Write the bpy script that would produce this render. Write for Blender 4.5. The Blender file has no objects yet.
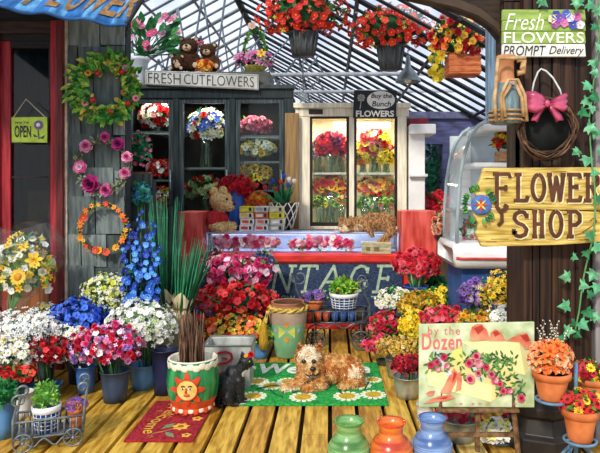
import bpy, math, random
from mathutils import Vector, Matrix, Euler, noise
R = random.Random(11)
SC = bpy.context.scene
COL = SC.collection
PI = math.pi
# ---- the viewpoint: eye 1.6 m above the boards, looking along +Y; lengths measured on the photograph become metres at a depth Y
FOC, EYE, VX, VY = 600.0, 1.6, 330.0, 190.0
def X(px, Y): return (px - VX) * Y / FOC
def Z(py, Y): return EYE - (py - VY) * Y / FOC
def S(n, Y): return n * Y / FOC
def D(py): return FOC * EYE / (py - VY)
def P(px, py, Y): return Vector((X(px, Y), Y, Z(py, Y)))
# ---- materials
def lin(h):
    h = h.lstrip('#')
    o = []
    for i in (0, 2, 4):
        c = int(h[i:i+2], 16) / 255
        o.append(c / 12.92 if c <= .04045 else ((c + .055) / 1.055) ** 2.4)
    return (*o, 1)
MATS = {}
def mat(h, rough=.6, var=.22, scale=14, h2=None, metal=0, stretch=(1, 1, 1), rnd=0.0, bump=0, emit=0, spec=.3, detail=3, ramp=(.35, .65)):
    key = (h, rough, var, scale, h2, metal, stretch, rnd, bump, emit, spec)
    if key in MATS: return MATS[key]
    m = bpy.data.materials.new('material_' + h.strip('#'))
    m.use_nodes = True
    nt = m.node_tree; N = nt.nodes; L = nt.links
    b = N['Principled BSDF']
    b.inputs['Roughness'].default_value = rough
    b.inputs['Metallic'].default_value = metal
    b.inputs['Specular IOR Level'].default_value = spec
    c = lin(h)
    tc = N.new('ShaderNodeTexCoord'); mp = N.new('ShaderNodeMapping'); mp.inputs['Scale'].default_value = stretch
    nz = N.new('ShaderNodeTexNoise'); nz.inputs['Scale'].default_value = scale; nz.inputs['Detail'].default_value = detail
    L.new(tc.outputs['Object'], mp.inputs[0]); L.new(mp.outputs[0], nz.inputs['Vector'])
    cr = N.new('ShaderNodeValToRGB')
    cr.color_ramp.elements[0].position = ramp[0]; cr.color_ramp.elements[1].position = ramp[1]
    lo = tuple(x * (1 - var) for x in c[:3]) + (1,)
    hi = lin(h2) if h2 else tuple(min(1, x * (1 + var) + .015 * var) for x in c[:3]) + (1,)
    cr.color_ramp.elements[0].color = lo; cr.color_ramp.elements[1].color = hi
    L.new(nz.outputs['Fac'], cr.inputs[0])
    out = cr.outputs[0]
    if rnd:
        oi = N.new('ShaderNodeObjectInfo'); mr = N.new('ShaderNodeMapRange')
        mr.inputs['To Min'].default_value = 1 - rnd; mr.inputs['To Max'].default_value = 1 + rnd * .6
        L.new(oi.outputs['Random'], mr.inputs['Value'])
        hs = N.new('ShaderNodeHueSaturation'); L.new(mr.outputs[0], hs.inputs['Value']); L.new(out, hs.inputs['Color'])
        out = hs.outputs[0]
    L.new(out, b.inputs['Base Color'])
    if emit:
        L.new(out, b.inputs['Emission Color']); b.inputs['Emission Strength'].default_value = emit
    if bump:
        bp = N.new('ShaderNodeBump'); bp.inputs['Strength'].default_value = bump; bp.inputs['Distance'].default_value = .01
        L.new(nz.outputs['Fac'], bp.inputs['Height']); L.new(bp.outputs[0], b.inputs['Normal'])
    MATS[key] = m
    return m
def glass(h='#e8f2f5', gloss=.12, haze=0.0, name='glass'):
    key = ('glass', h, gloss, haze)
    if key in MATS: return MATS[key]
    m = bpy.data.materials.new(name); m.use_nodes = True
    nt = m.node_tree; N = nt.nodes; L = nt.links; N.clear()
    o = N.new('ShaderNodeOutputMaterial'); t = N.new('ShaderNodeBsdfTransparent'); g = N.new('ShaderNodeBsdfGlossy'); mx = N.new('ShaderNodeMixShader')
    t.inputs[0].default_value = lin(h); g.inputs['Roughness'].default_value = .06
    mx.inputs[0].default_value = gloss
    L.new(t.outputs[0], mx.inputs[1]); L.new(g.outputs[0], mx.inputs[2])
    last = mx.outputs[0]
    if haze:
        d = N.new('ShaderNodeBsdfTranslucent'); d.inputs[0].default_value = lin('#f4f8ff')
        nz = N.new('ShaderNodeTexNoise'); nz.inputs['Scale'].default_value = 1.3
        tc = N.new('ShaderNodeTexCoord'); L.new(tc.outputs['Object'], nz.inputs['Vector'])
        mr = N.new('ShaderNodeMapRange'); mr.inputs['From Min'].default_value = .35; mr.inputs['From Max'].default_value = .65
        mr.inputs['To Min'].default_value = haze * .3; mr.inputs['To Max'].default_value = haze
        L.new(nz.outputs['Fac'], mr.inputs['Value'])
        m2 = N.new('ShaderNodeMixShader'); L.new(mr.outputs[0], m2.inputs[0]); L.new(last, m2.inputs[1]); L.new(d.outputs[0], m2.inputs[2]); last = m2.outputs[0]
    L.new(last, o.inputs[0])
    MATS[key] = m
    return m
# ---- scene tree
def tag(o, label=None, cat=None, group=None, kind=None):
    if label: o['label'] = label
    if cat: o['category'] = cat
    if group: o['group'] = group
    if kind: o['kind'] = kind
    return o
def thing(name, label, cat, loc, group=None):
    o = bpy.data.objects.new(name, None); COL.objects.link(o)
    o.location = loc; o.empty_display_size = .05
    return tag(o, label, cat, group)
def structure_root(name, loc=(0, 0, 0)):
    o = bpy.data.objects.new(name, None); COL.objects.link(o); o.location = loc; o['kind'] = 'structure'
    return o
def worldloc(o):
    v = Vector((0, 0, 0))
    while o is not None:
        v += o.location; o = o.parent
    return v
# ---- mesh builder, in world coordinates
class MB:
    def __init__(s): s.v = []; s.f = []; s.m = []
    def add(s, vs, fs, mi=0):
        b = len(s.v); s.v.extend(Vector(v) for v in vs)
        for f in fs: s.f.append(tuple(b + i for i in f)); s.m.append(mi)
        return s
    def box(s, c, size, rot=None, mi=0):
        c = Vector(c); h = Vector(size) / 2
        vs = [Vector((sx * h.x, sy * h.y, sz * h.z)) for sx in (-1, 1) for sy in (-1, 1) for sz in (-1, 1)]
        if rot is not None:
            e = Euler(rot).to_matrix(); vs = [e @ v for v in vs]
        return s.add([c + v for v in vs], [(0, 1, 3, 2), (4, 6, 7, 5), (0, 4, 5, 1), (2, 3, 7, 6), (0, 2, 6, 4), (1, 5, 7, 3)], mi)
    def span(s, a, b, mi=0):
        a = Vector(a); b = Vector(b)
        return s.box((a + b) / 2, [abs(b[i] - a[i]) for i in range(3)], None, mi)
    def tube(s, pts, r, n=6, mi=0, closed=False):
        pts = [Vector(p) for p in pts]; k = len(pts)
        if k < 2: return s
        rr = r if isinstance(r, (list, tuple)) else [r] * k
        b = len(s.v); up = None
        for i, p in enumerate(pts):
            if closed: t = pts[(i + 1) % k] - pts[i - 1]
            else: t = pts[min(i + 1, k - 1)] - pts[max(i - 1, 0)]
            if t.length < 1e-9: t = Vector((0, 0, 1))
            t.normalize()
            if up is None: up = Vector((0, 0, 1)) if abs(t.z) < .9 else Vector((1, 0, 0))
            u = up - t * up.dot(t)
            if u.length < 1e-6: u = t.orthogonal()
            u.normalize(); up = u; w = t.cross(u)
            for j in range(n):
                a = 2 * PI * j / n
                s.v.append(p + (u * math.cos(a) + w * math.sin(a)) * rr[i])
        for i in range(k if closed else k - 1):
            i2 = (i + 1) % k
            for j in range(n):
                j2 = (j + 1) % n
                s.f.append((b + i * n + j, b + i * n + j2, b + i2 * n + j2, b + i2 * n + j)); s.m.append(mi)
        if not closed:
            s.f.append(tuple(b + j for j in reversed(range(n)))); s.m.append(mi)
            s.f.append(tuple(b + (k - 1) * n + j for j in range(n))); s.m.append(mi)
        return s
    def lathe(s, prof, c, n=24, mi=0, axis=None, cap0=False, cap1=False):
        c = Vector(c); b = len(s.v)
        M = Vector((0, 0, 1)).rotation_difference(Vector(axis)).to_matrix() if axis is not None else Matrix.Identity(3)
        for r, z in prof:
            for j in range(n):
                a = 2 * PI * j / n
                s.v.append(c + M @ Vector((r * math.cos(a), r * math.sin(a), z)))
        mis = mi if isinstance(mi, list) else [mi] * (len(prof) - 1)
        for i in range(len(prof) - 1):
            for j in range(n):
                j2 = (j + 1) % n
                s.f.append((b + i * n + j, b + i * n + j2, b + (i + 1) * n + j2, b + (i + 1) * n + j)); s.m.append(mis[i])
        if cap0: s.f.append(tuple(b + j for j in reversed(range(n)))); s.m.append(mis[0])
        if cap1: s.f.append(tuple(b + (len(prof) - 1) * n + j for j in range(n))); s.m.append(mis[-1])
        return s
    def ball(s, c, r, nu=10, nv=6, mi=0, rot=None, bump=0):
        c = Vector(c); r = Vector(r) if not isinstance(r, (int, float)) else Vector((r, r, r)); b = len(s.v)
        e = Euler(rot).to_matrix() if rot is not None else None
        def put(d):
            q = Vector((d.x * r.x, d.y * r.y, d.z * r.z))
            if bump: q *= 1 + R.uniform(-bump, bump)
            if e: q = e @ q
            s.v.append(c + q)
        put(Vector((0, 0, -1)))
        for i in range(1, nv):
            ph = -PI / 2 + PI * i / nv
            for j in range(nu):
                a = 2 * PI * j / nu
                put(Vector((math.cos(ph) * math.cos(a), math.cos(ph) * math.sin(a), math.sin(ph))))
        put(Vector((0, 0, 1)))
        t = len(s.v) - 1
        for j in range(nu):
            j2 = (j + 1) % nu
            s.f.append((b, b + 1 + j2, b + 1 + j)); s.m.append(mi)
            s.f.append((t, b + 1 + (nv - 2) * nu + j, b + 1 + (nv - 2) * nu + j2)); s.m.append(mi)
            for i in range(nv - 2):
                s.f.append((b + 1 + i * nu + j, b + 1 + i * nu + j2, b + 1 + (i + 1) * nu + j2, b + 1 + (i + 1) * nu + j)); s.m.append(mi)
        return s
    def flat(s, pts, Y, t, mi=0):           # polygon in a plane facing the street, thickness t behind it; pts in measured units
        k = len(pts)
        a = [P(x, y, Y) for x, y in pts]
        area = sum(a[i].x * a[(i + 1) % k].z - a[(i + 1) % k].x * a[i].z for i in range(k))
        if area < 0: a.reverse()
        bk = [v + Vector((0, t, 0)) for v in a]
        fs = [tuple(range(k)), tuple(reversed(range(k, 2 * k)))]
        fs += [(i, k + i, k + (i + 1) % k, (i + 1) % k) for i in range(k)]
        return s.add(a + bk, fs, mi)
    def slab(s, pts, o, u, v, t, mi=0):     # polygon in plane o + u,v ; thickness t along the normal
        o = Vector(o); u = Vector(u); v = Vector(v); n = u.cross(v).normalized()
        k = len(pts)
        ar = sum(pts[i][0] * pts[(i + 1) % k][1] - pts[(i + 1) % k][0] * pts[i][1] for i in range(k))
        if ar < 0: pts = list(reversed(pts))
        a = [o + u * p[0] + v * p[1] + n * t for p in pts]; bk = [o + u * p[0] + v * p[1] for p in pts]
        fs = [tuple(range(k)), tuple(reversed(range(k, 2 * k)))]
        fs += [(i, k + i, k + (i + 1) % k, (i + 1) % k) for i in range(k)]
        return s.add(a + bk, fs, mi)
    def leaf(s, base, tip, w, nrm=None, mi=0, fold=.25):
        base = Vector(base); tip = Vector(tip); d = tip - base
        nrm = Vector(nrm) if nrm is not None else Vector((R.uniform(-1, 1), R.uniform(-1, .2), R.uniform(.2, 1)))
        sd = d.cross(nrm)
        if sd.length < 1e-7: sd = d.orthogonal()
        sd.normalize(); nn = sd.cross(d).normalized()
        f = nn * w * fold
        vs = [base, base + d * .4 + sd * w / 2 + f, base + d * .4, base + d * .4 - sd * w / 2 + f, base + d * .75 + sd * w * .32 + f, base + d * .75, base + d * .75 - sd * w * .32 + f, tip]
        return s.add(vs, [(0, 2, 1), (0, 3, 2), (1, 2, 5, 4), (2, 3, 6, 5), (4, 5, 7), (5, 6, 7)], mi)
    def mesh_in(s, me, mtx, mi0=0):         # take in a copy of a mesh
        b = len(s.v)
        s.v.extend(mtx @ v.co for v in me.vertices)
        for p in me.polygons:
            s.f.append(tuple(b + i for i in p.vertices)); s.m.append(mi0 + p.material_index)
    def build(s, name, mats, parent=None, smooth=True, bevel=0, kind=None, label=None):
        if not isinstance(mats, (list, tuple)): mats = [mats]
        lo = Vector([min(v[i] for v in s.v) for i in range(3)]); hi = Vector([max(v[i] for v in s.v) for i in range(3)])
        c = (lo + hi) / 2
        if parent is None: c.z = lo.z
        me = bpy.data.meshes.new(name)
        me.from_pydata([v - c for v in s.v], [], s.f)
        for m in mats: me.materials.append(m)
        me.polygons.foreach_set('material_index', s.m)
        if smooth: me.polygons.foreach_set('use_smooth', [True] * len(s.f))
        me.update()
        o = bpy.data.objects.new(name, me); COL.objects.link(o)
        if parent is not None:
            o.parent = parent; o.location = c - worldloc(parent)
        else: o.location = c
        if bevel:
            bv = o.modifiers.new('bevel', 'BEVEL'); bv.width = bevel; bv.segments = 2; bv.limit_method = 'ANGLE'
        if kind: o['kind'] = kind
        if label: o['label'] = label
        return o
# ---- lettering
def text_geo(st, shear=0, offset=0, space=1.0):
    cu = bpy.data.curves.new('lettering', 'FONT'); cu.body = st; cu.shear = shear; cu.offset = offset; cu.space_character = space
    cu.resolution_u = 3
    ob = bpy.data.objects.new('lettering', cu); COL.objects.link(ob)
    dg = bpy.context.evaluated_depsgraph_get(); dg.update()
    me = bpy.data.meshes.new_from_object(ob.evaluated_get(dg))
    vs = [v.co.copy() for v in me.vertices]; fs = [tuple(p.vertices) for p in me.polygons]
    bpy.data.objects.remove(ob); bpy.data.curves.remove(cu); bpy.data.meshes.remove(me)
    x0 = min(v.x for v in vs); x1 = max(v.x for v in vs); y0 = min(v.y for v in vs); y1 = max(v.y for v in vs)
    return [((v.x - x0) / (x1 - x0), (v.y - y0) / (y1 - y0)) for v in vs], fs
def put_text(mb, st, fn, mi=0, **kw):        # fn maps (u,v) in the unit box to a point in the world
    vs, fs = text_geo(st, **kw)
    mb.add([fn(u, v) for u, v in vs], fs, mi)
def face_text(mb, st, x0, y0, x1, y1, Y, mi=0, tilt=0, **kw):
    put_text(mb, st, lambda u, v: P(x0 + (x1 - x0) * u, y1 + (y0 - y1) * v + tilt * u, Y), mi, **kw)
GLY = {
 'F': [[(.3, 0), (.3, 1)], [(0, 1), (.95, 1), (1, .86)], [(.3, .52), (.75, .52)], [(.75, .6), (.75, .44)], [(.05, 0), (.55, 0)]],
 'L': [[(.3, 0), (.3, 1)], [(.05, 1), (.55, 1)], [(.0, 0), (.9, 0), (1, .18)], [(.15, .5), (.45, .5)]],
 'O': [[(.5 + .4 * math.sin(a * PI / 8), .5 + .5 * math.cos(a * PI / 8)) for a in range(17)], [(.0, .5), (.2, .5)], [(.8, .5), (1, .5)]],
 'W': [[(.08, 1), (.28, 0), (.5, .9), (.72, 0), (.92, 1)], [(-.05, 1), (.25, 1)], [(.75, 1), (1.05, 1)]],
 'E': [[(.25, 0), (.25, 1)], [(0, 1), (.9, 1), (.95, .84)], [(.25, .52), (.7, .52)], [(.7, .62), (.7, .42)], [(0, 0), (.92, 0), (1, .18)]],
 'R': [[(.25, 0), (.25, 1)], [(0, 1), (.65, 1), (.88, .88), (.88, .66), (.65, .54), (.25, .54)], [(.5, .54), (.85, 0), (1, 0)], [(.0, 0), (.48, 0)]],
 'S': [[(.92, .8), (.75, .97), (.45, 1), (.15, .88), (.1, .7), (.3, .55), (.7, .45), (.92, .28), (.82, .08), (.5, 0), (.2, .04), (.06, .22)], [(.92, .92), (.92, .72)], [(.06, .3), (.06, .08)]],
 'H': [[(.22, 0), (.22, 1)], [(.78, 0), (.78, 1)], [(.22, .5), (.78, .5)], [(.02, 1), (.42, 1)], [(.58, 1), (.98, 1)], [(.02, 0), (.42, 0)], [(.58, 0), (.98, 0)]],
 'P': [[(.25, 0), (.25, 1)], [(0, 1), (.65, 1), (.92, .86), (.92, .6), (.65, .46), (.25, .46)], [(.0, 0), (.5, 0)]],
 'V': [[(.1, 1), (.5, 0), (.9, 1)], [(-.05, 1), (.3, 1)], [(.75, 1), (1.05, 1)]],
 'I': [[(.5, 0), (.5, 1)], [(.2, 1), (.8, 1)], [(.2, 0), (.8, 0)]],
 'N': [[(.18, 0), (.18, 1), (.82, 0), (.82, 1)], [(0, 1), (.25, 1)], [(.0, 0), (.36, 0)], [(.66, 1), (1, 1)]],
 'T': [[(.5, 0), (.5, 1)], [(0, .85), (.03, 1), (.97, 1), (1, .85)], [(.28, 0), (.72, 0)]],
 'A': [[(.05, 0), (.5, 1), (.95, 0)], [(.22, .38), (.78, .38)], [(-.08, 0), (.2, 0)], [(.78, 0), (1.08, 0)]],
 'G': [[(.92, .8), (.75, .96), (.5, 1), (.22, .9), (.08, .6), (.08, .35), (.25, .08), (.5, 0), (.8, .08), (.88, .2), (.88, .42)], [(.6, .42), (1.02, .42)], [(.92, .95), (.92, .72)]],
}
def glyph(mb, ch, x0, y0, x1, y1, Y, w, t, mi=0, lean=0):
    for line in GLY[ch]:
        pts = [(x0 + (x1 - x0) * u + lean * v, y1 + (y0 - y1) * v) for u, v in line]
        stroke(mb, pts, Y, w, t, mi)
STK = [0]
def stroke(mb, pts, Y, w, t, mi=0):
    h = w / 2
    def nx_():
        STK[0] = (STK[0] + 1) % 12; return Y - .00025 * STK[0]
    for a, b in zip(pts, pts[1:]):
        dx, dy = b[0] - a[0], b[1] - a[1]; l = math.hypot(dx, dy) or 1
        nx, ny = -dy / l * h, dx / l * h
        mb.flat([(a[0] + nx, a[1] + ny), (b[0] + nx, b[1] + ny), (b[0] - nx, b[1] - ny), (a[0] - nx, a[1] - ny)], nx_(), t, mi)
    for p in pts[1:-1]:
        mb.flat([(p[0] + h * math.cos(q * PI / 4), p[1] + h * math.sin(q * PI / 4)) for q in range(8)], nx_(), t, mi)
# ---- blossoms (unit radius, facing +Z)
def petal(mb, az, L, W, e0, e1, r0=0.05, z0=0, cup=.15, mi=0, point=.0):
    ca, sa = math.cos(az), math.sin(az); r, z = r0, z0; rows = []
    T = (0, .35, .7, 1); WW = (.35, .9, 1, .35 * (1 - point))
    for i, t in enumerate(T):
        if i:
            e = e0 + (e1 - e0) * (T[i - 1] + t) / 2; dl = L * (t - T[i - 1]); r += dl * math.cos(e); z += dl * math.sin(e)
        e = e0 + (e1 - e0) * t; w = W / 2 * WW[i]; lift = cup * w
        c = Vector((r * ca, r * sa, z - lift)); sd = Vector((-sa, ca, 0)) * w; up = Vector((0, 0, lift))
        rows.append((c - sd + up, c, c + sd + up))
    vs = [v for row in rows for v in row]; fs = []
    for i in range(3):
        a = i * 3
        fs += [(a, a + 1, a + 4, a + 3), (a + 1, a + 2, a + 5, a + 4)]
    mb.add(vs, fs, mi)
FL = {}
def fl(kind, h, h2='#f2c230', rnd=.22):
    key = (kind, h, h2)
    if key in FL: return FL[key]
    mb = MB()
    st = R.getstate(); R.seed(len(kind))
    if kind == 'daisy':
        for i in range(11): petal(mb, 2 * PI * i / 11 + .05, .8, .42, .3, -.1, .18)
        mb.ball((0, 0, .1), (.32, .32, .2), 8, 4, 1)
    elif kind == 'five':
        for i in range(5): petal(mb, 2 * PI * i / 5, .95, .95, .45, .0, .05, cup=.25)
        mb.ball((0, 0, .12), (.17, .17, .14), 6, 4, 1)
    elif kind == 'tiny':
        for i in range(4):
            a = 2 * PI * i / 4
            mb.add([(0, 0, 0), (.7 * math.cos(a - .5), .7 * math.sin(a - .5), .2), (1 * math.cos(a), 1 * math.sin(a), .25), (.7 * math.cos(a + .5), .7 * math.sin(a + .5), .2)], [(0, 1, 2, 3)], 0)
        mb.add([(.2, 0, .22), (0, .2, .22), (-.2, 0, .22), (0, -.2, .22)], [(0, 1, 2, 3)], 1)
    elif kind == 'pom':
        for k, (e, n, L) in enumerate(((-.1, 9, .95), (.35, 8, .9), (.8, 6, .82), (1.2, 4, .75))):
            for i in range(n): petal(mb, 2 * PI * i / n + k * .4, L, .62, e + .1, e - .25 + R.uniform(-.2, .2), .03, .05 * k, cup=.3)
    elif kind == 'rose':
        for k, (n, L, W, e0, e1) in enumerate(((6, .95, .95, .25, -.15), (5, .82, .85, .6, .35), (5, .66, .7, .95, .8), (3, .5, .5, 1.3, 1.5))):
            for i in range(n): petal(mb, 2 * PI * i / n + k * .6, L, W, e0, e1, .04, .04 * k, cup=.45, mi=1 if k >= 2 else 0)
    elif kind == 'tulip':
        for k in range(6): petal(mb, 2 * PI * k / 6, 1.5, .9, 1.0 - .15 * (k % 2), 1.75, .08, -.5, cup=.5)
    elif kind == 'lily':
        for i in range(6): petal(mb, 2 * PI * i / 6, 1.1, .5, .75, -.25, .04, cup=.35, point=1)
        for i in range(5):
            a = 2 * PI * i / 5 + .3
            mb.tube([(0, 0, .1), (.25 * math.cos(a), .25 * math.sin(a), .55)], [.03, .06], 4, 1)
    elif kind == 'sun':
        for i in range(14): petal(mb, 2 * PI * i / 14, .62, .32, .2, -.1, .4, point=1)
        mb.ball((0, 0, .05), (.46, .46, .18), 10, 4, 1)
    R.setstate(st)
    me = bpy.data.meshes.new('bloom'); me.from_pydata([tuple(v) for v in mb.v], [], mb.f)
    me.materials.append(mat(h, .55, .18, 3, rnd=rnd)); me.materials.append(mat(h2, .6, .2, 3))
    me.polygons.foreach_set('material_index', mb.m); me.polygons.foreach_set('use_smooth', [True] * len(mb.f)); me.update()
    FL[key] = me
    return me
def facing(n, spin=None):
    n = Vector(n).normalized()
    q = Vector((0, 0, 1)).rotation_difference(n)
    return q.to_matrix().to_4x4() @ Matrix.Rotation(R.uniform(0, 6.28) if spin is None else spin, 4, 'Z')
def bloom(parent, me, pos, nrm, size, name='bloom', pw=None):
    o = bpy.data.objects.new(name, me); COL.objects.link(o); o.parent = parent
    o.matrix_local = Matrix.Translation(Vector(pos) - (pw if pw is not None else worldloc(parent))) @ facing(nrm) @ Matrix.Scale(size, 4)
    return o
def dome(n, c, rad, zmin=-.35, front=.72, jit=.1):
    out = []; c = Vector(c)
    for _ in range(n):
        best = None; bd = -1
        for _k in range(7):
            while True:
                d = Vector((R.gauss(0, 1), R.gauss(0, 1), R.gauss(0, 1)))
                if d.length > .1:
                    d.normalize()
                    if d.z > zmin: break
            if d.y > .15 and R.random() < front: d.y = -d.y
            m = min(((d - e[2]).length for e in out), default=9)
            if m > bd: bd = m; best = d
        d = best; k = 1 + R.uniform(-jit, jit)
        p = c + Vector((d.x * rad[0], d.y * rad[1], d.z * rad[2])) * k
        nr = Vector((d.x / rad[0], d.y / rad[1], d.z / rad[2])).normalized() + Vector((0, -.35, .15))
        out.append((p, nr, d))
    return out
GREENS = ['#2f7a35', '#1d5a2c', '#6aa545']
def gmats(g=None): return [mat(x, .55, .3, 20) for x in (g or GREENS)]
def foliage(parent, c, rad, n, size, greens=None, core=.72, name='foliage', zmin=-.5, wid=.45):
    mb = MB(); c = Vector(c)
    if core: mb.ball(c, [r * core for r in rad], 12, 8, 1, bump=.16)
    for p, nr, d in dome(n, c, [r * .9 for r in rad], zmin, .6, .18):
        t = (nr.normalized() + Vector((R.uniform(-.9, .9), R.uniform(-.9, .5), R.uniform(-.6, .8)))).normalized()
        L = size * R.uniform(.7, 1.3)
        mb.leaf(p - t * L * .4, p + t * L * .6, L * wid, None, R.choice((0, 0, 1, 2)))
    return mb.build(name, gmats(greens), parent)
def pick(specs):
    t = R.uniform(0, sum(s[1] for s in specs))
    for s in specs:
        t -= s[1]
        if t <= 0: return s[0]
    return specs[-1][0]
def bunch(root, px, py, Y, rx, ry, specs, n, size, depth=.75, zmin=-.35, greens=None, nleaf=40, lsize=9, core=.72, stuff=0, ssize=2.2, sspecs=None, front=.72, jit=.2, name='bloom', wid=.45):
    n = int(n * 1.5); size *= .77; nleaf = int(nleaf * 1.35)
    c = P(px, py, Y); rad = (S(rx, Y), S(rx * depth, Y), S(ry, Y))
    if nleaf: foliage(root, c, rad, nleaf, S(lsize, Y), greens, core, wid=wid)
    pw = worldloc(root)
    for p, nr, d in dome(n, c, rad, zmin, front, jit):
        bloom(root, pick(specs), p, nr, S(size, Y) * R.uniform(.8, 1.2), name, pw)
    if stuff:
        mb = MB(); sp = sspecs or specs; ml = []; base = {}
        for me, w in sp:
            base[me.name] = len(ml); ml += [me.materials[0], me.materials[1]]
        for p, nr, d in dome(stuff, c, [r * 1.03 for r in rad], zmin - .1, front, .3):
            me = pick(sp)
            mb.mesh_in(me, Matrix.Translation(p) @ facing(nr) @ Matrix.Scale(S(ssize, Y) * R.uniform(.7, 1.3), 4), base[me.name])
        mb.build('blossom_spray', ml, root, kind='stuff')
# ---- containers
def bucket_mesh(mb, c, r1, r0, h, mi=0, n=24, lip=True):
    c = Vector(c); t = r1 * .06
    pr = [(r0, 0), (r0 + (r1 - r0) * .33, h * .33), (r0 + (r1 - r0) * .36, h * .36), (r0 + (r1 - r0) * .66, h * .66), (r0 + (r1 - r0) * .69, h * .69), (r1, h)]
    pr += [(r1 * 1.05, h * 1.005), (r1 * 1.05, h * 1.03), (r1 * .98, h * 1.03), (r1 * .93, h * .97), (r0 * .9, h * .5), (.001, h * .5)] if lip else [(r1 - t, h), (r0 * .9, h * .5), (.001, h * .5)]
    mb.lathe(pr, c, n, mi, cap0=True)
def flower_bucket(label, bx, by, bw, top, colour, name='flower_bucket', cat='flowers', group=None, metal=0, taper=.78, rough=.4):
    Y = D(by); base = Vector((X(bx, Y), Y, 0)); r = S(bw / 2, Y); h = Z(top, Y)
    root = thing(name, label, cat, base, group)
    mb = MB(); bucket_mesh(mb, base, r, r * taper, h)
    mb.build('bucket', mat(colour, rough, .3, 9, metal=metal, stretch=(1, 1, .35)), root)
    return root
def pot_profile(r, h):
    return [(r * .62, 0), (r * .68, h * .05), (r * .9, h * .74), (r * .9, h * .76), (r * 1.04, h * .77), (r * 1.06, h * .98), (r * 1.0, h), (r * .9, h * .98), (r * .86, h * .8), (.001, h * .8)]
# ---- soft bodies grown into one continuous skin
def caps(p0, p1, r0, r1, k=7):
    p0 = Vector(p0); p1 = Vector(p1)
    return [(p0.lerp(p1, i / (k - 1)), r0 + (r1 - r0) * i / (k - 1)) for i in range(k)]
def blob(name, parts, mats, parent, vox, smooth=6, paint=None):
    mb = MB()
    for it in parts:
        c, r = it[0], it[1]; mb.ball(c, r, 14, 9, 0, it[2] if len(it) > 2 else None)
    tmp = bpy.data.objects.new('tmp', bpy.data.meshes.new('tmp')); tmp.data.from_pydata([tuple(v) for v in mb.v], [], mb.f); COL.objects.link(tmp)
    rm = tmp.modifiers.new('r', 'REMESH'); rm.mode = 'VOXEL'; rm.voxel_size = vox
    sm = tmp.modifiers.new('s', 'SMOOTH'); sm.factor = .5; sm.iterations = smooth
    dg = bpy.context.evaluated_depsgraph_get(); dg.update()
    me = bpy.data.meshes.new_from_object(tmp.evaluated_get(dg))
    old = tmp.data; bpy.data.objects.remove(tmp); bpy.data.meshes.remove(old)
    out = MB(); out.v = [v.co.copy() for v in me.vertices]; out.f = [tuple(p.vertices) for p in me.polygons]
    out.m = [paint(p.center, p.normal) if paint else 0 for p in me.polygons]
    bpy.data.meshes.remove(me)
    o = out.build(name, mats, parent)
    return o, out
def tufts(body, parent, name, mats, L, w, dens, choose, comb=Vector((0, 0, -.4)), skip=None):
    mb = MB()
    vs = body.v
    for f in body.f:
        c = sum((vs[i] for i in f), Vector()) / len(f)
        if skip and skip(c): continue
        n = (vs[f[1]] - vs[f[0]]).cross(vs[f[2]] - vs[f[0]])
        if n.length < 1e-12: continue
        n.normalize()
        if R.random() > dens: continue
        d = (n * .75 + comb + Vector((R.uniform(-.35, .35), R.uniform(-.35, .35), R.uniform(-.35, .35)))).normalized()
        mb.leaf(c - n * w * .2, c + d * L * R.uniform(.6, 1.3), w, n, choose(c), .1)
    return mb.build(name, mats, parent)
# ================= camera, sky, light
cam = bpy.data.objects.new('camera', bpy.data.cameras.new('camera')); COL.objects.link(cam); SC.camera = cam
cam.location = (0, 0, EYE); cam.rotation_euler = (PI / 2, 0, 0)
cam.data.sensor_width = 36; cam.data.sensor_fit = 'HORIZONTAL'; cam.data.lens = 36 * FOC / 600
cam.data.shift_x = -(VX - 300) / 600; cam.data.shift_y = -(226.5 - VY) / 600
cam.data.clip_start = .05; cam.data.clip_end = 200
w = bpy.data.worlds.new('sky'); SC.world = w; w.use_nodes = True
nt = w.node_tree; bg = nt.nodes['Background']
tc = nt.nodes.new('ShaderNodeTexCoord'); nz = nt.nodes.new('ShaderNodeTexNoise'); nz.inputs['Scale'].default_value = 5; nz.inputs['Detail'].default_value = 6
cr = nt.nodes.new('ShaderNodeValToRGB')
cr.color_ramp.elements[0].position = .34; cr.color_ramp.elements[0].color = lin('#8fb4e6')
cr.color_ramp.elements[1].position = .52; cr.color_ramp.elements[1].color = lin('#f6f9ff')
nt.links.new(tc.outputs['Generated'], nz.inputs['Vector']); nt.links.new(nz.outputs['Fac'], cr.inputs[0]); nt.links.new(cr.outputs[0], bg.inputs[0])
bg.inputs[1].default_value = 1.0
def light(kind, name, loc, energy, size=1, rot=(0, 0, 0), colour='#ffffff', sy=None):
    l = bpy.data.lights.new(name, kind); l.energy = energy; l.color = lin(colour)[:3]
    if kind == 'AREA':
        l.size = size
        if sy: l.shape = 'RECTANGLE'; l.size_y = sy
    elif kind == 'SUN': l.angle = size
    else: l.shadow_soft_size = size
    o = bpy.data.objects.new(name, l); COL.objects.link(o); o.location = loc; o.rotation_euler = rot
    return o
sun = light('SUN', 'sun', (-4, -6, 8), 2.6, math.radians(6), colour='#fff7e8')
sun.rotation_euler = Vector((.42, .92, -.72)).to_track_quat('-Z', 'Y').to_euler()
SC.view_settings.view_transform = 'Standard'; SC.view_settings.look = 'None'; SC.view_settings.gamma = 1; SC.view_settings.use_curve_mapping = False
SC.view_settings.exposure = 0.15
SC.cycles.max_bounces = 8; SC.cycles.transparent_max_bounces = 24
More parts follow.
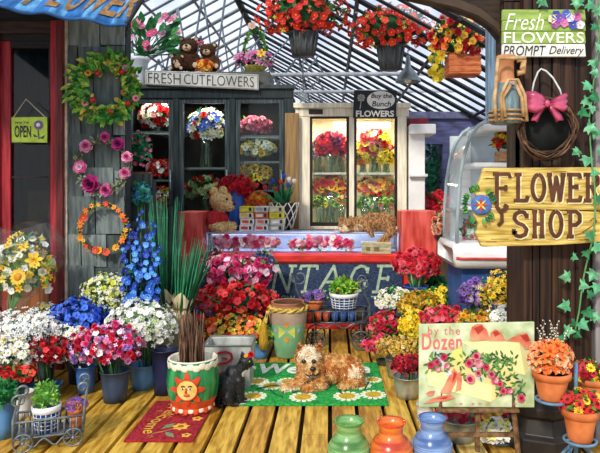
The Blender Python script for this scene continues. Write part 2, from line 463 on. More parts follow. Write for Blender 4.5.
# ================= floor of boards
mb = MB(); wd = .195
for i in range(-34, 34):
    x = i * wd
    y = -1.5 + R.uniform(-1.5, 0)
    while y < 21:
        L = R.uniform(2.4, 3.4)
        mb.box((x + wd / 2, y + L / 2, -.02 + R.uniform(-.002, .001)), (wd - .03, L - .006, .04), None, R.choice((0, 0, 0, 1, 1, 2)))
        y += L
mb.span((-6.8, -3, -.08), (6.8, 21.5, -.045), 3)
boards = [mat('#c08a22', .5, .3, 6, '#e4bb50', stretch=(6, .8, 1), bump=.15), mat('#ad741a', .5, .3, 6, '#d8a640', stretch=(6, .8, 1), bump=.15),
          mat('#c99530', .5, .3, 5, '#ecd07c', stretch=(5, .7, 1), bump=.15), mat('#2a1608', .9)]
fo = mb.build('floor', boards, None, smooth=False, kind='structure')
# ================= shingled shop front on the left, with its door
YW = 5.4
sh = [mat(c, .85, .35, 7, stretch=(5, 5, .7), bump=.3) for c in ('#6b7777', '#5a6666', '#778282', '#4c5858')]
wl = structure_root('wall_shingled', (X(96, YW), YW, 0))
mb = MB(); mb.span((X(66, YW), YW + .03, 0), (X(125, YW), YW + .16, 3.55), 0)
mb.build('wall_core', mat('#2d3236', .9), wl, smooth=False)
mb = MB(); x0, x1 = X(68, YW), X(125, YW); z = 0; row = 0
while z < 3.5:
    hgt = R.uniform(.24, .33); x = x0 - (.14 if row % 2 else 0)
    while x < x1 - .03:
        ww = R.uniform(.22, .29)
        a = max(x, x0); b = min(x + ww, x1)
        if b - a > .04:
            dz = R.uniform(-.02, .02)
            mb.box(((a + b) / 2, YW + .005, z + hgt / 2 + dz), (b - a - .012, .03, hgt + .01), (math.radians(2.5), 0, 0), R.randrange(4))
        x += ww
    z += hgt; row += 1
mb.build('shingle_cladding', sh, wl, smooth=False)
mb = MB(); mb.span((X(66.2, YW), YW - .03, 0), (X(68.4, YW), YW + .03, 3.5)); mb.build('corner_bead', mat('#cfc6b4', .7), wl, smooth=False)
# low shingled return wall behind
mb = MB(); YR = 5.75
mb.span((X(124, YR), YR + .02, 0), (X(152, YR), YR + .14, Z(180, YR)), 4)
z = 0
while z < Z(181, YR) - .05:
    x = X(124, YR); hgt = .26
    while x < X(152, YR) - .05:
        ww = min(R.uniform(.16, .22), X(152, YR) - x); mb.box((x + ww / 2, YR, z + hgt / 2), (ww - .012, .03, min(hgt, Z(180, YR) - z)), None, R.randrange(4)); x += ww
    z += hgt
mb.build('wall_low', sh + [mat('#2d3236', .9)], None, smooth=False, kind='structure')
# door
dr = structure_root('door_1', (X(30, YW), YW, 0))
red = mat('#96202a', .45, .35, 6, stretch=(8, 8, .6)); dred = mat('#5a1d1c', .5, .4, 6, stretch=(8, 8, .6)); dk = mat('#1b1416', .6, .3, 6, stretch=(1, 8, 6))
def dbox(a, y0, b, y1, f, t, m, name, smooth=False, bev=.004):
    q = MB(); q.span((X(a, YW), YW + f, Z(y1, YW)), (X(b, YW), YW + f + t, Z(y0, YW))); return q.build(name, m, dr, smooth, bev)
dbox(53, 22, 66, 368, -.05, .14, red, 'door_post'); dbox(-12, 22, 0, 368, -.05, .14, red, 'door_post')
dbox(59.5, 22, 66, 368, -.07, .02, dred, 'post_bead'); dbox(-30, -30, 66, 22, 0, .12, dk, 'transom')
dbox(0, 22, 53, 34, -.03, .1, mat('#35201a', .6, .4, 5, stretch=(1, 5, 8)), 'lintel'); dbox(0, 34, 53, 41, -.01, .08, dk, 'lintel')
leaf_red = mat('#8e2a22', .45, .4, 6, stretch=(9, 9, .6))
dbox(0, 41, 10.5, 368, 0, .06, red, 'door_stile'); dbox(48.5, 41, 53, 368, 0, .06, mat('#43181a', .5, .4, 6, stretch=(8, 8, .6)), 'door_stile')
dbox(10.5, 41, 48.5, 48, 0, .06, dk, 'door_rail'); dbox(10.5, 262, 48.5, 275, 0, .06, leaf_red, 'door_rail'); dbox(10.5, 275, 48.5, 368, .015, .03, mat('#7d4a24', .5, .4, 5, stretch=(9, 9, .7)), 'door_panel')
dbox(10.5, 48, 48.5, 262, .03, .006, glass('#a8adad', .035, name='door_glass'), 'door_glass', bev=0)
dbox(11, 176, 48, 178, .012, .018, dk, 'glazing_bar', bev=0)
q = MB(); q.flat([(28, 191), (50, 191), (50, 262), (28, 262)], YW + .1, .01); pp = q.build('paper_picture', mat('#9a7a62', .8, .3, 6, '#b8977a'), dr, False)
q = MB()
for i in range(34): q.leaf(P(40 + R.uniform(-6, 6), 230 + R.uniform(-14, 16), YW + .097), P(40 + R.uniform(-8, 8), 222 + R.uniform(-14, 14), YW + .095), .03, (0, -1, 0), 0, .0)
q.build('picture_leaves', mat('#6a8a64', .8), pp)
PK_ = fl('rose', '#d0657c', '#e89aa8')
for a, b, r_ in ((42, 219, 5), (37, 226, 4), (45, 229, 4)): bloom(pp, PK_, P(a, b, YW + .095), (0, -1, .1), S(r_, YW), 'picture_rose', P(39, 226.5, YW + .105))
# dim room behind the door
mb = MB()
mb.span((-4.6, 6.0, 0), (-2.08, 6.06, 3.4)); mb.span((-2.12, 5.57, 0), (-2.08, 6.0, 3.4)); mb.span((-4.66, 5.5, 0), (-4.6, 6.0, 3.4)); mb.span((-4.6, 5.57, 3.4), (-2.08, 6.06, 3.45))
mb.build('wall_room_back', mat('#4a3a30', .9, .6, 3, '#7c7468', stretch=(6, 1, 1)), None, False, kind='structure')
mb = MB(); mb.span((-4.6, YW + .02, 0), (X(-12, YW), YW + .16, 3.55)); mb.build('wall_left', mat('#4a2a22', .8), None, False, kind='structure')
# ================= greenhouse: glazed gable roof, rafters, purlins, lattice trusses
RX, RZ, SL = -1.6, 4.9, .55
roof = structure_root('ceiling', (RX, 12, RZ))
XE, XWE = 3.2, -4.3; Y0, Y1 = 5.9, 20.0
def rz(x): return RZ - SL * abs(x - RX)
pane = glass('#f2f6ff', .05, .3, 'roof_glass')
for xe in (XE, XWE):
    mb = MB(); mb.add([(RX, Y0, RZ + .05), (xe, Y0, rz(xe) + .05), (xe, Y1, rz(xe) + .05), (RX, Y1, RZ + .05)], [(0, 1, 2, 3)])
    o = mb.build('glass_slope', pane, roof, False)
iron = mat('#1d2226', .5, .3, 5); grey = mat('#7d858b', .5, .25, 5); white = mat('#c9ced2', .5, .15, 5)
y = Y0 + .1; k = 0
while y < Y1:
    for xe in (XE, XWE):
        mb = MB(); r = .022 if k % 3 else .035
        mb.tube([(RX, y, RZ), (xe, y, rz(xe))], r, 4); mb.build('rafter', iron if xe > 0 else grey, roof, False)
    y += .34 + .012 * k; k += 1
for xe in (XE, XWE):
    for i in range(1, 6):
        t = i / 5.0; x = RX + (xe - RX) * t
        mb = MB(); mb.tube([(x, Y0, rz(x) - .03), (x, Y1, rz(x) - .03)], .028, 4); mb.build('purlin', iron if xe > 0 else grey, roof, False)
mb = MB(); mb.tube([(RX, Y0, RZ), (RX, Y1, RZ)], .06, 6); mb.build('ridge_beam', iron, roof)
for y in (9.35, 11.0, 13.0, 16.0):
    zt = 3.42
    mb = MB(); mb.tube([(XWE, y, zt - .05), (XE - .9, y, zt - .0)], .032, 6); mb.build('tie_beam', white, roof)
    mb = MB()
    n = 7; top = [(RX + (XWE - RX) * i / n, y, rz(RX + (XWE - RX) * i / n) - .05) for i in range(n)]
    for i in range(n - 1):
        xb = (top[i][0] + top[i + 1][0]) / 2
        if top[i + 1][2] > zt: mb.tube([top[i], (xb, y, zt), top[i + 1]], .02, 5)
    for xx, dx in ((RX + .05, .8), (RX + 1.5, -.6), (RX + .9, .5)):
        mb.tube([(xx, y, zt), (xx + dx, y, rz(xx + dx) - .05)], .014, 4)
    mb.build('lattice_truss', grey, roof)
mb = MB(); mb.add([(XWE, Y1, rz(XWE)), (XE, Y1, rz(XE)), (RX, Y1, RZ)], [(0, 1, 2)]); mb.build('gable_glass', pane, roof, False)
for i in range(9):
    x = XWE + (XE - XWE) * (i + .5) / 9
    mb = MB(); mb.tube([(x, Y1 - .05, rz(XE)), (x, Y1 - .05, rz(x))], .025, 4); mb.build('gable_bar', grey, roof, False)
stone = mat('#a9adb0', .8, .2, 4)
for nm, a, b in (('wall_back', (XWE, Y1, 0), (XE, Y1 + .1, rz(XE))), ('wall_side_left', (XWE - .1, 5.6, 0), (XWE, Y1, rz(XWE) )), ('wall_side_right', (XE, 5.6, 0), (XE + .1, Y1, rz(XE)))):
    mb = MB(); mb.span(a, b); mb.build(nm, stone, None, False, kind='structure')
# slate-purple partition with openings, at the back right
YP = 9.6; pur = mat('#5d5f88', .7, .25, 4, stretch=(1, 1, 5))
wp = structure_root('wall_purple', (X(455, YP), YP, 0))
mb = MB()
def ps(a, y0, b, y1, t=.12, f=0): mb.span((X(a, YP), YP + f, max(0, Z(y1, YP))), (X(b, YP), YP + f + t, Z(y0, YP)))
ps(404, 118, 520, 144); ps(404, 144, 432, 400); ps(443, 144, 451, 400); ps(462, 144, 520, 400); ps(432, 262, 443, 400); ps(451, 262, 462, 400)
mb.build('partition', pur, wp, False, .006)
mb = MB(); ps(404, 112, 520, 119, .2, -.06); mb.build('cornice', mat('#6f718f', .6), wp, False, .006)
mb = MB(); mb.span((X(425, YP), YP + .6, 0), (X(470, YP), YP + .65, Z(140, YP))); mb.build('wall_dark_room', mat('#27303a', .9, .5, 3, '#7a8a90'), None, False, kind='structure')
# slatted wooden deck against it
dk_ = thing('slatted_bench', 'slanted rack of weathered wooden slats behind the red counter end', 'rack', (X(447, 7.6), 7.6, 0))
for i in range(9):
    mb = MB(); x = X(437, 7.6) + i * .075
    mb.tube([(x - .02, 7.9, .82 - i * .0), (x + .26, 7.2, .30)], .024, 4); mb.build('slat', mat('#a89068', .7, .4, 6), dk_, False)
for s in (0, 1):
    mb = MB(); xx = 0
    mb.span((X(437, 7.6) + .0 + .22 * s, 7.86 - .58 * s, .0), (X(437, 7.6) + .6 + .22 * s, 7.9 - .58 * s, .75 - .43 * s)); mb.build('support_board', mat('#4d3b27', .8), dk_, False)
# ================= front opening on the right: pillar, header, upper boarding, blue post
YF = 3.78
pl = structure_root('pillar', (X(560, YF), YF, 0))
wood = mat('#21140f', .6, .55, 5, '#3a261b', stretch=(7, 7, .35), bump=.4)
wood2 = mat('#2a1a13', .6, .5, 5, '#4a3122', stretch=(7, 7, .35), bump=.4)
edges = [525, 534, 541, 553, 562, 577, 594]
for a, b in zip(edges, edges[1:]):
    mb = MB(); mb.span((X(a, YF), YF + R.uniform(0, .03), 0), (X(b, YF) - .004, YF + .4, 3.3)); mb.build('pillar_board', R.choice((wood, wood2)), pl, False, .006)
mb = MB(); mb.span((X(595, YF), YF - .01, 0), (X(625, YF), YF + .5, 3.3)); mb.build('jamb', mat('#8a8588', .7, .25, 4, stretch=(6, 6, .5)), pl, False, .01)
mb = MB()
mb.lathe([(.25, 0), (.25, .09), (.215, .11), (.19, .2), (.215, .22), (.215, .27), (.16, .3), (.145, .37), (.001, .37)], (X(543, YF) , YF + .03, 0), 8, 0)
mb.build('plinth', mat('#2b2622', .45, .3, 8), pl, False, .006)
hd = structure_root('trim_1', (X(520, 4.0), 4.0, 3))
YH = 4.02
mb = MB(); mb.flat([(380, -60), (380, -14), (428, -3), (456, 4), (478, 12), (494, 23), (503, 34), (503, 60), (640, 60), (640, -60)], YH, .18); mb.build('arched_header', mat('#2a2019', .7, .4, 5, '#46372b', stretch=(1, 1, 6)), hd, False)
mb = MB(); mb.flat([(380, -20), (428, -9), (456, -2), (480, 8), (500, 24), (507, 34), (501, 34), (494, 26), (478, 15), (456, 7), (428, 0), (380, -11)], YH - .03, .05); mb.build('arch_moulding', mat('#453629', .6, .3, 5), hd, False)
for i, (a, b) in enumerate(((-60, 3), (3, 58), (58, 84), (84, 112), (112, 172))):
    mb = MB(); mb.span((X(503 if b < 100 else 519, YF + .12), YF + .10, Z(b, YF + .12) + .004), (X(527, YF + .12), YF + .2, Z(a, YF + .12))); mb.build('side_board', (wood, wood2)[i % 2], hd, False, .004)
mb = MB(); mb.span((X(487, 5.55), 5.5, Z(124, 5.25)), (X(501.5, 5.55), 5.62, 3.9)); mb.build('column_blue', mat('#6f8aa3', .6, .4, 6, stretch=(7, 7, .5)), None, False, .008, kind='structure')
# ================= blue awning with lettering
aw = thing('awning', 'bright blue striped shop awning with orange lettering over the red door', 'awning', (X(60, 4.6), 4.6, 2.9))
def awn(u, v, off=0):
    A = Vector((-3.35, 3.55, 2.90)); B = Vector((X(127, 4.72), 4.72, Z(25.5, 4.72))); Ct = Vector((X(163, 5.38), 5.38, 3.5)); Dt = Vector((-3.9, 5.38, 3.5))
    p = A.lerp(B, u).lerp(Dt.lerp(Ct, u), v)
    p.z += .05 * math.sin(v * PI) + .012 * math.sin(u * 46) * (1 - .5 * v); p.y += .012 * math.cos(u * 46)
    return p + Vector((.02, -.6, .8)).normalized() * off
NU, NV = 96, 10
mb = MB(); vs = [awn(i / NU, j / NV) for j in range(NV + 1) for i in range(NU + 1)]
fs = []; ms = []
for j in range(NV):
    for i in range(NU):
        a = j * (NU + 1) + i; fs.append((a, a + 1, a + NU + 2, a + NU + 1)); ms.append(0 if (i // 5) % 2 else 1)
b0 = len(mb.v); mb.v += vs; mb.f += fs; mb.m += ms
awn_blue = mat('#2468ac', .6, .4, 5, stretch=(4, 1, 1)); awn_light = mat('#2f7cc2', .6, .4, 5, '#6aaee0', stretch=(4, 1, 1))
co = mb.build('canopy', [awn_blue, awn_light], aw); so = co.modifiers.new('thick', 'SOLIDIFY'); so.thickness = .012
mb = MB(); mb.tube([awn(i / 60, 0, -.008) for i in range(61)], .014, 6); mb.build('hem', mat('#2a5f9e', .6), aw)
mb = MB()
def uof(px): # find u along the lower edge whose image column is px
    lo, hi = 0, 1
    for _ in range(30):
        m = (lo + hi) / 2; p = awn(m, 0)
        if VX + p.x / p.y * FOC < px: lo = m
        else: hi = m
    return lo
for ch, a, b in (('F', 16, 30), ('L', 40, 52), ('O', 56, 70), ('W', 72, 94), ('E', 95, 110), ('R', 112, 128)):
    ua, ub = uof(a), uof(b)
    put_text(mb, ch, lambda u, v: awn(ua + (ub - ua) * u + .02 * v, .08 + .42 * v, .012), 0, offset=.02)
mb.build('lettering', mat('#8f6838', .6, .35, 20), aw, False)
mb = MB(); mb.tube([awn(1, 0), awn(1, .5), awn(1, 1)], .02, 6); mb.tube([awn(1, 0) + Vector((0, 0, -.01)), Vector((X(126, 5.39), 5.39, 2.98))], .012, 6); mb.build('frame_arm', iron, aw)
# ================= black three-door flower cooler (left) and cream two-door cooler (right)
YC = 8.2
GL = glass('#eef2f2', .018, name='cooler_glass'); SHG = glass('#dfeaea', .08, .12, 'shelf_glass')
def bx(root, name, a, y0, b, y1, Y, t, m, bev=.006, f=0):
    q = MB(); q.span((X(a, Y), Y + f, max(0, Z(y1, Y))), (X(b, Y), Y + f + t, Z(y0, Y))); return q.build(name, m, root, False, bev)
blk = mat('#1f2a2c', .35, .4, 5, '#2f3b3c', stretch=(8, 8, .5)); blk2 = mat('#0e1213', .6); inner = mat('#10100f', .8, .5, 3, '#232522')
bc = thing('flower_cooler', 'tall black three-door glass flower cooler at the left behind the counter', 'cooler', (X(205, YC), YC, 0))
# carcass
q = MB()
xl, xr, zt = X(122, YC), X(292, YC), Z(92, YC); dp = .75
q.span((xl, YC + dp, 0), (xr, YC + dp + .04, zt)); q.span((xl, YC, 0), (xl + .04, YC + dp, zt)); q.span((xr - .04, YC, 0), (xr, YC + dp, zt)); q.span((xl, YC, zt - .05), (xr, YC + dp, zt)); q.span((xl, YC, 0), (xr, YC + dp, .2))
q.build('carcass', inner, bc, False, .006)
bx(bc, 'head_rail', 120, 88, 294, 99, YC, .06, blk, f=-.08); bx(bc, 'cornice', 119, 86, 295, 90, YC, .1, mat('#3a4644', .4), f=-.12)
for a, b in ((122, 129), (174, 180), (230, 236), (284, 293)): bx(bc, 'mullion', a, 98, b, 330, YC, .06, blk, f=-.07)
for a, b in ((129, 174), (180, 230), (236, 284)):
    d = bx(bc, 'door', a, 98, a + 4.5, 330, YC, .04, mat('#2a3436', .3, .35, 5, '#56646a', stretch=(8, 8, .4)), f=-.05)
    for nm, aa, y0, bb, y1 in (('stile', b - 4.5, 98, b, 330), ('rail', a + 4.5, 98, b - 4.5, 104), ('rail', a + 4.5, 300, b - 4.5, 330)):
        q = MB(); q.span((X(aa, YC), YC - .05, max(.01, Z(y1, YC))), (X(bb, YC), YC - .01, Z(y0, YC))); q.build(nm, mat('#2a3436', .3, .35, 5, '#56646a', stretch=(8, 8, .4)), d, False, .005)
    q = MB(); q.span((X(a + 4.5, YC), YC - .03, Z(300, YC)), (X(b - 4.5, YC), YC - .024, Z(104, YC))); q.build('pane', GL, d, False)
    q = MB(); q.tube([(X(b - 2, YC), YC - .09, Z(205, YC)), (X(b - 2, YC), YC - .09, Z(170, YC))], .012); q.build('handle', mat('#8b9495', .3, metal=.8), d)
SH1 = Z(133, YC + .3); SH2 = Z(168, YC + .3); SH3 = Z(216, YC + .3)
for a, b, zs in ((129, 174, SH1), (129, 174, SH3), (180, 230, SH2), (180, 230, SH3), (236, 284, Z(137, YC + .3)), (236, 284, Z(162, YC + .3)), (236, 284, Z(190, YC + .3)), (129, 174, Z(180, YC + .3))):
    q = MB(); q.span((X(a - 2, YC), YC + .06, zs - .02), (X(b + 2, YC), YC + dp, zs)); q.build('shelf', SHG, bc, False)
    q = MB(); q.span((X(a - 2, YC), YC + .05, zs - .022), (X(b + 2, YC), YC + .06, zs)); q.build('shelf_edge', mat('#6b7678', .3, .2, 4), bc, False)
q = MB(); q.span((X(146, YC), YC - .02, Z(90, YC)), (X(270, YC), YC + .6, Z(72, YC))); q.build('crown_box', mat('#5a5d58', .6, .3, 5), bc, False, .006)
light('AREA', 'cooler_area_light', (X(205, YC), YC + .25, zt - .09), 22, 2.0, (0, 0, 0), '#fff3e0', .2)
# cream cooler
wc = thing('flower_cooler', 'cream painted two-door glass flower cooler to the right behind the counter', 'cooler', (X(352, YC), YC, 0))
cream = mat('#efe6cd', .5, .16, 5, stretch=(6, 6, .6)); brn = mat('#2a1c12', .5, .4, 5)
q = MB(); xl, xr, zt2 = X(298, YC), X(406, YC), Z(110, YC)
q.span((xl, YC + dp, 0), (xr, YC + dp + .04, zt2)); q.span((xl, YC, 0), (xl + .05, YC + dp, zt2)); q.span((xr - .05, YC, 0), (xr, YC + dp, zt2)); q.span((xl, YC, zt2 - .05), (xr, YC + dp, zt2)); q.span((xl, YC, 0), (xr, YC + dp, .25))
q.build('carcass', mat('#d9cfb2', .6, .2, 4), wc, False, .006)
bx(wc, 'head_rail', 296, 107, 408, 117, YC, .08, cream, f=-.08); bx(wc, 'cornice', 294, 104, 410, 109, YC, .1, cream, f=-.12)
for a, b in ((299, 310), (397, 406)): bx(wc, 'stile', a, 116, b, 330, YC, .07, cream, f=-.07)
bx(wc, 'stile', 349, 116, 354, 330, YC, .07, cream, f=-.07)
bx(wc, 'base_rail', 300, 226, 406, 330, YC, .07, cream, f=-.065)
for a, b in ((310, 349), (354, 397)):
    d = bx(wc, 'door', a, 116, a + 2.6, 227, YC, .04, brn, .003, -.05)
    for nm, aa, y0, bb, y1 in (('stile', b - 2.8, 116, b, 227), ('rail', a + 2.6, 116, b - 2.8, 119), ('rail', a + 2.6, 222, b - 2.8, 227)):
        q = MB(); q.span((X(aa, YC), YC - .05, Z(y1, YC)), (X(bb, YC), YC - .01, Z(y0, YC))); q.build(nm, brn, d, False, .003)
    q = MB(); q.span((X(a + 2.6, YC), YC - .03, Z(222, YC)), (X(b - 2.8, YC), YC - .024, Z(119, YC))); q.build('pane', GL, d, False)
    q = MB(); q.span((X(a + 1, YC), YC + .04, Z(174, YC + .04)), (X(b - 1, YC), YC + dp, Z(172.5, YC + .04))); q.build('shelf', SHG, wc, False)
    q = MB(); q.span((X(a + 1, YC), YC + .03, Z(174.5, YC + .04)), (X(b - 1, YC), YC + .04, Z(172.5, YC + .04))); q.build('shelf_edge', mat('#efeada', .4), wc, False)
    q = MB(); q.span((X(a + 1, YC), YC + .04, Z(231, YC)), (X(b - 1, YC), YC + dp, Z(227.5, YC))); q.build('shelf', mat('#efeada', .4), wc, False, .003)
q = MB(); q.span((X(333, YC), YC + .1, Z(127, YC)), (X(392, YC), YC + .22, Z(121, YC))); q.build('light_tube', mat('#fff6df', .5, emit=1.6), wc, False, .01)
bx(wc, 'name_plate', 309, 110, 323, 115, YC, .01, mat('#2b2620', .5), .002, -.09)
light('AREA', 'cooler_area_light', (X(352, YC), YC + .3, zt2 - .08), 34, 1.2, (0, 0, 0), '#fff3d6', .2)
light('AREA', 'cooler_area_light', (X(352, YC), YC + .12, Z(176, YC)), 12, 1.2, (math.radians(-20), 0, 0), '#fff3d6', .06)  # extra light added under the shelf to lift the dark lower tier
# tan board between the coolers
q = MB(); q.span((X(285, 8.04), 8.03, 0), (X(299, 8.04), 8.07, Z(113, 8.04))); tag(q.build('wooden_board', mat('#8f7148', .6, .3, 5, stretch=(7, 7, .5)), None, False, .01), 'narrow upright tan board between the black and cream coolers', 'board')
# white pedestal right of the cream cooler
wq = thing('pedestal', 'white square pedestal with overhanging cap right of the cream cooler', 'pedestal', (X(419, 8.1), 8.1, 0))
q = MB(); q.span((X(409, 8.1), 8.1, 0), (X(425, 8.1), 8.5, Z(134, 8.1))); q.build('shaft', mat('#f2f2ee', .6, .08, 4), wq, False, .01)
q = MB(); q.span((X(409, 8.1), 7.98, Z(134, 8.0)), (X(434.5, 8.1), 8.56, Z(124, 8.0))); q.build('cap', mat('#f4f4f0', .6, .08, 4), wq, False, .015)
q = MB(); q.span((X(408.6, 8.1), 8.02, Z(177, 8.1)), (X(427, 8.1), 8.53, Z(174, 8.1))); q.build('collar', mat('#e8e8e4', .6), wq, False, .01)
q = MB(); q.span((X(410, 8.1), 8.1, Z(123.8, 8.1)), (X(428, 8.1), 8.5, Z(118, 8.1))); tag(q.build('red_box', mat('#8d2a35', .6, .2, 6), None, False, .01), 'flat dark red box lying on the white pedestal cap', 'box')
# ================= red counter with navy chalk front
YK = 6.9
kt = thing('counter', 'red painted shop counter with a navy lettered front panel', 'counter', (X(306, YK), YK, 0))
cred = mat('#d8332b', .45, .22, 5, stretch=(1, 1, 4)); cred2 = mat('#c42a26', .5, .25, 5)
LZ = .86
q = MB(); q.span((X(178, YK), YK, 0), (X(437, YK), YK + .62, .10)); q.span((X(180, YK), YK + .03, .1), (X(435, YK), YK + .6, LZ - .1)); q.build('body', cred2, kt, False, .008)
q = MB(); q.span((X(178, YK), YK - .03, LZ - .10), (X(437, YK), YK + .63, LZ)); q.build('ledge', cred, kt, False, .012)
q = MB(); q.span((X(206, YK), YK - .036, LZ - .085), (X(412, YK), YK - .028, LZ - .078)); q.build('ledge_groove', mat('#5c1512', .6), kt, False)
q = MB(); q.span((X(200, YK), YK - .015, Z(316, YK)), (X(402, YK), YK + .03, Z(263, YK))); q.build('chalk_panel', mat('#26344f', .7, .35, 30, '#3d4f73', stretch=(1, 1, 3)), kt, False)
for a, b, hh in ((175, 202, 212), (403, 437, 211)):
    q = MB(); q.span((X(a, YK), YK + .14, LZ - .02), (X(b, YK + .14), YK + .62, Z(hh, YK + .14))); q.build('end_box', mat('#d6382f', .45, .3, 4, '#e86a5e', stretch=(3, 3, .6)), kt, False, .012)
q = MB(); q.span((X(404, YK), YK - .02, .05), (X(437, YK), YK + .04, LZ - .1)); q.build('end_post', cred, kt, False, .008)
q = MB(); 
for ch, a, b in (('V', 222, 246), ('I', 248, 262), ('N', 271, 297), ('T', 299, 318), ('A', 320, 346), ('G', 350, 370), ('E', 375, 396)):
    glyph(q, ch, a - 3, 266, b - 5, 292, YK - .02, 2.7, .006, 0, 5)
face_text(q, 'OW', 281, 295.5, 295, 302, YK - .02); face_text(q, 'TE', 371, 296, 387, 306, YK - .02)
q.build('lettering', mat('#a9bfa6', .7, .2, 20), kt, False)
# low glass case on the counter
gc = thing('display_case', 'low glass display case along the top of the red counter', 'display case', (X(306, 7.1), 7.1, LZ))
GZ = Z(233.5, 7.1); gx0, gx1 = X(207, 7.1), X(398, 7.1); GY1 = 7.52
cg = glass('#e6eeff', .05, .1, 'case_glass'); edge = mat('#b9c9e4', .3, .15, 5)
q = MB(); q.span((gx0, 7.1, LZ + .005), (gx1, 7.108, GZ)); q.build('front_pane', cg, gc, False)
q = MB(); q.span((gx0, 7.1, GZ), (gx1, GY1, GZ + .012)); q.build('top_pane', glass('#eef4ff', .1, .12, 'case_top'), gc, False)
for xx in (gx0, gx1 - .008):
    q = MB(); q.span((xx, 7.11, LZ + .005), (xx + .008, GY1, GZ)); q.build('end_pane', cg, gc, False)
q = MB(); q.span((gx0 + .01, GY1 - .02, LZ + .005), (gx1 - .01, GY1, GZ)); q.build('back_panel', mat('#c9daf6', .35, .15, 2, '#f8fbff', stretch=(1.5, 1, 5)), gc, False)
for a in (gx0, gx1):
    q = MB(); q.tube([(a, 7.1, LZ + .004), (a, 7.1, GZ + .006)], .012, 6); q.build('corner_strip', edge, gc)
q = MB(); q.tube([(gx0, 7.1, GZ + .006), (gx1, 7.1, GZ + .006)], .012, 6); q.build('edge_strip', edge, gc)
q = MB(); q.span((gx0 + .05, 7.125, GZ - .022), (gx1 - .05, 7.145, GZ - .008)); q.build('added_case_glow', mat('#fff8ea', .5, emit=1.0), gc, False)  # glowing strip added only to brighten the inside of the case
light('AREA', 'added_case_fill', ((gx0 + gx1) / 2, 7.18, GZ - .03), 3.5, gx1 - gx0 - .1, (math.radians(-25), 0, 0), '#f4f8ff', .05)  # fill light added with the strip, no fitting of the case
q = MB(); q.span((gx0 + .02, 7.12, LZ + .004), (gx1 - .02, GY1 - .03, LZ + .02)); q.build('tray', mat('#d8e4f8', .3, .15, 3), gc, False)
# wooden shelf behind carrying what stands on the counter's back
q = MB(); q.span((X(206, 7.7), 7.56, .0), (X(410, 7.7), 7.95, GZ)); tag(q.build('back_counter', mat('#3a2f28', .7), None, False, .01), 'dark back counter standing between the red counter and the coolers', 'counter')
# ================= white round-cornered display case on a blue plinth (right)
YD = 5.25
dc = thing('display_case', 'white curved-glass display case with red stripe on a blue plinth', 'display case', (X(530, YD), YD, 0))
whi = mat('#e9ebec', .35, .12, 4, stretch=(1, 1, 4)); XR = X(622, YD)
def rr(x, y0, y1, z0, z1, mi=0, r=.05): pass
q = MB(); q.span((X(463, YD), YD + .05, 0), (XR, YD + .7, Z(267, YD))); q.build('plinth', mat('#27508c', .6, .3, 4), dc, False, .01)
sec = []
for k in range(9):
    a = -PI / 2 + PI * k / 8; sec.append((-math.cos(a) * .10, Z(255.5, YD) + math.sin(a) * .115))
q = MB(); pts = []
for dy, z in sec: pts.append((X(462, YD), dy, z))
xs = [X(452, YD), X(455, YD), X(462, YD), XR]; sc_ = [.55, .9, 1, 1]
vs = []; zc = Z(255.5, YD)
for xx, s_ in zip(xs, sc_):
    for dy, z in sec: vs.append((xx, YD + dy * s_, zc + (z - zc) * s_))
    vs.append((xx, YD + .7, zc + .115 * s_)); vs.append((xx, YD + .7, zc - .115 * s_))
n = 11; fs = []
for i in range(3):
    for j in range(n): fs.append((i * n + j, i * n + (j + 1) % n, (i + 1) * n + (j + 1) % n, (i + 1) * n + j))
fs.append(tuple(range(n))); q.add(vs, fs); q.build('base_cushion', whi, dc)
q = MB(); q.tube([(X(454, YD), YD - .092, Z(257, YD)), (X(460, YD), YD - .104, Z(257.5, YD)), (XR, YD - .104, Z(258.5, YD))], .012, 6); q.build('red_stripe', mat('#c2453f', .5), dc)
def curve_edge(y):   # outline of the left end in measured units
    return [(486, 121), (478, 126), (470, 138), (464, 155), (460, 178), (458, 205), (457, 243)]
ol = curve_edge(0)
for yy, nm in ((YD, 'end_frame'), (YD + .6, 'end_frame')):
    q = MB(); q.tube([P(a, b, YD) + Vector((0, yy - YD, 0)) for a, b in ol], .016, 6); q.build(nm, mat('#9fb0b4', .35, .2, 5), dc)
q = MB(); A_ = [P(a, b, YD) for a, b in ol]; vs = [v for v in A_] + [v + Vector((0, .6, 0)) for v in A_]
q.add(vs, [(i, i + 1, i + 8, i + 7) for i in range(6)]); q.build('curved_glass', glass('#f4f6f4', .15, .5, 'curved_glass'), dc)
q = MB(); q.span((X(482, YD), YD - .02, Z(131, YD)), (XR, YD + .66, Z(124, YD))); q.build('top_slab', whi, dc, False, .02)
q = MB(); q.span((X(474, YD), YD + .0, Z(167, YD)), (XR, YD + .6, Z(162.5, YD))); q.build('shelf', whi, dc, False, .008)
q = MB(); q.span((X(462, YD), YD + .0, Z(210, YD)), (XR, YD + .6, Z(207, YD))); q.build('shelf', whi, dc, False, .008)
q = MB(); q.span((X(464, YD), YD + .6, Z(248, YD)), (XR, YD + .63, Z(130, YD))); q.build('back_panel', mat('#cfdbe0', .6, .2, 3), dc, False)
q = MB(); q.span((X(476, YD), YD + .57, Z(206, YD)), (X(486, YD), YD + .6, Z(132, YD))); q.build('back_stile', whi, dc, False)
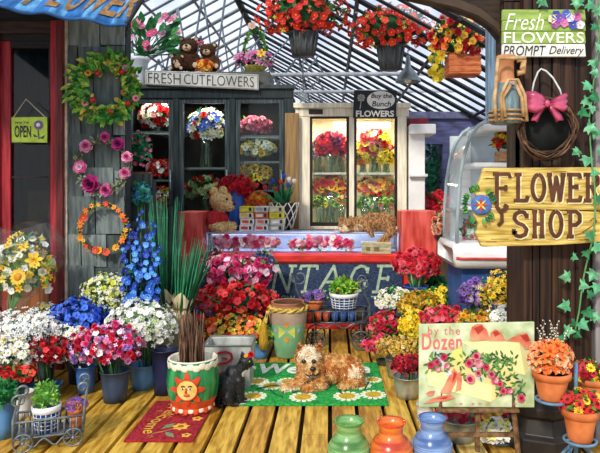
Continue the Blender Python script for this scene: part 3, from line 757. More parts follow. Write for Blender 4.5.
# ================= signs
def board_sign(name, label, cat='sign'):
    return lambda loc: thing(name, label, cat, loc)
YS = 3.66
fs_ = thing('wooden_sign', 'large yellow plank sign reading FLOWER SHOP fixed across the dark pillar', 'sign', P(538, 207, YS))
plank = mat('#c9a23a', .55, .35, 6, '#e8cf78', stretch=(.8, 1, 9), bump=.2)
q = MB(); q.flat([(484, 168), (612, 167), (612, 211), (500, 208.5), (473.5, 207), (479, 200), (474, 192), (480, 181)], YS, .045); q.build('plank', plank, fs_, False, .006)
q = MB(); q.flat([(474, 208), (500, 209.5), (612, 212), (612, 241.5), (560, 245), (500, 246.5), (482, 247), (476, 234), (479, 224), (474, 216)], YS, .045); q.build('plank', plank, fs_, False, .006)
q = MB(); q2 = MB()
def sg(ch, a, y0, b, y1, w=3.8):
    glyph(q2, ch, a + .7, y0 + .7, b + .7, y1 + .7, YS - .004, w + 1.6, .003); glyph(q, ch, a, y0, b, y1, YS - .009, w, .005)
for ch, a, b in (('F', 493, 510), ('L', 514, 528), ('O', 531, 546), ('W', 548, 565), ('E', 567, 581), ('R', 584, 600)):
    if ch == 'F':
        stroke(q2, [(497.7, 175), (497.7, 207)], YS - .004, 5.4, .003); stroke(q2, [(494, 174.7), (509, 174.7), (511, 178)], YS - .004, 5, .003)
        stroke(q, [(497, 174), (497, 207), (500, 211), (505, 210), (507, 206.5), (504, 205)], YS - .009, 3.8, .005); stroke(q, [(497, 207), (502, 214), (502, 222), (498, 225.5)], YS - .009, 3.4, .005)
        stroke(q, [(493, 174), (509, 174), (510.5, 178)], YS - .009, 3.6, .005); stroke(q, [(497, 188), (506, 188)], YS - .009, 3, .005); stroke(q, [(506, 185), (506, 191)], YS - .009, 3, .005)
    else: sg(ch, a, 174.5, b, 200.5)
for ch, a, b in (('S', 513, 528), ('H', 532, 545), ('O', 549, 563), ('P', 567, 581)): sg(ch, a, 211.5, b, 236.5)
q2.build('letter_outline', mat('#efe3b0', .6), fs_, False); q.build('lettering', mat('#5a3420', .5, .3, 12), fs_, False)
q = MB(); stroke(q, [(566, 238), (580, 234), (592, 226), (597, 221), (594, 218), (590, 221)], YS - .003, .9, .002); stroke(q, [(583, 233), (596, 231)], YS - .003, .8, .002); q.build('scroll_ornament', mat('#7a5a2c', .6), fs_, False)
q = MB()
for i in range(14):
    a = R.uniform(480, 585); b = R.choice((172, 178, 203, 214, 220, 239, 242)) + R.uniform(-1, 1); stroke(q, [(a, b), (a + R.uniform(6, 18), b + R.uniform(-.6, .8))], YS - .002, .5, .002)
q.build('wood_crack', mat('#7d6124', .8), fs_, False)
ro = thing('rosette', 'round blue rosette with a red and yellow star on the sign edge', 'rosette', P(481, 205, YS - .04))
q = MB(); q.lathe([(.001, .02), (.05, .02), (.062, .012), (.062, 0), (.001, 0)], P(481, 205, YS - .005), 24, 0, (0, -1, 0)); q.build('disc', mat('#4a72b8', .5, .25, 20), ro)
q = MB()
for i in range(8):
    a = 2 * PI * i / 8; L_ = 8.2 if i % 2 == 0 else 7.4; mi = i % 2
    q.flat([(481, 205), (481 + 2.6 * math.cos(a - .45), 205 + 2.6 * math.sin(a - .45)), (481 + L_ * math.cos(a), 205 + L_ * math.sin(a)), (481 + 2.6 * math.cos(a + .45), 205 + 2.6 * math.sin(a + .45))], YS - .03, .005, mi)
q.build('star', [mat('#c93a2e', .5), mat('#efc94a', .5)], ro, False)
q = MB()
for i in range(26):
    a = R.uniform(0, 6.28); c_ = P(479 + 11 * math.cos(a), 205 + 14 * math.sin(a), YS - .012); d_ = Vector((math.cos(a), -.3, -math.sin(a)))
    q.leaf(c_, c_ + d_ * .045, .03, (0, -1, .2), R.randrange(3))
q.build('foliage', gmats(), ro)
# painted sign at the top right
YT = 3.74
ts = thing('painted_sign', 'green and white painted board offering fresh flowers, above the bow wreath', 'sign', P(544, 33, YT))
gr_ = mat('#93b157', .6, .25, 6, stretch=(1, 1, 6))
for a, b, m in ((9.5, 20, gr_), (20.4, 31, gr_), (31.4, 43.5, gr_), (44, 56.5, mat('#e9e9e2', .6, .1, 6))):
    q = MB(); q.flat([(502.5, a), (585, a), (586, b), (502, b)], YT, .025); q.build('plank', m, ts, False, .003)
q = MB(); face_text(q, 'Fresh', 505, 13.5, 544, 30, YT - .004, 0, shear=.35, offset=-.005); face_text(q, 'FLOWERS', 504, 32, 584, 43, YT - .004, 0, offset=.008); q.build('lettering', mat('#f3f4e6', .6, .06), ts, False)
q = MB(); face_text(q, 'PROMPT', 503.5, 45.5, 546, 55.5, YT - .004, 0, shear=.2); face_text(q, 'Delivery', 549, 46, 584, 56.5, YT - .004, 0, shear=.35); q.build('lettering', mat('#2e3233', .6), ts, False)
for i, (a, b, c_) in enumerate(((556, 15, '#3f56b8'), (566, 14, '#4a62c4'), (577, 17, '#c054a8'), (555, 24, '#a84ba8'), (564, 23, '#d977b4'), (573, 25, '#4255bb'), (580, 25, '#e6e0f0'), (570, 18, '#d3d6f4'), (560, 18, '#7a54b8'), (552, 19, '#f0ead0'))):
    bloom(ts, fl('five', c_), P(a, b, YT - .008), (0, -1, 0), S(4.6, YT), 'flower_motif')
# OPEN sign hung inside the door
YO = YW - .075
os_ = thing('open_sign', 'small lime green OPEN sign hanging in the red door', 'sign', P(29, 130, YO))
q = MB(); q.flat([(11.5, 117.5), (47, 117), (47, 142.5), (12, 142)], YO, .012); q.build('board', mat('#b7d34a', .5, .2, 8), os_, False, .003)
q = MB(); q.flat([(11, 117), (47.5, 116.5), (47.5, 143), (11.5, 142.6)], YO + .004, .012); q.build('border', mat('#6d7f3a', .5), os_, False)
q = MB(); face_text(q, 'OPEN', 14.5, 125.5, 31, 137.5, YO - .003, 0, offset=.02); face_text(q, "we're", 15, 120.5, 29, 123.8, YO - .003, 0, shear=.3); q.build('lettering', mat('#2c2a3a', .5), os_, False)
bloom(os_, fl('sun', '#6a5a94', '#e8e6ef'), P(38.5, 125, YO - .006), (0, -1, 0), S(5, YO), 'flower_motif')
q = MB(); stroke(q, [(38, 130), (39, 139)], YO - .003, .9, .003); q.build('stem_motif', mat('#3f3f5c', .5), os_, False)
for lp_ in ([(38.5, 137), (33, 134), (34, 137)], [(39, 138), (45, 135), (43, 139)]):
    q = MB(); q.flat(lp_, YO - .003, .003); q.build('leaf_motif', mat('#3f3f5c', .5), os_, False)
q = MB(); q.tube([P(13, 118, YO), P(26, 99, YO + .0), P(46, 118, YO)], .004, 5); q.build('cord', mat('#cfc9b8', .6), os_)
# FRESH CUT FLOWERS on the black cooler
YB = YC - .16
fc = thing('shop_sign', 'long white sign reading FRESH CUT FLOWERS on top of the black cooler', 'sign', P(201, 80, YB))
q = MB(); q.flat([(145, 70), (258.5, 74.5), (258.5, 90), (145, 84.5)], YB, .05); q.build('board', mat('#d9d9d0', .6, .12, 6), fc, False, .008)
q = MB(); face_text(q, 'FRESH', 148, 72.5, 180.5, 82.8, YB - .006, tilt=1.2, offset=-.01); face_text(q, 'CUT', 184, 74, 205, 84, YB - .006, tilt=.7, offset=-.01); face_text(q, 'FLOWERS', 207, 75, 254, 85.3, YB - .006, tilt=1.8, offset=-.01); q.build('lettering', mat('#3a3a38', .6), fc, False)
q = MB(); stroke(q, [(146, 71), (257.5, 75.4), (257.5, 89), (146, 83.6), (146, 71)], YB - .003, .5, .003); q.build('border_line', mat('#8a8a84', .6), fc, False)
# Buy the Bunch sign on the cream cooler
bs = thing('shop_sign', 'black sign with a white oval reading Buy the Bunch FLOWERS on the cream cooler', 'sign', P(375, 104, YB))
q = MB(); q.flat([(354, 90), (397, 90.5), (396, 118.5), (353, 117.5)], YB, .04); q.build('board', mat('#23272a', .5, .2, 6), bs, False, .006)
q = MB(); q.flat([(381 + 14 * math.cos(a * PI / 12), 100 + 9 * math.sin(a * PI / 12)) for a in range(24)], YB - .003, .004); face_text(q, 'FLOWERS', 356, 110.5, 394, 116.8, YB - .004, offset=.03); q.build('oval_panel', mat('#eceae2', .6, .06), bs, False)
q = MB(); face_text(q, 'Buy the', 371, 93.5, 392, 99.5, YB - .007, shear=.2, offset=.015); face_text(q, 'Bunch', 372, 101, 391, 106.5, YB - .007, shear=.2, offset=.015); q.build('lettering', mat('#26282a', .6), bs, False)
bloom(bs, fl('pom', '#b9bdb8'), P(361, 98, YB - .004), (0, -1, 0), S(4.5, YB), 'flower_motif')
q = MB(); stroke(q, [(361, 102), (360, 109)], YB - .002, .8, .003); q.build('stem_motif', mat('#b9bdb8', .6), bs, False)
# ================= wreaths on the shingles
def ring(px, py, Y, r, a, jit=0):
    return P(px + (r + R.uniform(-jit, jit)) * math.cos(a), py - (r + R.uniform(-jit, jit)) * math.sin(a), Y)
YH1 = YW - .06
RED, DRED, PINK, MAG, ORG, YEL, WHT, BLU, PUR, CRM, LAV = '#d42a2e', '#9c1420', '#ef7fa6', '#c42a6e', '#ee6f22', '#f4cd2e', '#f4f3ee', '#2f56c8', '#7a4fa6', '#f4e7c0', '#c9a4dc'
wr = thing('wreath', 'big green leafy wreath with red apples, topmost on the grey shingles', 'wreath', P(105, 89, YH1))
mb = MB(); mb.tube([ring(105, 89, YH1, 25, 2 * PI * i / 24) for i in range(24)], S(5, YH1), 6, 1, closed=True)
for i in range(560):
    a = R.uniform(0, 6.28); rad = R.gauss(25, 4.6); b = P(105 + rad * math.cos(a), 89 - rad * math.sin(a), YH1 - R.uniform(0, .05))
    t = Vector((math.cos(a + R.uniform(-1.3, 1.3)), -R.uniform(.1, .7), math.sin(a + R.uniform(-1.3, 1.3)))).normalized()
    mb.leaf(b, b + t * S(R.uniform(7, 11.5), YH1), S(5, YH1), (0, -1, .3), R.choice((0, 0, 0, 1, 1, 2, 2, 3)))
mb.build('foliage', [mat('#4f9a3a', .5, .3, 20), mat('#2c6a30', .5, .3, 20), mat('#8cbb46', .5, .3, 20), mat('#c9b64a', .5, .3, 20)], wr)
for a, b in ((98, 73), (93, 100), (111, 111), (122, 72), (128, 103)):
    q = MB(); q.ball(P(a, b, YH1 - .07), S(3, YH1), 10, 7); q.build('apple', mat('#a5202c', .3, .25, 15), wr)
for a, b, c_ in ((88, 73, '#c79a3a'), (107, 62, '#b98a30'), (124, 92, '#a2793a'), (126, 68, PINK), (85, 103, '#e08a9a'), (117, 66, RED), (136, 98, PINK)):
    bloom(wr, fl('daisy', c_, '#7a4a22'), P(a, b, YH1 - .06), (R.uniform(-.3, .3), -1, .2), S(4, YH1), 'flower')
wr = thing('wreath', 'wreath of pink and magenta roses on a twig ring, middle of the shingle wall', 'wreath', P(103, 166, YH1))
mb = MB()
for k in range(5):
    ph = R.uniform(0, 6); mb.tube([ring(103, 166, YH1 - .01 * k, 25 + 1.6 * math.sin(i * .9 + ph), 2 * PI * i / 30) for i in range(30)], S(.6, YH1), 4, 0, closed=True)
mb.build('twig_ring', mat('#5d5440', .8, .3, 15), wr)
mb = MB()
for i in range(120):
    a = R.uniform(0, 6.28); b = ring(103, 166, YH1 - .02, 25, a, 3); t = Vector((R.uniform(-1, 1), -.4, R.uniform(-1, 1))).normalized()
    mb.leaf(b, b + t * S(R.uniform(4, 8), YH1), S(2.6, YH1), (0, -1, .2), R.randrange(3))
mb.build('foliage', [mat('#6d7a5c', .6, .3, 20), mat('#8e9a80', .6, .3, 20), mat('#46543a', .6, .3, 20)], wr)
for a, b, r, c1, c2 in ((86, 146, 7, '#e79ac0', '#c85a90'), (105, 137, 5.5, '#d8569a', '#b03070'), (118, 144, 7, '#a92a78', '#7d1656'), (127, 157, 6, '#ec9ac0', '#cf5f96'), (125, 173, 6, '#e98cb8', '#c95490'), (106, 190, 7, '#d568a2', '#b03a7c'), (90.5, 184, 10, '#a82a72', '#7a1450'), (80, 167, 7, '#e06aa6', '#f3cfe0')):
    bloom(wr, fl('rose', c1, c2), P(a, b, YH1 - .04), (R.uniform(-.25, .25), -1, R.uniform(-.1, .3)), S(r, YH1), 'rose')
wr = thing('wreath', 'thin wreath of orange and yellow autumn blossoms, lowest on the shingles', 'wreath', P(103, 228, YH1))
mb = MB()
for k in range(4):
    ph = R.uniform(0, 6); mb.tube([ring(103, 228, YH1 - .008 * k, 23.5 + 1.3 * math.sin(i * .8 + ph), 2 * PI * i / 30) for i in range(30)], S(.5, YH1), 4, 0, closed=True)
mb.build('twig_ring', mat('#4a3a28', .8, .3, 15), wr)
mb = MB()
for i in range(110):
    a = R.uniform(0, 6.28); b = ring(103, 228, YH1 - .02, 23.5, a, 2.5); t = Vector((R.uniform(-1, 1), -.4, R.uniform(-1, 1))).normalized()
    mb.leaf(b, b + t * S(R.uniform(3, 5.5), YH1), S(2.2, YH1), (0, -1, .2), R.randrange(3))
mb.build('foliage', [mat('#5c6a34', .6, .3, 20), mat('#b8702a', .6, .3, 20), mat('#7a8a44', .6, .3, 20)], wr)
for i in range(22):
    a = 2 * PI * i / 22 + R.uniform(-.12, .12)
    bloom(wr, R.choice((fl('lily', '#e8762a', YEL), fl('five', '#f2a32c', RED), fl('lily', '#f0b93a', RED), fl('five', '#d84a34', YEL))), ring(103, 228, YH1 - .04, 23.5, a, 2), (R.uniform(-.4, .4), -1, R.uniform(-.3, .4)), S(R.choice((2.2, 2.8, 3.4, 4)), YH1), 'flower')
for i in range(7):
    q = MB(); q.ball(ring(103, 228, YH1 - .03, 24, i * .9 + .3, 3), S(1.8, YH1), 7, 5); q.build('berry', mat('#241a18' if i % 2 else '#c8323c', .3), wr)
# ================= wrapped spring bouquet by the door
YQ = 4.95
bq = thing('wrapped_bouquet', 'clear wrapped bouquet of yellow and white daffodils leaning by the red door', 'bouquet', (X(14, YQ), YQ, 0))
bunch(bq, 25, 268, YQ, 25, 31, [(fl('lily', '#f6e27a', '#e8a820'), 3), (fl('five', WHT, YEL), 3), (fl('daisy', WHT, YEL), 2), (fl('rose', '#f7f4e4', '#e8e2b8'), 2), (fl('lily', YEL, ORG), 3)], 74, 5.5, depth=.55, nleaf=110, lsize=15, zmin=-.6, wid=.28, greens=['#3f7d46', '#7fae54', '#b3c98a'])
bloom(bq, fl('lily', '#f2c93c', '#d8902a'), P(34, 260, YQ - .2), (.5, -1, .3), S(8, YQ), 'bloom'); bloom(bq, fl('sun', '#f2c63c', '#c8881e'), P(18, 277, YQ - .2), (0, -1, .2), S(8, YQ), 'bloom')
q = MB(); c_ = P(20, 262, YQ); n = 28; vs = []
rows = [(8, 322, 4), (9, 312, 5), (14, 300, 15), (22, 280, 27), (26, 260, 34), (25, 240, 33), (22, 226, 28)]
for k, (cx, cy, r) in enumerate(rows):
    for j in range(n):
        a = 2 * PI * j / n; rr_ = r * (1 + (.06 * math.sin(5 * a) if k > 2 else 0)); p = P(cx + rr_ * math.cos(a) * (1.12 if k > 2 and math.cos(a) > .6 else 1), cy + (4 * math.sin(3 * a) if k == 6 else 0), YQ); p.y += S(rr_ * .62, YQ) * math.sin(a); vs.append(p)
q.add(vs, [(k * n + j, k * n + (j + 1) % n, (k + 1) * n + (j + 1) % n, (k + 1) * n + j) for k in range(len(rows) - 1) for j in range(n)]); q.build('clear_wrap', glass('#f6f8f8', .06, .06, 'cellophane'), bq)
q = MB()
for i in range(12): q.tube([P(8 + R.uniform(-2.5, 2.5), 345, YQ) + Vector((0, R.uniform(-.02, .02), -.25)), P(8 + R.uniform(-2, 2), 315, YQ), P(20 + R.uniform(-12, 12), 285, YQ)], .006, 4)
q.build('stem_bundle', mat('#5d8a4c', .6), bq)
q = MB(); q.tube([P(8 + 4.6 * math.cos(t * PI / 8), 314 - 1.0 * math.sin(t * PI / 8), YQ) + Vector((0, .03 * math.sin(t * PI / 8), 0)) for t in range(16)], .008, 5, closed=True); q.build('tie', mat('#dcdcd2', .5), bq)
mb = MB(); bucket_mesh(mb, (X(8, YQ), YQ, 0), .13, .1, .42); mb.build('bucket', mat('#33415a', .5, .3, 6), bq)
# ================= buckets of cut flowers, left of the path
BB, NAVY, GALV, SLATE = '#3f6ea8', '#23304c', '#a9b4b8', '#46546a'
T = lambda c, c2='#f4eec0': fl('tiny', c, c2)
def cut(label, px, py, rx, ry, Y, specs, n, size, bk, bw, top, stuff=0, sspecs=None, ssize=2.2, greens=None, nleaf=50, lsize=9, depth=.6, bx=None, metal=0, zmin=-.5, core=.72, group=None, wid=.45):
    f = flower_bucket(label, bx if bx is not None else px, VY + FOC * EYE / Y, bw, top, bk, metal=metal)
    bunch(f, px, py, Y, rx, ry, specs, n, size, depth, zmin, greens, nleaf, lsize, core, stuff, ssize, sspecs, wid=wid)
    q = MB()
    b = Vector((X(bx if bx is not None else px, Y), Y, max(.12, Z(top, Y) * .55))); t = P(px, py, Y)
    for i in range(9):
        o = Vector((R.uniform(-1, 1), R.uniform(-1, 1), 0)); q.tube([b + o * S(bw * .25, Y), t + o * S(rx * .4, Y)], .006, 4)
    q.build('stem_bundle', mat('#3f6b3a', .6, .3, 8), f)
    return f
cut('white baby\'s breath cloud behind the red carnations, below the wrapped bouquet', 24, 330, 31, 17, 4.72, [(fl('daisy', WHT, '#e4d98a'), 1)], 30, 4, '#2a3244', 22, 352, 560, [(T(WHT), 5), (T('#dfe4f0'), 2)], 2.4, ['#9aa89a', '#6d8a6a', '#cfd6cc'], 40, 7)
cut('wispy sprig of white and yellow blossoms standing against the red door', 46, 322, 13, 16, 5.1, [(fl('five', WHT, YEL), 2), (fl('five', '#f3e27c', '#c9a020'), 2)], 16, 4, '#39465a', 18, 346, 120, [(T(WHT), 3), (T('#e6df8a'), 2)], 2, ['#7c9a4c', '#4f7a3c', '#a8b86a'], 40, 8, core=.4)
cut('low bunch of cream daisies over red geraniums at the left edge', 13, 356, 21, 14, 4.5, [(fl('daisy', WHT, '#f0d890'), 3), (fl('pom', CRM), 2)], 34, 5.5, '#222b44', 26, 378, 80, [(T(WHT), 1)], 2.2)
gx = cut('red geranium heads hanging under the cream daisies at the left edge', 14, 374, 19, 8, 4.32, [(fl('pom', RED), 3), (fl('five', '#e84a3c', '#7a1010'), 2)], 26, 4.6, '#1d2740', 24, 386)
cut('bunch of deep red carnations with bluish stems, behind the left garden cart', 42, 351, 24, 14, 4.62, [(fl('pom', RED), 4), (fl('pom', DRED), 2), (fl('five', '#e23a3a', '#601010'), 2)], 52, 4.8, BB, 30, 384, 60, [(T('#d8363c', RED), 2), (T('#f0d8dc'), 1)], 2.2, ['#2f5a50', '#4f7f78', '#2b4a3a'], 70, 13, bx=46, wid=.25)
cut('bunch of white and cream daisies right of the red carnations', 67, 348, 21, 20, 4.75, [(fl('daisy', WHT, '#e8c86a'), 4), (fl('five', '#f4efe0', '#c9a85a'), 2)], 46, 4.8, '#3a68b0', 20, 366, 150, [(T(WHT), 3)], 2.3, None, bx=86)
cut('thick bunch of royal blue cornflowers below the shingle wall', 79, 322, 27, 20, 5.0, [(fl('pom', '#2a4fc0'), 4), (fl('five', '#3f6ee0', '#1a2a70'), 3), (fl('pom', '#1f3a9a'), 2)], 80, 4.8, NAVY, 24, 350, 140, [(T('#3460d0', '#9ab4f0'), 3)], 2.4, ['#22407a', '#1d4a5a', '#2c6a4a'])
cut('airy bunch of yellow-green blossoms high under the lowest wreath', 107, 294, 21, 17, 5.14, [(fl('five', '#d3d24a', '#8aa02a'), 3), (fl('five', '#e6e8d0', YEL), 3)], 34, 3.8, '#3a4a4a', 22, 330, 260, [(T('#dfe4d4'), 3), (T('#c6cf4e'), 2), (T('#6a9ad0'), .5)], 2, ['#6f8f62', '#4a7048', '#a0b56a'], 70, 8, depth=.5)
dl = flower_bucket('tall spires of bright blue delphinium beside the wreaths', 141, VY + 960 / 5.05, 26, 322, '#2b3a58')
for k, (tx, ty, bx_, w_) in enumerate(((141, 208, 141, 9), (129, 222, 133, 9), (153, 220, 149, 9), (135, 232, 137, 9), (148, 234, 146, 9), (122, 246, 129, 8), (158, 246, 152, 8), (141, 246, 141, 10))):
    yy = 5.05 + (.09 if k < 3 else -.08) + R.uniform(-.03, .03); A_ = P(bx_, 306, yy); B_ = P(tx, ty, yy)
    q = MB(); q.tube([Vector((X(141, 5.05), 5.05, .15)), A_, B_], [.008, .008, .003], 4); q.build('stem', mat('#2f6a4a', .6), dl)
    for i in range(24):
        t_ = 1 - (i + R.random()) / 24; rr_ = S(w_, yy) * (.18 + .82 * (1 - t_) ** .7) * R.uniform(.5, 1.05); a_ = R.uniform(0, 6.28)
        if math.sin(a_) > .3 and R.random() < .7: a_ = -a_
        p_ = A_.lerp(B_, t_) + Vector((math.cos(a_) * rr_, math.sin(a_) * rr_, 0))
        bloom(dl, pick([(fl('five', '#2f6fd8', '#dbe8ff'), 4), (fl('five', '#57a0ee', '#f4f8ff'), 3), (fl('five', '#2446b4', '#9ab8f4'), 4), (fl('five', '#1c2f86', '#7a9ae8'), 2)]), p_, (math.cos(a_), math.sin(a_) - .5, .2), S(R.uniform(2.6, 4.8), yy) * (.6 + .5 * (1 - t_)))
foliage(dl, P(141, 285, 5.05), (S(15, 5.05), S(9, 5.05), S(26, 5.05)), 120, S(9, 5.05), ['#1f3f7a', '#22603f', '#16305e'], .6)
cut('frothy white stock flowers with green buds beside the reed bundles', 141, 326, 31, 22, 4.86, [(fl('five', WHT, '#b9cf8a'), 4), (fl('five', '#eef2e4', '#e4cf6a'), 2)], 70, 4.2, '#5c8fc0', 28, 364, 360, [(T(WHT), 5), (T('#bcd49a'), 2)], 2.4, ['#3f7a4a', '#74a464', '#2c5a3a'], 60, 8, bx=144, metal=.0)
cut('mound of mixed pink, red and lavender carnations in a navy bucket', 106, 347, 31, 22, 4.56, [(fl('pom', '#e0447c'), 4), (fl('pom', '#d8263e'), 4), (fl('pom', '#e89ac8'), 3), (fl('pom', '#b28ad2'), 2), (fl('five', WHT, PINK), 1)], 88, 4.4, '#36465e', 28, 371, 120, [(T('#f0c8de'), 2), (T('#e05a8a'), 2), (T(LAV), 2)], 2.3, ['#5a4a7a', '#3f5a4a', '#7a3a5a'], 40, 7, bx=115)
def plain_bucket(label, bx, by, bw, top, col, name='bucket', cat='bucket', metal=0):
    Y = D(by); mb = MB(); r = S(bw / 2, Y); bucket_mesh(mb, (X(bx, Y), Y, 0), r, r * .8, Z(top, Y))
    return tag(mb.build(name, mat(col, .45, .3, 8, metal=metal, stretch=(1, 1, .4)), None), label, cat)
plain_bucket('dark navy empty bucket between the white stock and the sun planter', 165, 393, 26, 350, '#1c2547')
plain_bucket('small off-white bucket behind the left garden cart', 23, 416, 20, 392, '#c6c9c4')
f = flower_bucket('blue bucket holding a bushy green fern at the left edge', 4, 437, 22, 402, '#4f7fae', cat='plant', name='potted_plant')
foliage(f, P(5, 394, D(437)), (S(13, D(437)), S(12, D(437)), S(13, D(437))), 110, S(9, D(437)), ['#2f8a4a', '#4fae5c', '#1f6a3c'], .5)
# ---- reed bundles wrapped in kraft paper
REED = 'wrapped reed bundles'
def reeds(label, px, Y, w_, ytop, ywrap, ybase, lean):
    t = thing('reed_bundle', label, 'reeds', (X(px, Y), Y, 0), REED); mb = MB()
    for i in range(70):
        a = R.uniform(0, 6.28); r = R.random() ** .5; o = Vector((math.cos(a), math.sin(a), 0)) * r
        b = P(px, ywrap + 20, Y) + o * S(w_ * .3, Y); m_ = P(px + lean * .4, ywrap - 10, Y) + o * S(w_ * .6, Y); e = P(px + lean, ytop + R.uniform(0, 24), Y) + o * S(w_ * 1.0, Y)
        mb.tube([b, m_, e], [S(1.1, Y), S(.9, Y), S(.15, Y)], 4, R.randrange(3))
    mb.build('reed_stalks', [mat('#1f6a44', .5, .3, 10), mat('#2f8a5c', .5, .3, 10), mat('#123f30', .5, .3, 10)], t)
    q = MB(); base = P(px, ybase, Y); h = Z(ywrap, Y) - .0; n = 20; vs = []
    for k, (r, z) in enumerate(((.62, 0), (.72, h * .2), (.85, h * .55), (.62, h * .85), (.95, h * 1.0))):
        for j in range(n):
            a = 2 * PI * j / n; rr_ = S(w_ * .55, Y) * r * (1 + .1 * math.sin(7 * a + k)); vs.append((X(px, Y) + rr_ * math.cos(a), Y + rr_ * math.sin(a), z + (.04 * math.sin(3 * a) if k == 4 else 0)))
    q.add(vs, [(k * n + j, k * n + (j + 1) % n, (k + 1) * n + (j + 1) % n, (k + 1) * n + j) for k in range(4) for j in range(n)]); o = q.build('paper_wrap', mat('#b7a67c', .7, .35, 4, '#d9cda6', stretch=(3, 3, .6), bump=.3), t)
    so = o.modifiers.new('thick', 'SOLIDIFY'); so.thickness = .006
    q = MB(); zz = h * .85; rr_ = S(w_ * .55, Y) * .66; q.tube([(X(px, Y) + rr_ * math.cos(a * .4), Y + rr_ * math.sin(a * .4), zz) for a in range(16)], .008, 5, closed=True); q.build('string', mat('#6b5230', .8), t)
reeds('tall bundle of dark green reeds in kraft paper, nearest the delphiniums', 166, 5.3, 22, 196, 291, 370, -2)
reeds('shorter bundle of dark green reeds in kraft paper, nearest the red counter end', 183, 5.15, 20, 236, 296, 372, 12)
# ---- sun planter with brown twigs
YN = D(411); sp = thing('planter', 'green ceramic planter with a smiling sun face, standing on the red mat', 'planter', (X(193, YN), YN, 0))
h = Z(356, YN); r = S(25, YN)
prof = [(r * .6, 0), (r * .74, h * .04), (r * .95, h * .3), (r * 1.03, h * .56), (r * .99, h * .8), (r * .93, h * .9), (r * .98, h * .98), (r * .93, h), (r * .85, h * .97), (r * .8, h * .7), (.001, h * .68)]
q = MB(); q.lathe(prof, (X(193, YN), YN, 0), 40, [1, 2, 0, 0, 0, 0, 1, 1, 1, 3], cap0=True)
n0 = 26
for k in range(n0):     # scalloped cream drips below the rim and orange ones above the foot
    a = 2 * PI * k / n0; q.ball((X(193, YN) + r * .962 * math.cos(a), YN + r * .962 * math.sin(a), h * (.915 - .03 * (k % 2))), (r * .03, r * .17, h * .06), 8, 6, 1, (0, 0, a)); q.ball((X(193, YN) + r * .8 * math.cos(a), YN + r * .8 * math.sin(a), h * .14), (r * .05, r * .16, h * (.085 if k % 2 else .06)), 8, 6, 2 if k % 2 else 1, (0, -.35, a))
q.build('pot', [mat('#1d7a45', .25, .35, 7, '#3aa060', stretch=(3, 3, .6), spec=.5), mat('#efe9d2', .3, .12, 8), mat('#d9542a', .3, .25, 8), mat('#3a2a1c', .9)], sp)
def onpot(u, v, off):  # u,v in radii of the emblem, wrapped round the belly
    z = h * .53 + v * r; a = -PI / 2 + u
    k = 0
    for (r1, z1), (r2, z2) in zip(prof, prof[1:7]):
        if z1 <= z <= z2: k = r1 + (r2 - r1) * (z - z1) / (z2 - z1); break
    return Vector((X(193, YN) + (k + off) * math.cos(a), YN + (k + off) * math.sin(a), z))
def potshape(mb, fn, off, mi=0, nr=5, na=36):
    b = len(mb.v); mb.v.append(onpot(*fn(0, 0), off)); 
    for i in range(1, nr + 1):
        for j in range(na): mb.v.append(onpot(*fn(i / nr, 2 * PI * j / na), off))
    for j in range(na):
        mb.f.append((b, b + 1 + j, b + 1 + (j + 1) % na)); mb.m.append(mi)
        for i in range(nr - 1): mb.f.append((b + 1 + i * na + j, b + 1 + (i + 1) * na + j, b + 1 + (i + 1) * na + (j + 1) % na, b + 1 + i * na + (j + 1) % na)); mb.m.append(mi)
q = MB(); potshape(q, lambda t, a: (t * (.53 + .15 * math.cos(8 * a)) * math.cos(a), t * (.53 + .15 * math.cos(8 * a)) * math.sin(a)), .007, 0, 6, 64); q.build('sun_rays', mat('#d8482a', .35, .25, 10), sp)
q = MB(); potshape(q, lambda t, a: (t * .37 * math.cos(a), t * .39 * math.sin(a)), .013); q.build('sun_face', mat('#f0c352', .35, .2, 10, '#f7dc8a'), sp)
q = MB()
for sx in (-1, 1):
    potshape(q, lambda t, a: (sx * .13 + t * .07 * math.cos(a), .08 + t * .035 * math.sin(a)), .016, 1, 2, 12); potshape(q, lambda t, a: (sx * .13 + t * .03 * math.cos(a), .08 + t * .035 * math.sin(a)), .018, 0, 2, 10)
    q.tube([onpot(sx * (.06 + .03 * i), .15 + .03 * math.sin(i * .8), .016) for i in range(5)], .005, 4, 0)
q.tube([onpot(.0, .1, .016), onpot(-.02, 0, .018), onpot(-.05, -.07, .02), onpot(.02, -.08, .02)], .006, 4, 2)
q.tube([onpot(-.1 + .05 * i, -.16 - .03 * math.sin(i * PI / 4), .017) for i in range(5)], .008, 4, 2)
q.tube([onpot(.37 * math.cos(i * .21), .39 * math.sin(i * .21), .013) for i in range(30)], .004, 4, 2, closed=True)
q.build('sun_features', [mat('#5a2a16', .4), mat('#f6efe0', .4), mat('#c8502a', .4)], sp)
q = MB()
for i in range(60):
    a = R.uniform(0, 6.28); rr_ = r * .5 * R.random() ** .5; b = Vector((X(192, YN) + rr_ * math.cos(a), YN + rr_ * math.sin(a), h * .7)); q.tube([b, b + Vector((R.uniform(-.02, .02), R.uniform(-.02, .02), .15)), b + Vector((R.uniform(-.03, .03), R.uniform(-.03, .03), R.uniform(.3, .46)))], [.009, .007, .003], 4, R.randrange(2))
q.build('twig_bundle', [mat('#5a4030', .8, .4, 12), mat('#7d5f48', .8, .4, 12)], sp)
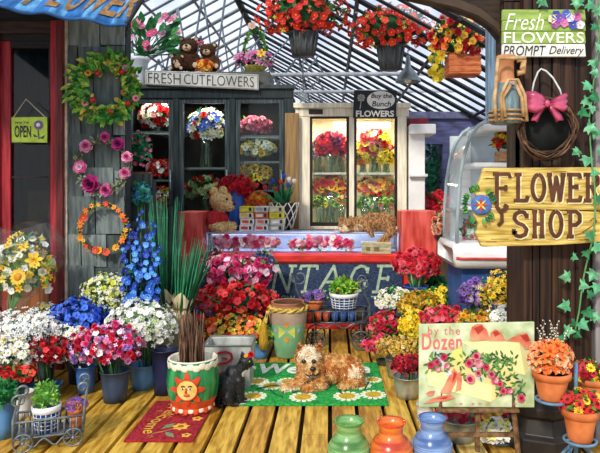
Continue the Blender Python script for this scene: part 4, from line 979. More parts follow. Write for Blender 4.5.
# ---- flowers in front of the counter, left
cut('pink and magenta phlox, highest of the mass before the counter', 236, 272, 36, 15, 6.25, [(fl('pom', '#e4508a'), 4), (fl('five', '#f0a0c4', WHT), 3), (fl('pom', '#d02a6a'), 3), (fl('five', '#f6d4e4', PINK), 2)], 92, 4.6, '#39506a', 34, 320, 80, [(T('#f2b4d0'), 1), (T('#d8487a'), 1)], 2.4)
cut('lavender blue asters beside the pink phlox at the counter front', 262, 262, 11, 8, 6.5, [(fl('daisy', '#4a4a9a', '#2a2a5a'), 3), (fl('daisy', '#7a6ab8', '#e8d88a'), 2)], 22, 4, '#2d3a55', 16, 320)
cut('red geranium mass in the middle of the flowers before the counter', 236, 302, 38, 17, 6.02, [(fl('pom', '#d8222c'), 5), (fl('five', '#e23a3c', '#8a1018'), 3), (fl('pom', '#b01424'), 2)], 100, 4.8, '#39465a', 34, 330, 60, [(T('#e04048', RED), 1)], 2.4, ['#2c8a4a', '#1d5a34', '#56a860'], 90, 10)
cut('orange and yellow lantana, lowest of the flowers before the counter', 236, 330, 30, 17, 5.8, [(fl('five', '#f08a2a', YEL), 3), (fl('five', '#f2c23a', ORG), 3), (fl('pom', '#e0502a'), 2), (fl('five', '#e86a5a', YEL), 2)], 80, 4.4, '#4a5a6a', 30, 348, 100, [(T('#f4d050'), 2), (T('#ee8030'), 1)], 2.4)
cut('small red and violet posy leaning by the reed bundles', 199, 308, 10, 15, 5.75, [(fl('five', '#d8323c', '#701018'), 3), (fl('five', '#5a4a9a', YEL), 1), (fl('rose', '#cf2a36', '#8a1420'), 1)], 24, 5, '#3a3848', 14, 340, 0, greens=['#3f7a5a', '#2a5a3c', '#4a6a9a'])
cut('yellow-green sprig in a small blue pail behind the clay urn', 261, 335, 11, 10, 5.72, [(fl('five', '#b8c83a', YEL), 2), (fl('five', '#efd03a', ORG), 2), (fl('pom', RED), 1)], 18, 4, '#4a80b8', 17, 343, 30, [(T('#d4dc6a'), 1)], 2, ['#5aa050', '#3a7a3c', '#8ac06a'])
cut('dark purple statice peeking out beside the pink phlox', 214, 266, 12, 14, 6.45, [(fl('pom', '#8a2a6a'), 2), (fl('pom', '#d03a5a'), 3), (fl('five', '#e87a9a', WHT), 2)], 26, 4.2, '#2d3444', 16, 320)
# ---- flowers on the right, in front of the cream case
rb = flower_bucket('bright red and pink carnations in a tall royal blue vase at the counter end', 416, VY + 960 / 6.35, 25, 287, '#2b4fb0', cat='flowers', name='flower_vase', taper=.6)
bunch(rb, 416, 266, 6.35, 20, 15, [(fl('pom', '#e23a4c'), 4), (fl('pom', '#ee6a7c'), 3), (fl('pom', '#d02838'), 2)], 60, 5, .8, -.4, None, 20, 8)
q = MB()
for i in range(26):
    a = R.uniform(0, 6.28); q.tube([(X(416, 6.35) + .03 * math.cos(a), 6.35 + .03 * math.sin(a), Z(292, 6.35)), P(416, 270, 6.35) + Vector((.12 * math.cos(a), .12 * math.sin(a), 0))], .006, 4, i % 2)
q.build('stem_bundle', [mat('#3f9a5a', .5), mat('#9ac88a', .5)], rb)
cut('white daisies mixed with yellow at the foot of the navy panel', 394, 300, 16, 11, 6.1, [(fl('daisy', WHT, YEL), 4), (fl('daisy', '#f6f2d8', '#e0b83a'), 1)], 40, 4.4, '#5a6a5a', 20, 322, 60, [(T(WHT), 1)], 2.3)
cut('golden brown chrysanthemums below the blue vase', 418, 305, 18, 12, 5.9, [(fl('pom', '#c9a02a'), 3), (fl('five', '#e8c23a', '#8a5a1a'), 3), (fl('pom', '#b8862a'), 2)], 48, 4, '#4f5a4a', 22, 326, 70, [(T('#d8b040'), 1)], 2.2)
cut('clear yellow daisies right of the golden chrysanthemums', 446, 298, 19, 11, 6.05, [(fl('five', '#f6d22e', ORG), 4), (fl('daisy', '#f2c21e', '#a8701a'), 2)], 50, 4.2, '#3f5a44', 22, 322, 40, [(T(YEL), 1)], 2.2, ['#1f7a44', '#2c6a3a', '#4a9a54'], 90, 12)
cut('purple asters in front of the blue plinth', 474, 296, 13, 15, 4.95, [(fl('daisy', '#7a52a8', '#4a2a6a'), 4), (fl('daisy', '#a487cc', YEL), 2), (fl('pom', '#5f3a92'), 2)], 50, 4.2, '#47404f', 20, 322, 40, [(T('#8a64b8', LAV), 1)], 2.2)
cut('loose yellow mimosa sprays before the blue plinth, beside the pillar', 506, 292, 22, 19, 4.85, [(fl('pom', '#f2cf3a'), 4), (fl('five', '#e8b42a', '#8a5a1a'), 2), (fl('pom', '#d8a82a'), 2)], 70, 3.2, '#4a4a3a', 24, 335, 200, [(T('#f4d84a', YEL), 3), (T('#c98a2a'), 1)], 2.1, ['#3f6a3a', '#22482c', '#7a8a3a'], 60, 8, core=.6)
cut('spiky white asters just above the bouquet poster, beside the pillar', 511, 318, 19, 11, 4.45, [(fl('daisy', WHT, '#e8e4c0'), 1)], 36, 5, '#4a5048', 22, 340, 90, [(T(WHT), 1)], 2.4, ['#9aa88a', '#4a6a44', '#d8dccc'], 90, 9, wid=.2)
cut('rose red zinnias just above the left half of the bouquet poster', 444, 318, 20, 10, 5.35, [(fl('pom', '#e03a52'), 4), (fl('five', '#f0607a', YEL), 2)], 48, 4.6, '#44504a', 22, 335)
cut('orange and yellow marigolds just above the middle of the bouquet poster', 480, 319, 18, 9, 5.0, [(fl('pom', '#f0b02a'), 3), (fl('pom', '#f4d04a'), 3), (fl('pom', '#e8843a'), 1)], 50, 4, '#4a4a3a', 22, 335, 50, [(T(YEL), 1)], 2.2)
cut('lemon yellow chrysanthemums left of the bouquet poster', 413, 330, 13, 17, 5.45, [(fl('pom', '#f2d02a'), 4), (fl('five', '#f6e04a', ORG), 2)], 44, 4.6, '#5a6a6a', 20, 346)
cut('crimson pink begonias at the corner of the red counter base', 383, 325, 14, 12, 6.0, [(fl('pom', '#d8344c'), 4), (fl('five', '#e8607a', YEL), 2)], 40, 4.4, '#3a4038', 18, 342)
cut('bright pink geraniums hanging beside the green mat corner', 379, 345, 13, 9, 5.5, [(fl('five', '#e8486c', '#a01a3a'), 4), (fl('pom', '#d83a5a'), 2)], 30, 5, '#444438', 16, 360, bx=384)
cut('pail of tiny golden buttons left of the bouquet poster', 398, 347, 19, 10, 5.15, [(fl('pom', '#c9a23a'), 3), (fl('pom', '#e4c25a'), 3), (fl('pom', '#f0e0a0'), 1)], 60, 2.6, '#a3a596', 26, 358, 160, [(T('#d8b04a', '#f4e8b0'), 3), (T('#8a5a2a'), 1)], 1.8, ['#8a6a2a', '#a8842e', '#6a5424'], 20, 6, metal=.6)
cut('galvanised pail heaped with dark red berries beside the poster edge', 408, 365, 15, 10, 4.65, [(fl('pom', '#a81a2c'), 4), (fl('pom', '#c82a38'), 2), (fl('pom', '#7a1020'), 2)], 70, 2.8, '#b8bcb8', 30, 376, 60, [(T('#c83040', RED), 1)], 1.8, ['#4a1a1c', '#6a2426', '#35211a'], 10, 5, metal=.7)
cut('leafy green filler bush between the counter end and the case', 436, 290, 14, 9, 6.6, [(fl('five', '#f2c83a', ORG), 1)], 8, 4, '#2d3a30', 18, 320, 0, greens=['#1f7a4a', '#176038', '#3f9a60'], nleaf=120, lsize=12)
cut('peach and coral roses behind the right end of the red counter', 447, 226, 12, 15, 6.98, [(fl('rose', '#f2a884', '#e07a5a'), 4), (fl('rose', '#f6cdb0', '#e8a080'), 3), (fl('rose', '#e0604a', '#b83a2a'), 1)], 44, 5, '#5a4a3a', 20, 250, 0, greens=['#2c7a44', '#1d5434', '#5a9a5c'])
cut('crimson azaleas below the window of the purple wall', 437, 204, 13, 10, 8.6, [(fl('pom', '#d8263e'), 4), (fl('five', '#e84a5c', YEL), 2)], 40, 4.6, '#3a3040', 18, 225)
f = flower_bucket('tall dark green climbing plant in the opening of the purple wall', 430, VY + 960 / 9.0, 16, 262, '#3f3a34', name='potted_plant', cat='plant')
foliage(f, P(431, 178, 9.0), (S(9, 9), S(7, 9), S(34, 9)), 150, S(7, 9), ['#1d6a4a', '#2f8a66', '#14402c'], .55)
# ---- under and beside the easel
cut('galvanised pail of pink tulips behind the easel bars', 460, 413, 20, 6, 3.86, [(fl('pom', '#e8486c'), 3), (fl('five', '#f07a94', WHT), 2)], 34, 4.4, '#a9b2b4', 38, 418, metal=.6, greens=['#2c7a44', '#1d5434', '#5a9a5c'])
cut('white and yellow freesias low behind the right easel leg', 500, 431, 20, 10, 3.82, [(fl('five', WHT, YEL), 3), (fl('five', '#f6ee9a', '#c8a82a'), 3), (fl('five', '#f2e04a', ORG), 2)], 60, 5.2, '#6a8a9a', 26, 440, 100, [(T(WHT), 1), (T('#f4e878'), 1)], 2.4)
cut('small hot pink carnations by the foot of the pillar', 514, 417, 10, 9, 4.15, [(fl('pom', '#e83a62'), 3), (fl('pom', '#f0607e'), 2)], 26, 4.2, '#54605a', 16, 428)
plain_bucket('white enamel bucket behind the blue vase and under the poster', 425, 424, 17, 404, '#dfe4e4')
# ================= door mats
def mat_plate(name, label, x0, x1, y0, y1, m, fringe=None):
    t = thing(name, label, 'mat', ((x0 + x1) / 2, (y0 + y1) / 2, 0))
    q = MB(); q.span((x0, y0, 0), (x1, y1, .014)); q.build('pile', m, t, False, .005); return t
gx0, gx1, gy0, gy1 = -.70, .435, 4.44, 5.52
gm = mat_plate('door_mat', 'green daisy door mat with white lettering under the lying dog', gx0, gx1, gy0, gy1, mat('#17913c', .95, .4, 60, '#35b855', bump=.6))
q = MB(); put_text(q, 'Welcome', lambda u, v: Vector((gx0 + .06 + (gx1 - gx0 - .14) * u, gy1 - .34 + .29 * v, .0165)), offset=.035, shear=.1); q.build('lettering', mat('#e6f2dc', .9), gm, False)
for a, b, s_ in ((251, 383, .95), (271, 387.5, 1), (253, 398, 1.05), (303, 399, 1.05), (288, 383, .9), (317, 388, 1), (338, 382, 1), (359, 387, 1), (347, 398, 1.05), (374, 396.5, 1), (376, 381.5, .8)):
    cx, cy = X(a, D(b)), D(b)
    if cx - .1 * s_ < gx0: cx = gx0 + .1 * s_
    if cx + .1 * s_ > gx1: cx = gx1 - .1 * s_
    q = MB()
    for i in range(13):
        t_ = 2 * PI * i / 13; q.slab([(.04 * s_ * math.cos(t_ - .3), .04 * s_ * math.sin(t_ - .3)), (.098 * s_ * math.cos(t_ - .16), .098 * s_ * math.sin(t_ - .16)), (.105 * s_ * math.cos(t_), .105 * s_ * math.sin(t_)), (.098 * s_ * math.cos(t_ + .16), .098 * s_ * math.sin(t_ + .16)), (.04 * s_ * math.cos(t_ + .3), .04 * s_ * math.sin(t_ + .3))], (cx, cy, .0142), (1, 0, 0), (0, 1, 0), .0015 + .0002 * (i % 2))
    q.slab([(.062 * s_ * math.cos(k * PI / 8), .062 * s_ * math.sin(k * PI / 8)) for k in range(16)], (cx, cy, .0155), (1, 0, 0), (0, 1, 0), .002, 1)
    q.build('daisy_motif', [mat('#eef0d6', .9, .15, 60), mat('#c9a52e', .9, .3, 50)], gm, False)
q = MB()
for pts in (((.10, .30), (.2, .38), (.3, .36)), ((.36, .22), (.42, .34), (.5, .42)), ((.5, .24), (.44, .3), (.38, .38)), ((.7, .2), (.68, .3), (.72, .4)), ((.86, .3), (.88, .4), (.9, .46)), ((.2, .3), (.24, .2), (.3, .14))):
    q = MB(); q.tube([Vector((gx0 + (gx1 - gx0) * a, gy0 + (gy1 - gy0) * b, .0145)) for a, b in pts], .009, 4); q.build('stem_motif', mat('#0d5f28', .95, .3, 40), gm, False)
rx0, rx1, ry0, ry1 = -1.31, -.865, 3.80, 4.52
rm = mat_plate('door_mat', 'dark red door mat with yellow lettering and flowers under the sun planter', rx0, rx1, ry0, ry1, mat('#941a26', .95, .45, 60, '#b52a36', bump=.6))
q = MB(); put_text(q, 'Welcome', lambda u, v: Vector((rx0 + .10 + .09 * v + .03 * math.sin(u * 6), ry1 - .04 - (ry1 - ry0 - .14) * u, .0165)), offset=.01); q.build('lettering', mat('#d8a83a', .9, .2, 40), rm, False)
def star(q, cx, cy, r, k, mi=0, inner=.5, z=.0142): q.slab([((r if i % 2 == 0 else r * inner) * math.cos(PI * i / k + .3), (r if i % 2 == 0 else r * inner) * math.sin(PI * i / k + .3)) for i in range(2 * k)], (cx, cy, z), (1, 0, 0), (0, 1, 0), .002, mi)
for cx, cy, r, k in ((-1.0, 4.02, .062, 7), (-.93, 3.88, .035, 5), (-.92, 4.16, .04, 5), (-.94, 4.30, .04, 6)):
    q = MB(); star(q, cx, cy, r, k, 0, .7); q.slab([(r * .35 * math.cos(i * PI / 4), r * .35 * math.sin(i * PI / 4)) for i in range(8)], (cx, cy, .0158), (1, 0, 0), (0, 1, 0), .002, 1); q.build('flower_motif', [mat('#e0b544', .9, .2, 40), mat('#b0561e', .9)], rm, False)
for a, b, c_, d_ in ((-1.08, 3.93, -1.0, 3.85), (-1.12, 3.98, -1.05, 4.08)):
    q = MB(); u_ = Vector((c_ - a, d_ - b, 0)); n_ = Vector((-u_.y, u_.x, 0)) * .35; q.slab([(0, 0), (.5, .5), (1, 0), (.5, -.5)], (a, b, .0142), u_, n_ * 1.2, .002); q.build('leaf_motif', mat('#6f8f62', .9, .2, 40), rm, False)
q = MB(); q.tube([(-1.16, 3.9, .0145), (-1.08, 3.95, .0145), (-1.02, 4.0, .0145)], .005, 4)
for cx, cy in ((-1.22, 4.3), (-1.2, 4.05), (-1.13, 4.2), (-1.16, 3.86)): q.tube([(cx - .02, cy, .0145), (cx, cy + .02, .0145), (cx + .02, cy, .0145), (cx, cy - .02, .0145)], .003, 4)
q.build('scroll_motif', mat('#a56a4a', .9), rm, False)
# ================= grey pail with red ribbon paint, clay urn, floor vases
YG = D(391); gp = thing('square_pail', 'weathered grey square pail with a red painted loop, behind the black cat', 'pail', (X(228, YG), YG, 0))
q = MB(); hgt = Z(346, YG); w0, w1 = S(22, YG), S(24, YG); dpt = .3
def fr(w_, z_, d_): return [Vector((X(227, YG) + sx * w_, YG + (.0 if sy < 0 and w_ in (w0, w1) else .015 if sy < 0 else d_), z_)) for sx, sy in ((-1, -1), (1, -1), (1, 1), (-1, 1))]
a, b, c_, d_ = fr(w0, 0, dpt), fr(w1, hgt, dpt + .02), fr(w1 * .93, hgt - .004, dpt - .01), fr(w0 * .93, .05, dpt * .95 - .02)
q.add(a + b + c_ + d_, [(3, 2, 1, 0)] + [(i + 4 * k, (i + 1) % 4 + 4 * k, (i + 1) % 4 + 4 * k + 4, i + 4 * k + 4) for k in range(3) for i in range(4)] + [(12, 13, 14, 15)])
q.build('body', mat('#a3a8a2', .5, .35, 9, '#c4c8c2', metal=.2, stretch=(1, 1, .5)), gp, False, .004)
q = MB(); q.tube(fr(w1, hgt, dpt + .02), .01, 6, closed=True); q.build('rim', mat('#7d8480', .4, metal=.5), gp)
q = MB(); stroke(q, [(215, 356), (219, 353), (226, 352), (231, 354), (232, 359), (227, 363), (219, 364), (212, 368), (211, 373), (216, 376), (223, 372)], YG - .012, 2.2, .006); stroke(q, [(222, 358), (227, 359)], YG - .012, 2.2, .006); q.build('painted_loop', mat('#b3222e', .5), gp, False)
YU = D(356); cu = thing('clay_urn', 'tall clay urn tied with a gold rope, fading to green at its foot', 'urn', (X(288, YU), YU, 0))
h = Z(301, YU); r = S(19.5, YU)
q = MB(); q.lathe([(r * .58, 0), (r * .64, h * .03), (r * .78, h * .3), (r * .92, h * .62), (r * 1.0, h * .8), (r * .92, h * .88), (r * .74, h * .91), (r * .76, h * .96), (r * .86, h), (r * .76, h * .99), (r * .66, h * .93), (r * .8, h * .7), (.001, h * .5)], (X(288, YU), YU, 0), 36, [1, 1, 1, 0, 0, 2, 2, 2, 2, 3, 3, 3], cap0=True)
q.build('body', [mat('#a98f7c', .6, .2, 5), mat('#7fb58a', .5, .2, 5), mat('#b07a5a', .6, .25, 6), mat('#5f3a28', .8)], cu)
q = MB()
for j in range(2):
    q.tube([(X(288, YU) + (r * .95 + .012 * math.cos(i * .9 + j * PI)) * math.cos(i * PI / 24), YU + (r * .95 + .012 * math.cos(i * .9 + j * PI)) * math.sin(i * PI / 24), h * .88 + .014 * math.sin(i * .9 + j * PI)) for i in range(48)], .013, 6, closed=True)
tx, ty = X(272, YU), YU - r * .5
for j in range(2): q.tube([(tx - .02 - .01 * i + .01 * math.cos(i + j * PI), ty - .06, h * .88 - .035 * i + .01 * math.sin(i + j * PI)) for i in range(5)], .012, 6)
q.build('rope', mat('#c9a032', .6, .3, 30, '#e6c868'), cu)
q = MB(); q.lathe([(.02, .06), (.035, 0), (.045, -.12), (.04, -.2), (.001, -.2)], (tx - .065, ty - .06, h * .88 - .16), 12)
q.build('tassel', mat('#b98f26', .7, .35, 20, stretch=(8, 8, .3)), cu)
q = MB()
def onurn(px, py, off=.005):
    z = Z(py, YU) ; prf = [(r * .64, h * .03), (r * .78, h * .3), (r * .92, h * .62), (r * 1.0, h * .8), (r * .92, h * .88)]
    k = r
    for (r1, z1), (r2, z2) in zip(prf, prf[1:]):
        if z1 <= z <= z2: k = r1 + (r2 - r1) * (z - z1) / (z2 - z1)
    a_ = -PI / 2 + S(px - 287, YU) / k
    return Vector((X(288, YU) + (k + off) * math.cos(a_), YU + (k + off) * math.sin(a_), z))
for tri, mi in ((((279, 323), (286, 328), (279, 335)), 0), (((295, 323), (288, 328), (295, 335)), 0), (((284, 322), (287, 318), (290, 322), (287, 325)), 1), (((284, 336), (287, 332), (290, 336), (287, 339)), 1), (((273, 327), (275, 324), (277, 327), (275, 330)), 2), (((297, 327), (299, 324), (301, 327), (299, 330)), 2)):
    q.add([onurn(a_, b_) for a_, b_ in tri], [tuple(range(len(tri)))], mi)
q.build('painted_motif', [mat('#d8d25a', .6), mat('#e09a3a', .6), mat('#b9a8c0', .6)], cu, False)
def floor_vase(label, px, by, wpx, ytop, c1, c2, neck):
    Y = D(by); t = thing('vase', label, 'vase', (X(px, Y), Y, 0)); h = Z(ytop, Y); r = S(wpx / 2, Y); n_ = S(neck / 2, Y)
    q = MB(); pr = [(r * .55, 0), (r * .62, h * .02), (r * .9, h * .25), (r, h * .46), (r * .96, h * .56), (r * .78, h * .68), (n_ * .86, h * .74), (n_ * .84, h * .86), (n_ * .94, h * .96), (n_ * 1.02, h), (n_ * .92, h * .99), (n_ * .74, h * .85), (n_ * .76, h * .74), (r * .8, h * .5), (.001, h * .1)]
    q.lathe(pr, (X(px, Y), Y, 0), 40, cap0=True); q.build('body', mat(c1, .22, .3, 4, c2, stretch=(1, 1, 7), spec=.6), t)
    q = MB()
    for z_, rr_ in ((.5, 1.0), (.535, .985), (.46, 1.003), (.4, .985)): q.tube([(X(px, Y) + r * rr_ * math.cos(i * PI / 20), Y + r * rr_ * math.sin(i * PI / 20), h * z_) for i in range(40)], .0025, 4, closed=True)
    q.build('throwing_ring', mat(c2, .3, .2, 6), t)
    q = MB(); q.lathe([(n_ * 1.03, h * .975), (n_ * 1.06, h * .99), (n_ * 1.03, h * 1.005), (n_ * .96, h)], (X(px, Y), Y, 0), 32); q.build('lip', mat(c1, .2, .2, 6), t)
floor_vase('glossy green ceramic vase, nearest the green mat at the front', 349, 474, 42, 420, '#4f8a3c', '#8fc07a', 29)
floor_vase('glossy orange red ceramic vase between the green and the blue vase', 391, 474, 43, 421, '#d8401f', '#f08a3a', 28)
floor_vase('glossy blue ceramic vase beside the easel leg', 432, 471, 40, 417, '#4a72b4', '#8aa8d8', 27)
# ================= bouquet poster on a wooden easel
YE = 3.5
es = thing('easel', 'brown wooden easel carrying the bouquet poster', 'easel', (X(478, YE), YE, 0))
wd_ = mat('#6a4c30', .6, .4, 7, '#8a6a48', stretch=(4, 4, 4))
def bar(name, p0, p1, w_, y0=YE + .05, y1=None):
    q = MB(); a_ = P(*p0, YE); b_ = P(*p1, YE); a_.y = y0; b_.y = y1 if y1 is not None else y0; q.tube([a_, b_], w_, 4); return q.build(name, wd_, es, False, .003)
bar('leg', (448, 330), (436, 452), .017, y1=YE - .02); bar('leg', (508, 330), (517, 452), .017, y1=YE - .02)
o = MB(); o.tube([P(478, 330, YE) + Vector((0, .08, 0)), Vector((X(478, YE), YE + .55, .0))], .016, 4); o.build('rear_leg', wd_, es, False)
es_l = [bar('leg_extension', (436, 452), (434, 462), .017, y0=YE - .02, y1=YE - .03)]; bar('leg_extension', (517, 452), (518, 462), .017, y0=YE - .02, y1=YE - .03)
q = MB(); q.span((X(438, YE), YE - .03, Z(411, YE)), (X(518, YE), YE + .04, Z(408, YE))); q.build('ledge', wd_, es, False, .003)
q = MB(); q.span((X(438, YE), YE, Z(437.5, YE)), (X(516, YE), YE + .03, Z(433.5, YE))); q.build('cross_bar', wd_, es, False, .003)
q = MB(); q.span((X(476, YE), YE + .005, Z(453, YE)), (X(480.5, YE), YE + .035, Z(410, YE))); q.build('centre_post', wd_, es, False, .003)
po = thing('poster', 'pale green picture board of a boxed rose bouquet, lettered by the Dozen, on the easel', 'poster', P(477, 365, YE))
q = MB(); q.flat([(419, 324.5), (534.5, 322), (534.5, 407.5), (419, 407)], YE, .02); q.build('board', mat('#b4cc92', .6, .16, 9, '#e2ecca'), po, False, .003)
def art(name, shapes, mats_, lift=.002):
    q = MB()
    for k_, (pts, mi) in enumerate(shapes): q.flat(pts, YE - lift - .0003 * k_, .0015, mi)
    return q.build(name, mats_, po, False)
pyel = mat('#f3efb0', .6, .06, 5); pyel2 = mat('#e2dc94', .6, .06, 5); pyel3 = mat('#d3cf94', .6, .06, 5)
art('painted_box_lid', [([(462, 342), (519, 341), (525, 375), (509, 371)], 0), ([(519, 341), (523, 344), (529, 371), (525, 375)], 1)], [pyel, pyel3], .002)
art('painted_box', [([(427, 368), (492, 385), (491, 402), (428, 385)], 0), ([(492, 385), (518, 371), (517, 386), (491, 402)], 1), ([(427, 368), (455, 352), (518, 371), (492, 385)], 1)], [pyel, pyel2], .004)
rib_ = [mat('#e0664a', .5, .25, 10, '#f0a080'), mat('#b83c30', .5, .2, 10)]
for k_, (shp, inner_) in enumerate((([(471, 341), (470, 334), (472, 327), (477, 324), (482, 324), (487, 330), (490, 340)], [(474, 328), (482, 325), (484, 329), (478, 335)]), ([(489, 341), (491, 333), (495, 329), (501, 332), (506, 341)], [(493, 332), (497, 330.5), (500, 334), (495, 337)]), ([(506, 341), (513, 337), (520, 334), (527, 333), (531, 340), (532, 350), (526, 349), (519, 342)], [(520, 335.5), (527, 334), (530, 341), (526, 342)]), ([(454, 368), (459, 374), (455, 384), (450, 394), (440, 393), (444, 386), (448, 378)], [(454, 371), (457, 374), (452, 384)]), ([(457, 374), (461, 371), (462, 380), (461, 390), (455, 392), (457, 384)], None), ([(423, 404), (432, 399), (440, 396), (452, 395), (455, 398), (446, 401), (436, 402)], [(436, 399), (448, 396.5), (446, 399)]), ([(426, 393.5), (430, 391), (435, 391), (433, 395.5), (428, 396)], None))):
    q = MB(); q.flat(shp, YE - .0062 - .0003 * k_, .0015, 0)
    if inner_: q.flat(inner_, YE - .0066 - .0003 * k_, .0015, 1)
    q.build('painted_ribbon', rib_, po, False)
q = MB()
for i in range(230):
    if i < 60: cx, cy = R.uniform(428, 450), R.uniform(354, 370)
    elif i < 120: cx, cy = R.uniform(460, 495), R.uniform(352, 380)
    else: cx, cy = R.choice(((R.uniform(487, 515), R.uniform(354, 372)), (R.uniform(497, 524), R.uniform(376, 398))))
    b_ = P(cx, cy, YE - .0085 - .0004 * R.random()); d_ = Vector((R.uniform(-1, 1), 0, R.uniform(-.6, 1))).normalized(); q.leaf(b_, b_ + d_ * S(6, YE), S(2.2, YE), (0, -1, 0), R.randrange(3), 0)
q.build('painted_leaves', [mat('#3f7a3c', .6), mat('#6a9a52', .6), mat('#2c5a34', .6)], po, False)
for cx, cy, rr_ in ((431, 365, 3.2), (437, 362, 3), (444, 357, 3), (438, 369, 2.6), (447, 366, 2.6), (469, 363, 3.6), (476, 356, 3.8), (479, 364, 3.4), (470, 379, 4), (486, 367, 3), (478, 373, 2.8), (491, 374, 3.4), (495, 380, 3.6), (500, 384, 2.6), (503, 391, 3.0), (510, 391, 2.6), (521, 398, 3.4)):
    bloom(po, fl('rose', R.choice(('#e8688a', '#ef94aa', '#d84a6c')), R.choice(('#f4c6cf', '#c83a5a'))), P(cx, cy, YE - .010), (R.uniform(-.2, .2), -1, .15), S(rr_ * 1.3, YE), 'painted_rose')
art('painted_tissue', [([(434, 350), (437, 349), (452, 374), (447, 376)], 0), ([(467, 361), (471, 360), (484, 380), (480, 382)], 0), ([(452, 352), (462, 346), (462, 362), (456, 362)], 1)], [mat('#c9cfe0', .5), mat('#f2e27a', .6)], .0075)
q = MB(); face_text(q, 'by the', 428, 326.5, 460, 337.5, YE - .003, space=1.25); face_text(q, 'Dozen', 422, 333.5, 462, 350, YE - .003, offset=.015, space=1.1); q.build('lettering', mat('#dd7474', .6, .2, 30), po, False)
art('painted_petals', [([(453 + i, 404 + R.uniform(-.6, .6)), (455 + i, 402.6), (457 + i, 404), (455 + i, 405)], 0) for i in (0, 6, 18, 25, 33, 60)], [mat('#d88a90', .6)], .003)
# ================= terracotta pots on a blue iron plant stand (right)
TERR = mat('#c8622e', .55, .25, 6, '#de8450')
YV = 3.30
ps_ = thing('plant_stand', 'blue wrought iron plant stand holding terracotta pots by the pillar', 'plant stand', (X(578, YV + .1), YV + .1, 0))
bl = mat('#5f84a4', .45, .25, 8)
def stand_ring(px, py, Y, r_):
    q = MB(); c_ = P(px, py, Y); q.tube([c_ + Vector((r_ * math.cos(i * PI / 12), r_ * math.sin(i * PI / 12), 0)) for i in range(24)], .008, 5, closed=True); q.tube([c_ + Vector((-r_, 0, 0)), c_ + Vector((r_, 0, 0))], .006, 5); q.build('pot_ring', bl, ps_)
post = Vector((X(576, YV + .1), YV + .1, 0)); q = MB(); q.tube([post, post + Vector((0, 0, .62))], .012, 6); q.build('post', bl, ps_)
for px, by, Y, r_ in ((551.5, 399.5, 3.30, .082), (580, 440, 3.24, .082), (592, 401, 3.45, .078)):
    stand_ring(px, by, Y, r_); c_ = P(px, by, Y); z_ = c_.z
    q = MB(); q.tube([post + Vector((0, 0, z_)), post.lerp(Vector((c_.x, c_.y, 0)), .5) + Vector((0, 0, z_ - .06)), c_ + Vector((0, 0, -.004))], .009, 5); q.build('arm', bl, ps_)
for i, (dx, dy) in enumerate(((-.22, -.2), (.22, -.2), (-.1, .1), (.2, .1))):
    q = MB(); q.tube([post + Vector((0, 0, .2)), post + Vector((dx * .3, dy * .3, .13)), post + Vector((dx * .8, dy * .8, .035)), post + Vector((dx, dy, .008))], .01, 6); q.build('leg', bl, ps_)
def terracotta(label, px, by, ytop, w_, Y, specs, n, size, cx, cy, rx, ry, greens=None, stuff=0, sspecs=None):
    base = P(px, by, Y); t = thing('potted_flowers', label, 'plant', base); r_ = S(w_ / 2, Y); h = Z(ytop, Y) - base.z
    q = MB(); q.lathe([(a_, b_) for a_, b_ in pot_profile(r_ / 1.05, h)], base, 32, [0] * 8 + [1], cap0=True); q.build('pot', [TERR, mat('#3a2618', .9)], t)
    bunch(t, cx, cy, Y, rx, ry, specs, n, size, .75, -.4, greens, 70, 9, .6, stuff, 2, sspecs); return t
tp = terracotta('terracotta pot of orange lilies, leftmost on the blue plant stand', 551.5, 399, 371, 38, 3.30, [(fl('lily', '#f0702a', '#c83a1a'), 4), (fl('lily', '#f4935a', RED), 2), (fl('five', '#f0a878', ORG), 1)], 24, 11, 551, 359, 17, 15, None, 120, [(T('#e8d8c8'), 2), (T('#8a9a6a'), 2)])
q = MB()
for i in range(9):
    b_ = P(551 + R.uniform(-12, 12), 350, 3.30); e = b_ + Vector((R.uniform(-.06, .06), R.uniform(-.05, .02), R.uniform(.09, .17))); q.tube([b_, e], .002, 4)
    for k in range(6): q.ball(b_.lerp(e, .4 + .12 * k) + Vector((R.uniform(-.01, .01), 0, 0)), .0045, 5, 4, 1)
q.build('seed_spike', [mat('#6a7a5a', .6), mat('#e8d6d0', .6)], tp)
terracotta('front terracotta pot of red and yellow gerberas, nearest the frame corner', 580, 440, 408, 36, 3.24, [(fl('daisy', '#c81e2a', '#5a0e12'), 4), (fl('daisy', '#e03a2a', '#6a1410'), 2), (fl('daisy', YEL, '#b87a1a'), 3)], 34, 6.5, 581, 404, 19, 12)
terracotta('rear terracotta pot of dark red and yellow blooms, half hidden behind the gerberas', 592, 401, 377, 32, 3.45, [(fl('pom', '#a8182a'), 3), (fl('daisy', '#c82a34', '#5a0e12'), 2), (fl('daisy', YEL, '#b87a1a'), 2)], 30, 5.5, 588, 373, 16, 11)
# ================= ivy on the pillar, bow wreath, jug, potted flowers on the case
iv = thing('ivy_vine', 'long trailing ivy vine climbing the dark pillar past the FLOWER SHOP sign', 'vine', (X(588, 3.7), 3.7, Z(340, 3.7)))
path = [(574, 338), (576, 326), (579, 312), (581, 296), (583, 280), (586, 266), (589, 254), (591, 246), (593, 238), (595, 214), (595, 190), (592, 165), (590, 140), (589, 118), (592, 98), (594, 78), (598, 52), (599, 30), (599, 5), (598, -15)]
vY = [3.72 if not (160 < b < 250) else 3.60 for a, b in path]
pts = [P(a, b, y_) for (a, b), y_ in zip(path, vY)]
q = MB(); q.tube(pts, .0055, 5); q.build('stem', mat('#5f9a5a', .6), iv)
q = MB(); lob = [(0, 0), (.28, -.12), (.62, -.05), (.42, .2), (.72, .5), (.36, .48), (0, 1.15), (-.36, .48), (-.72, .5), (-.42, .2), (-.62, -.05), (-.28, -.12)]
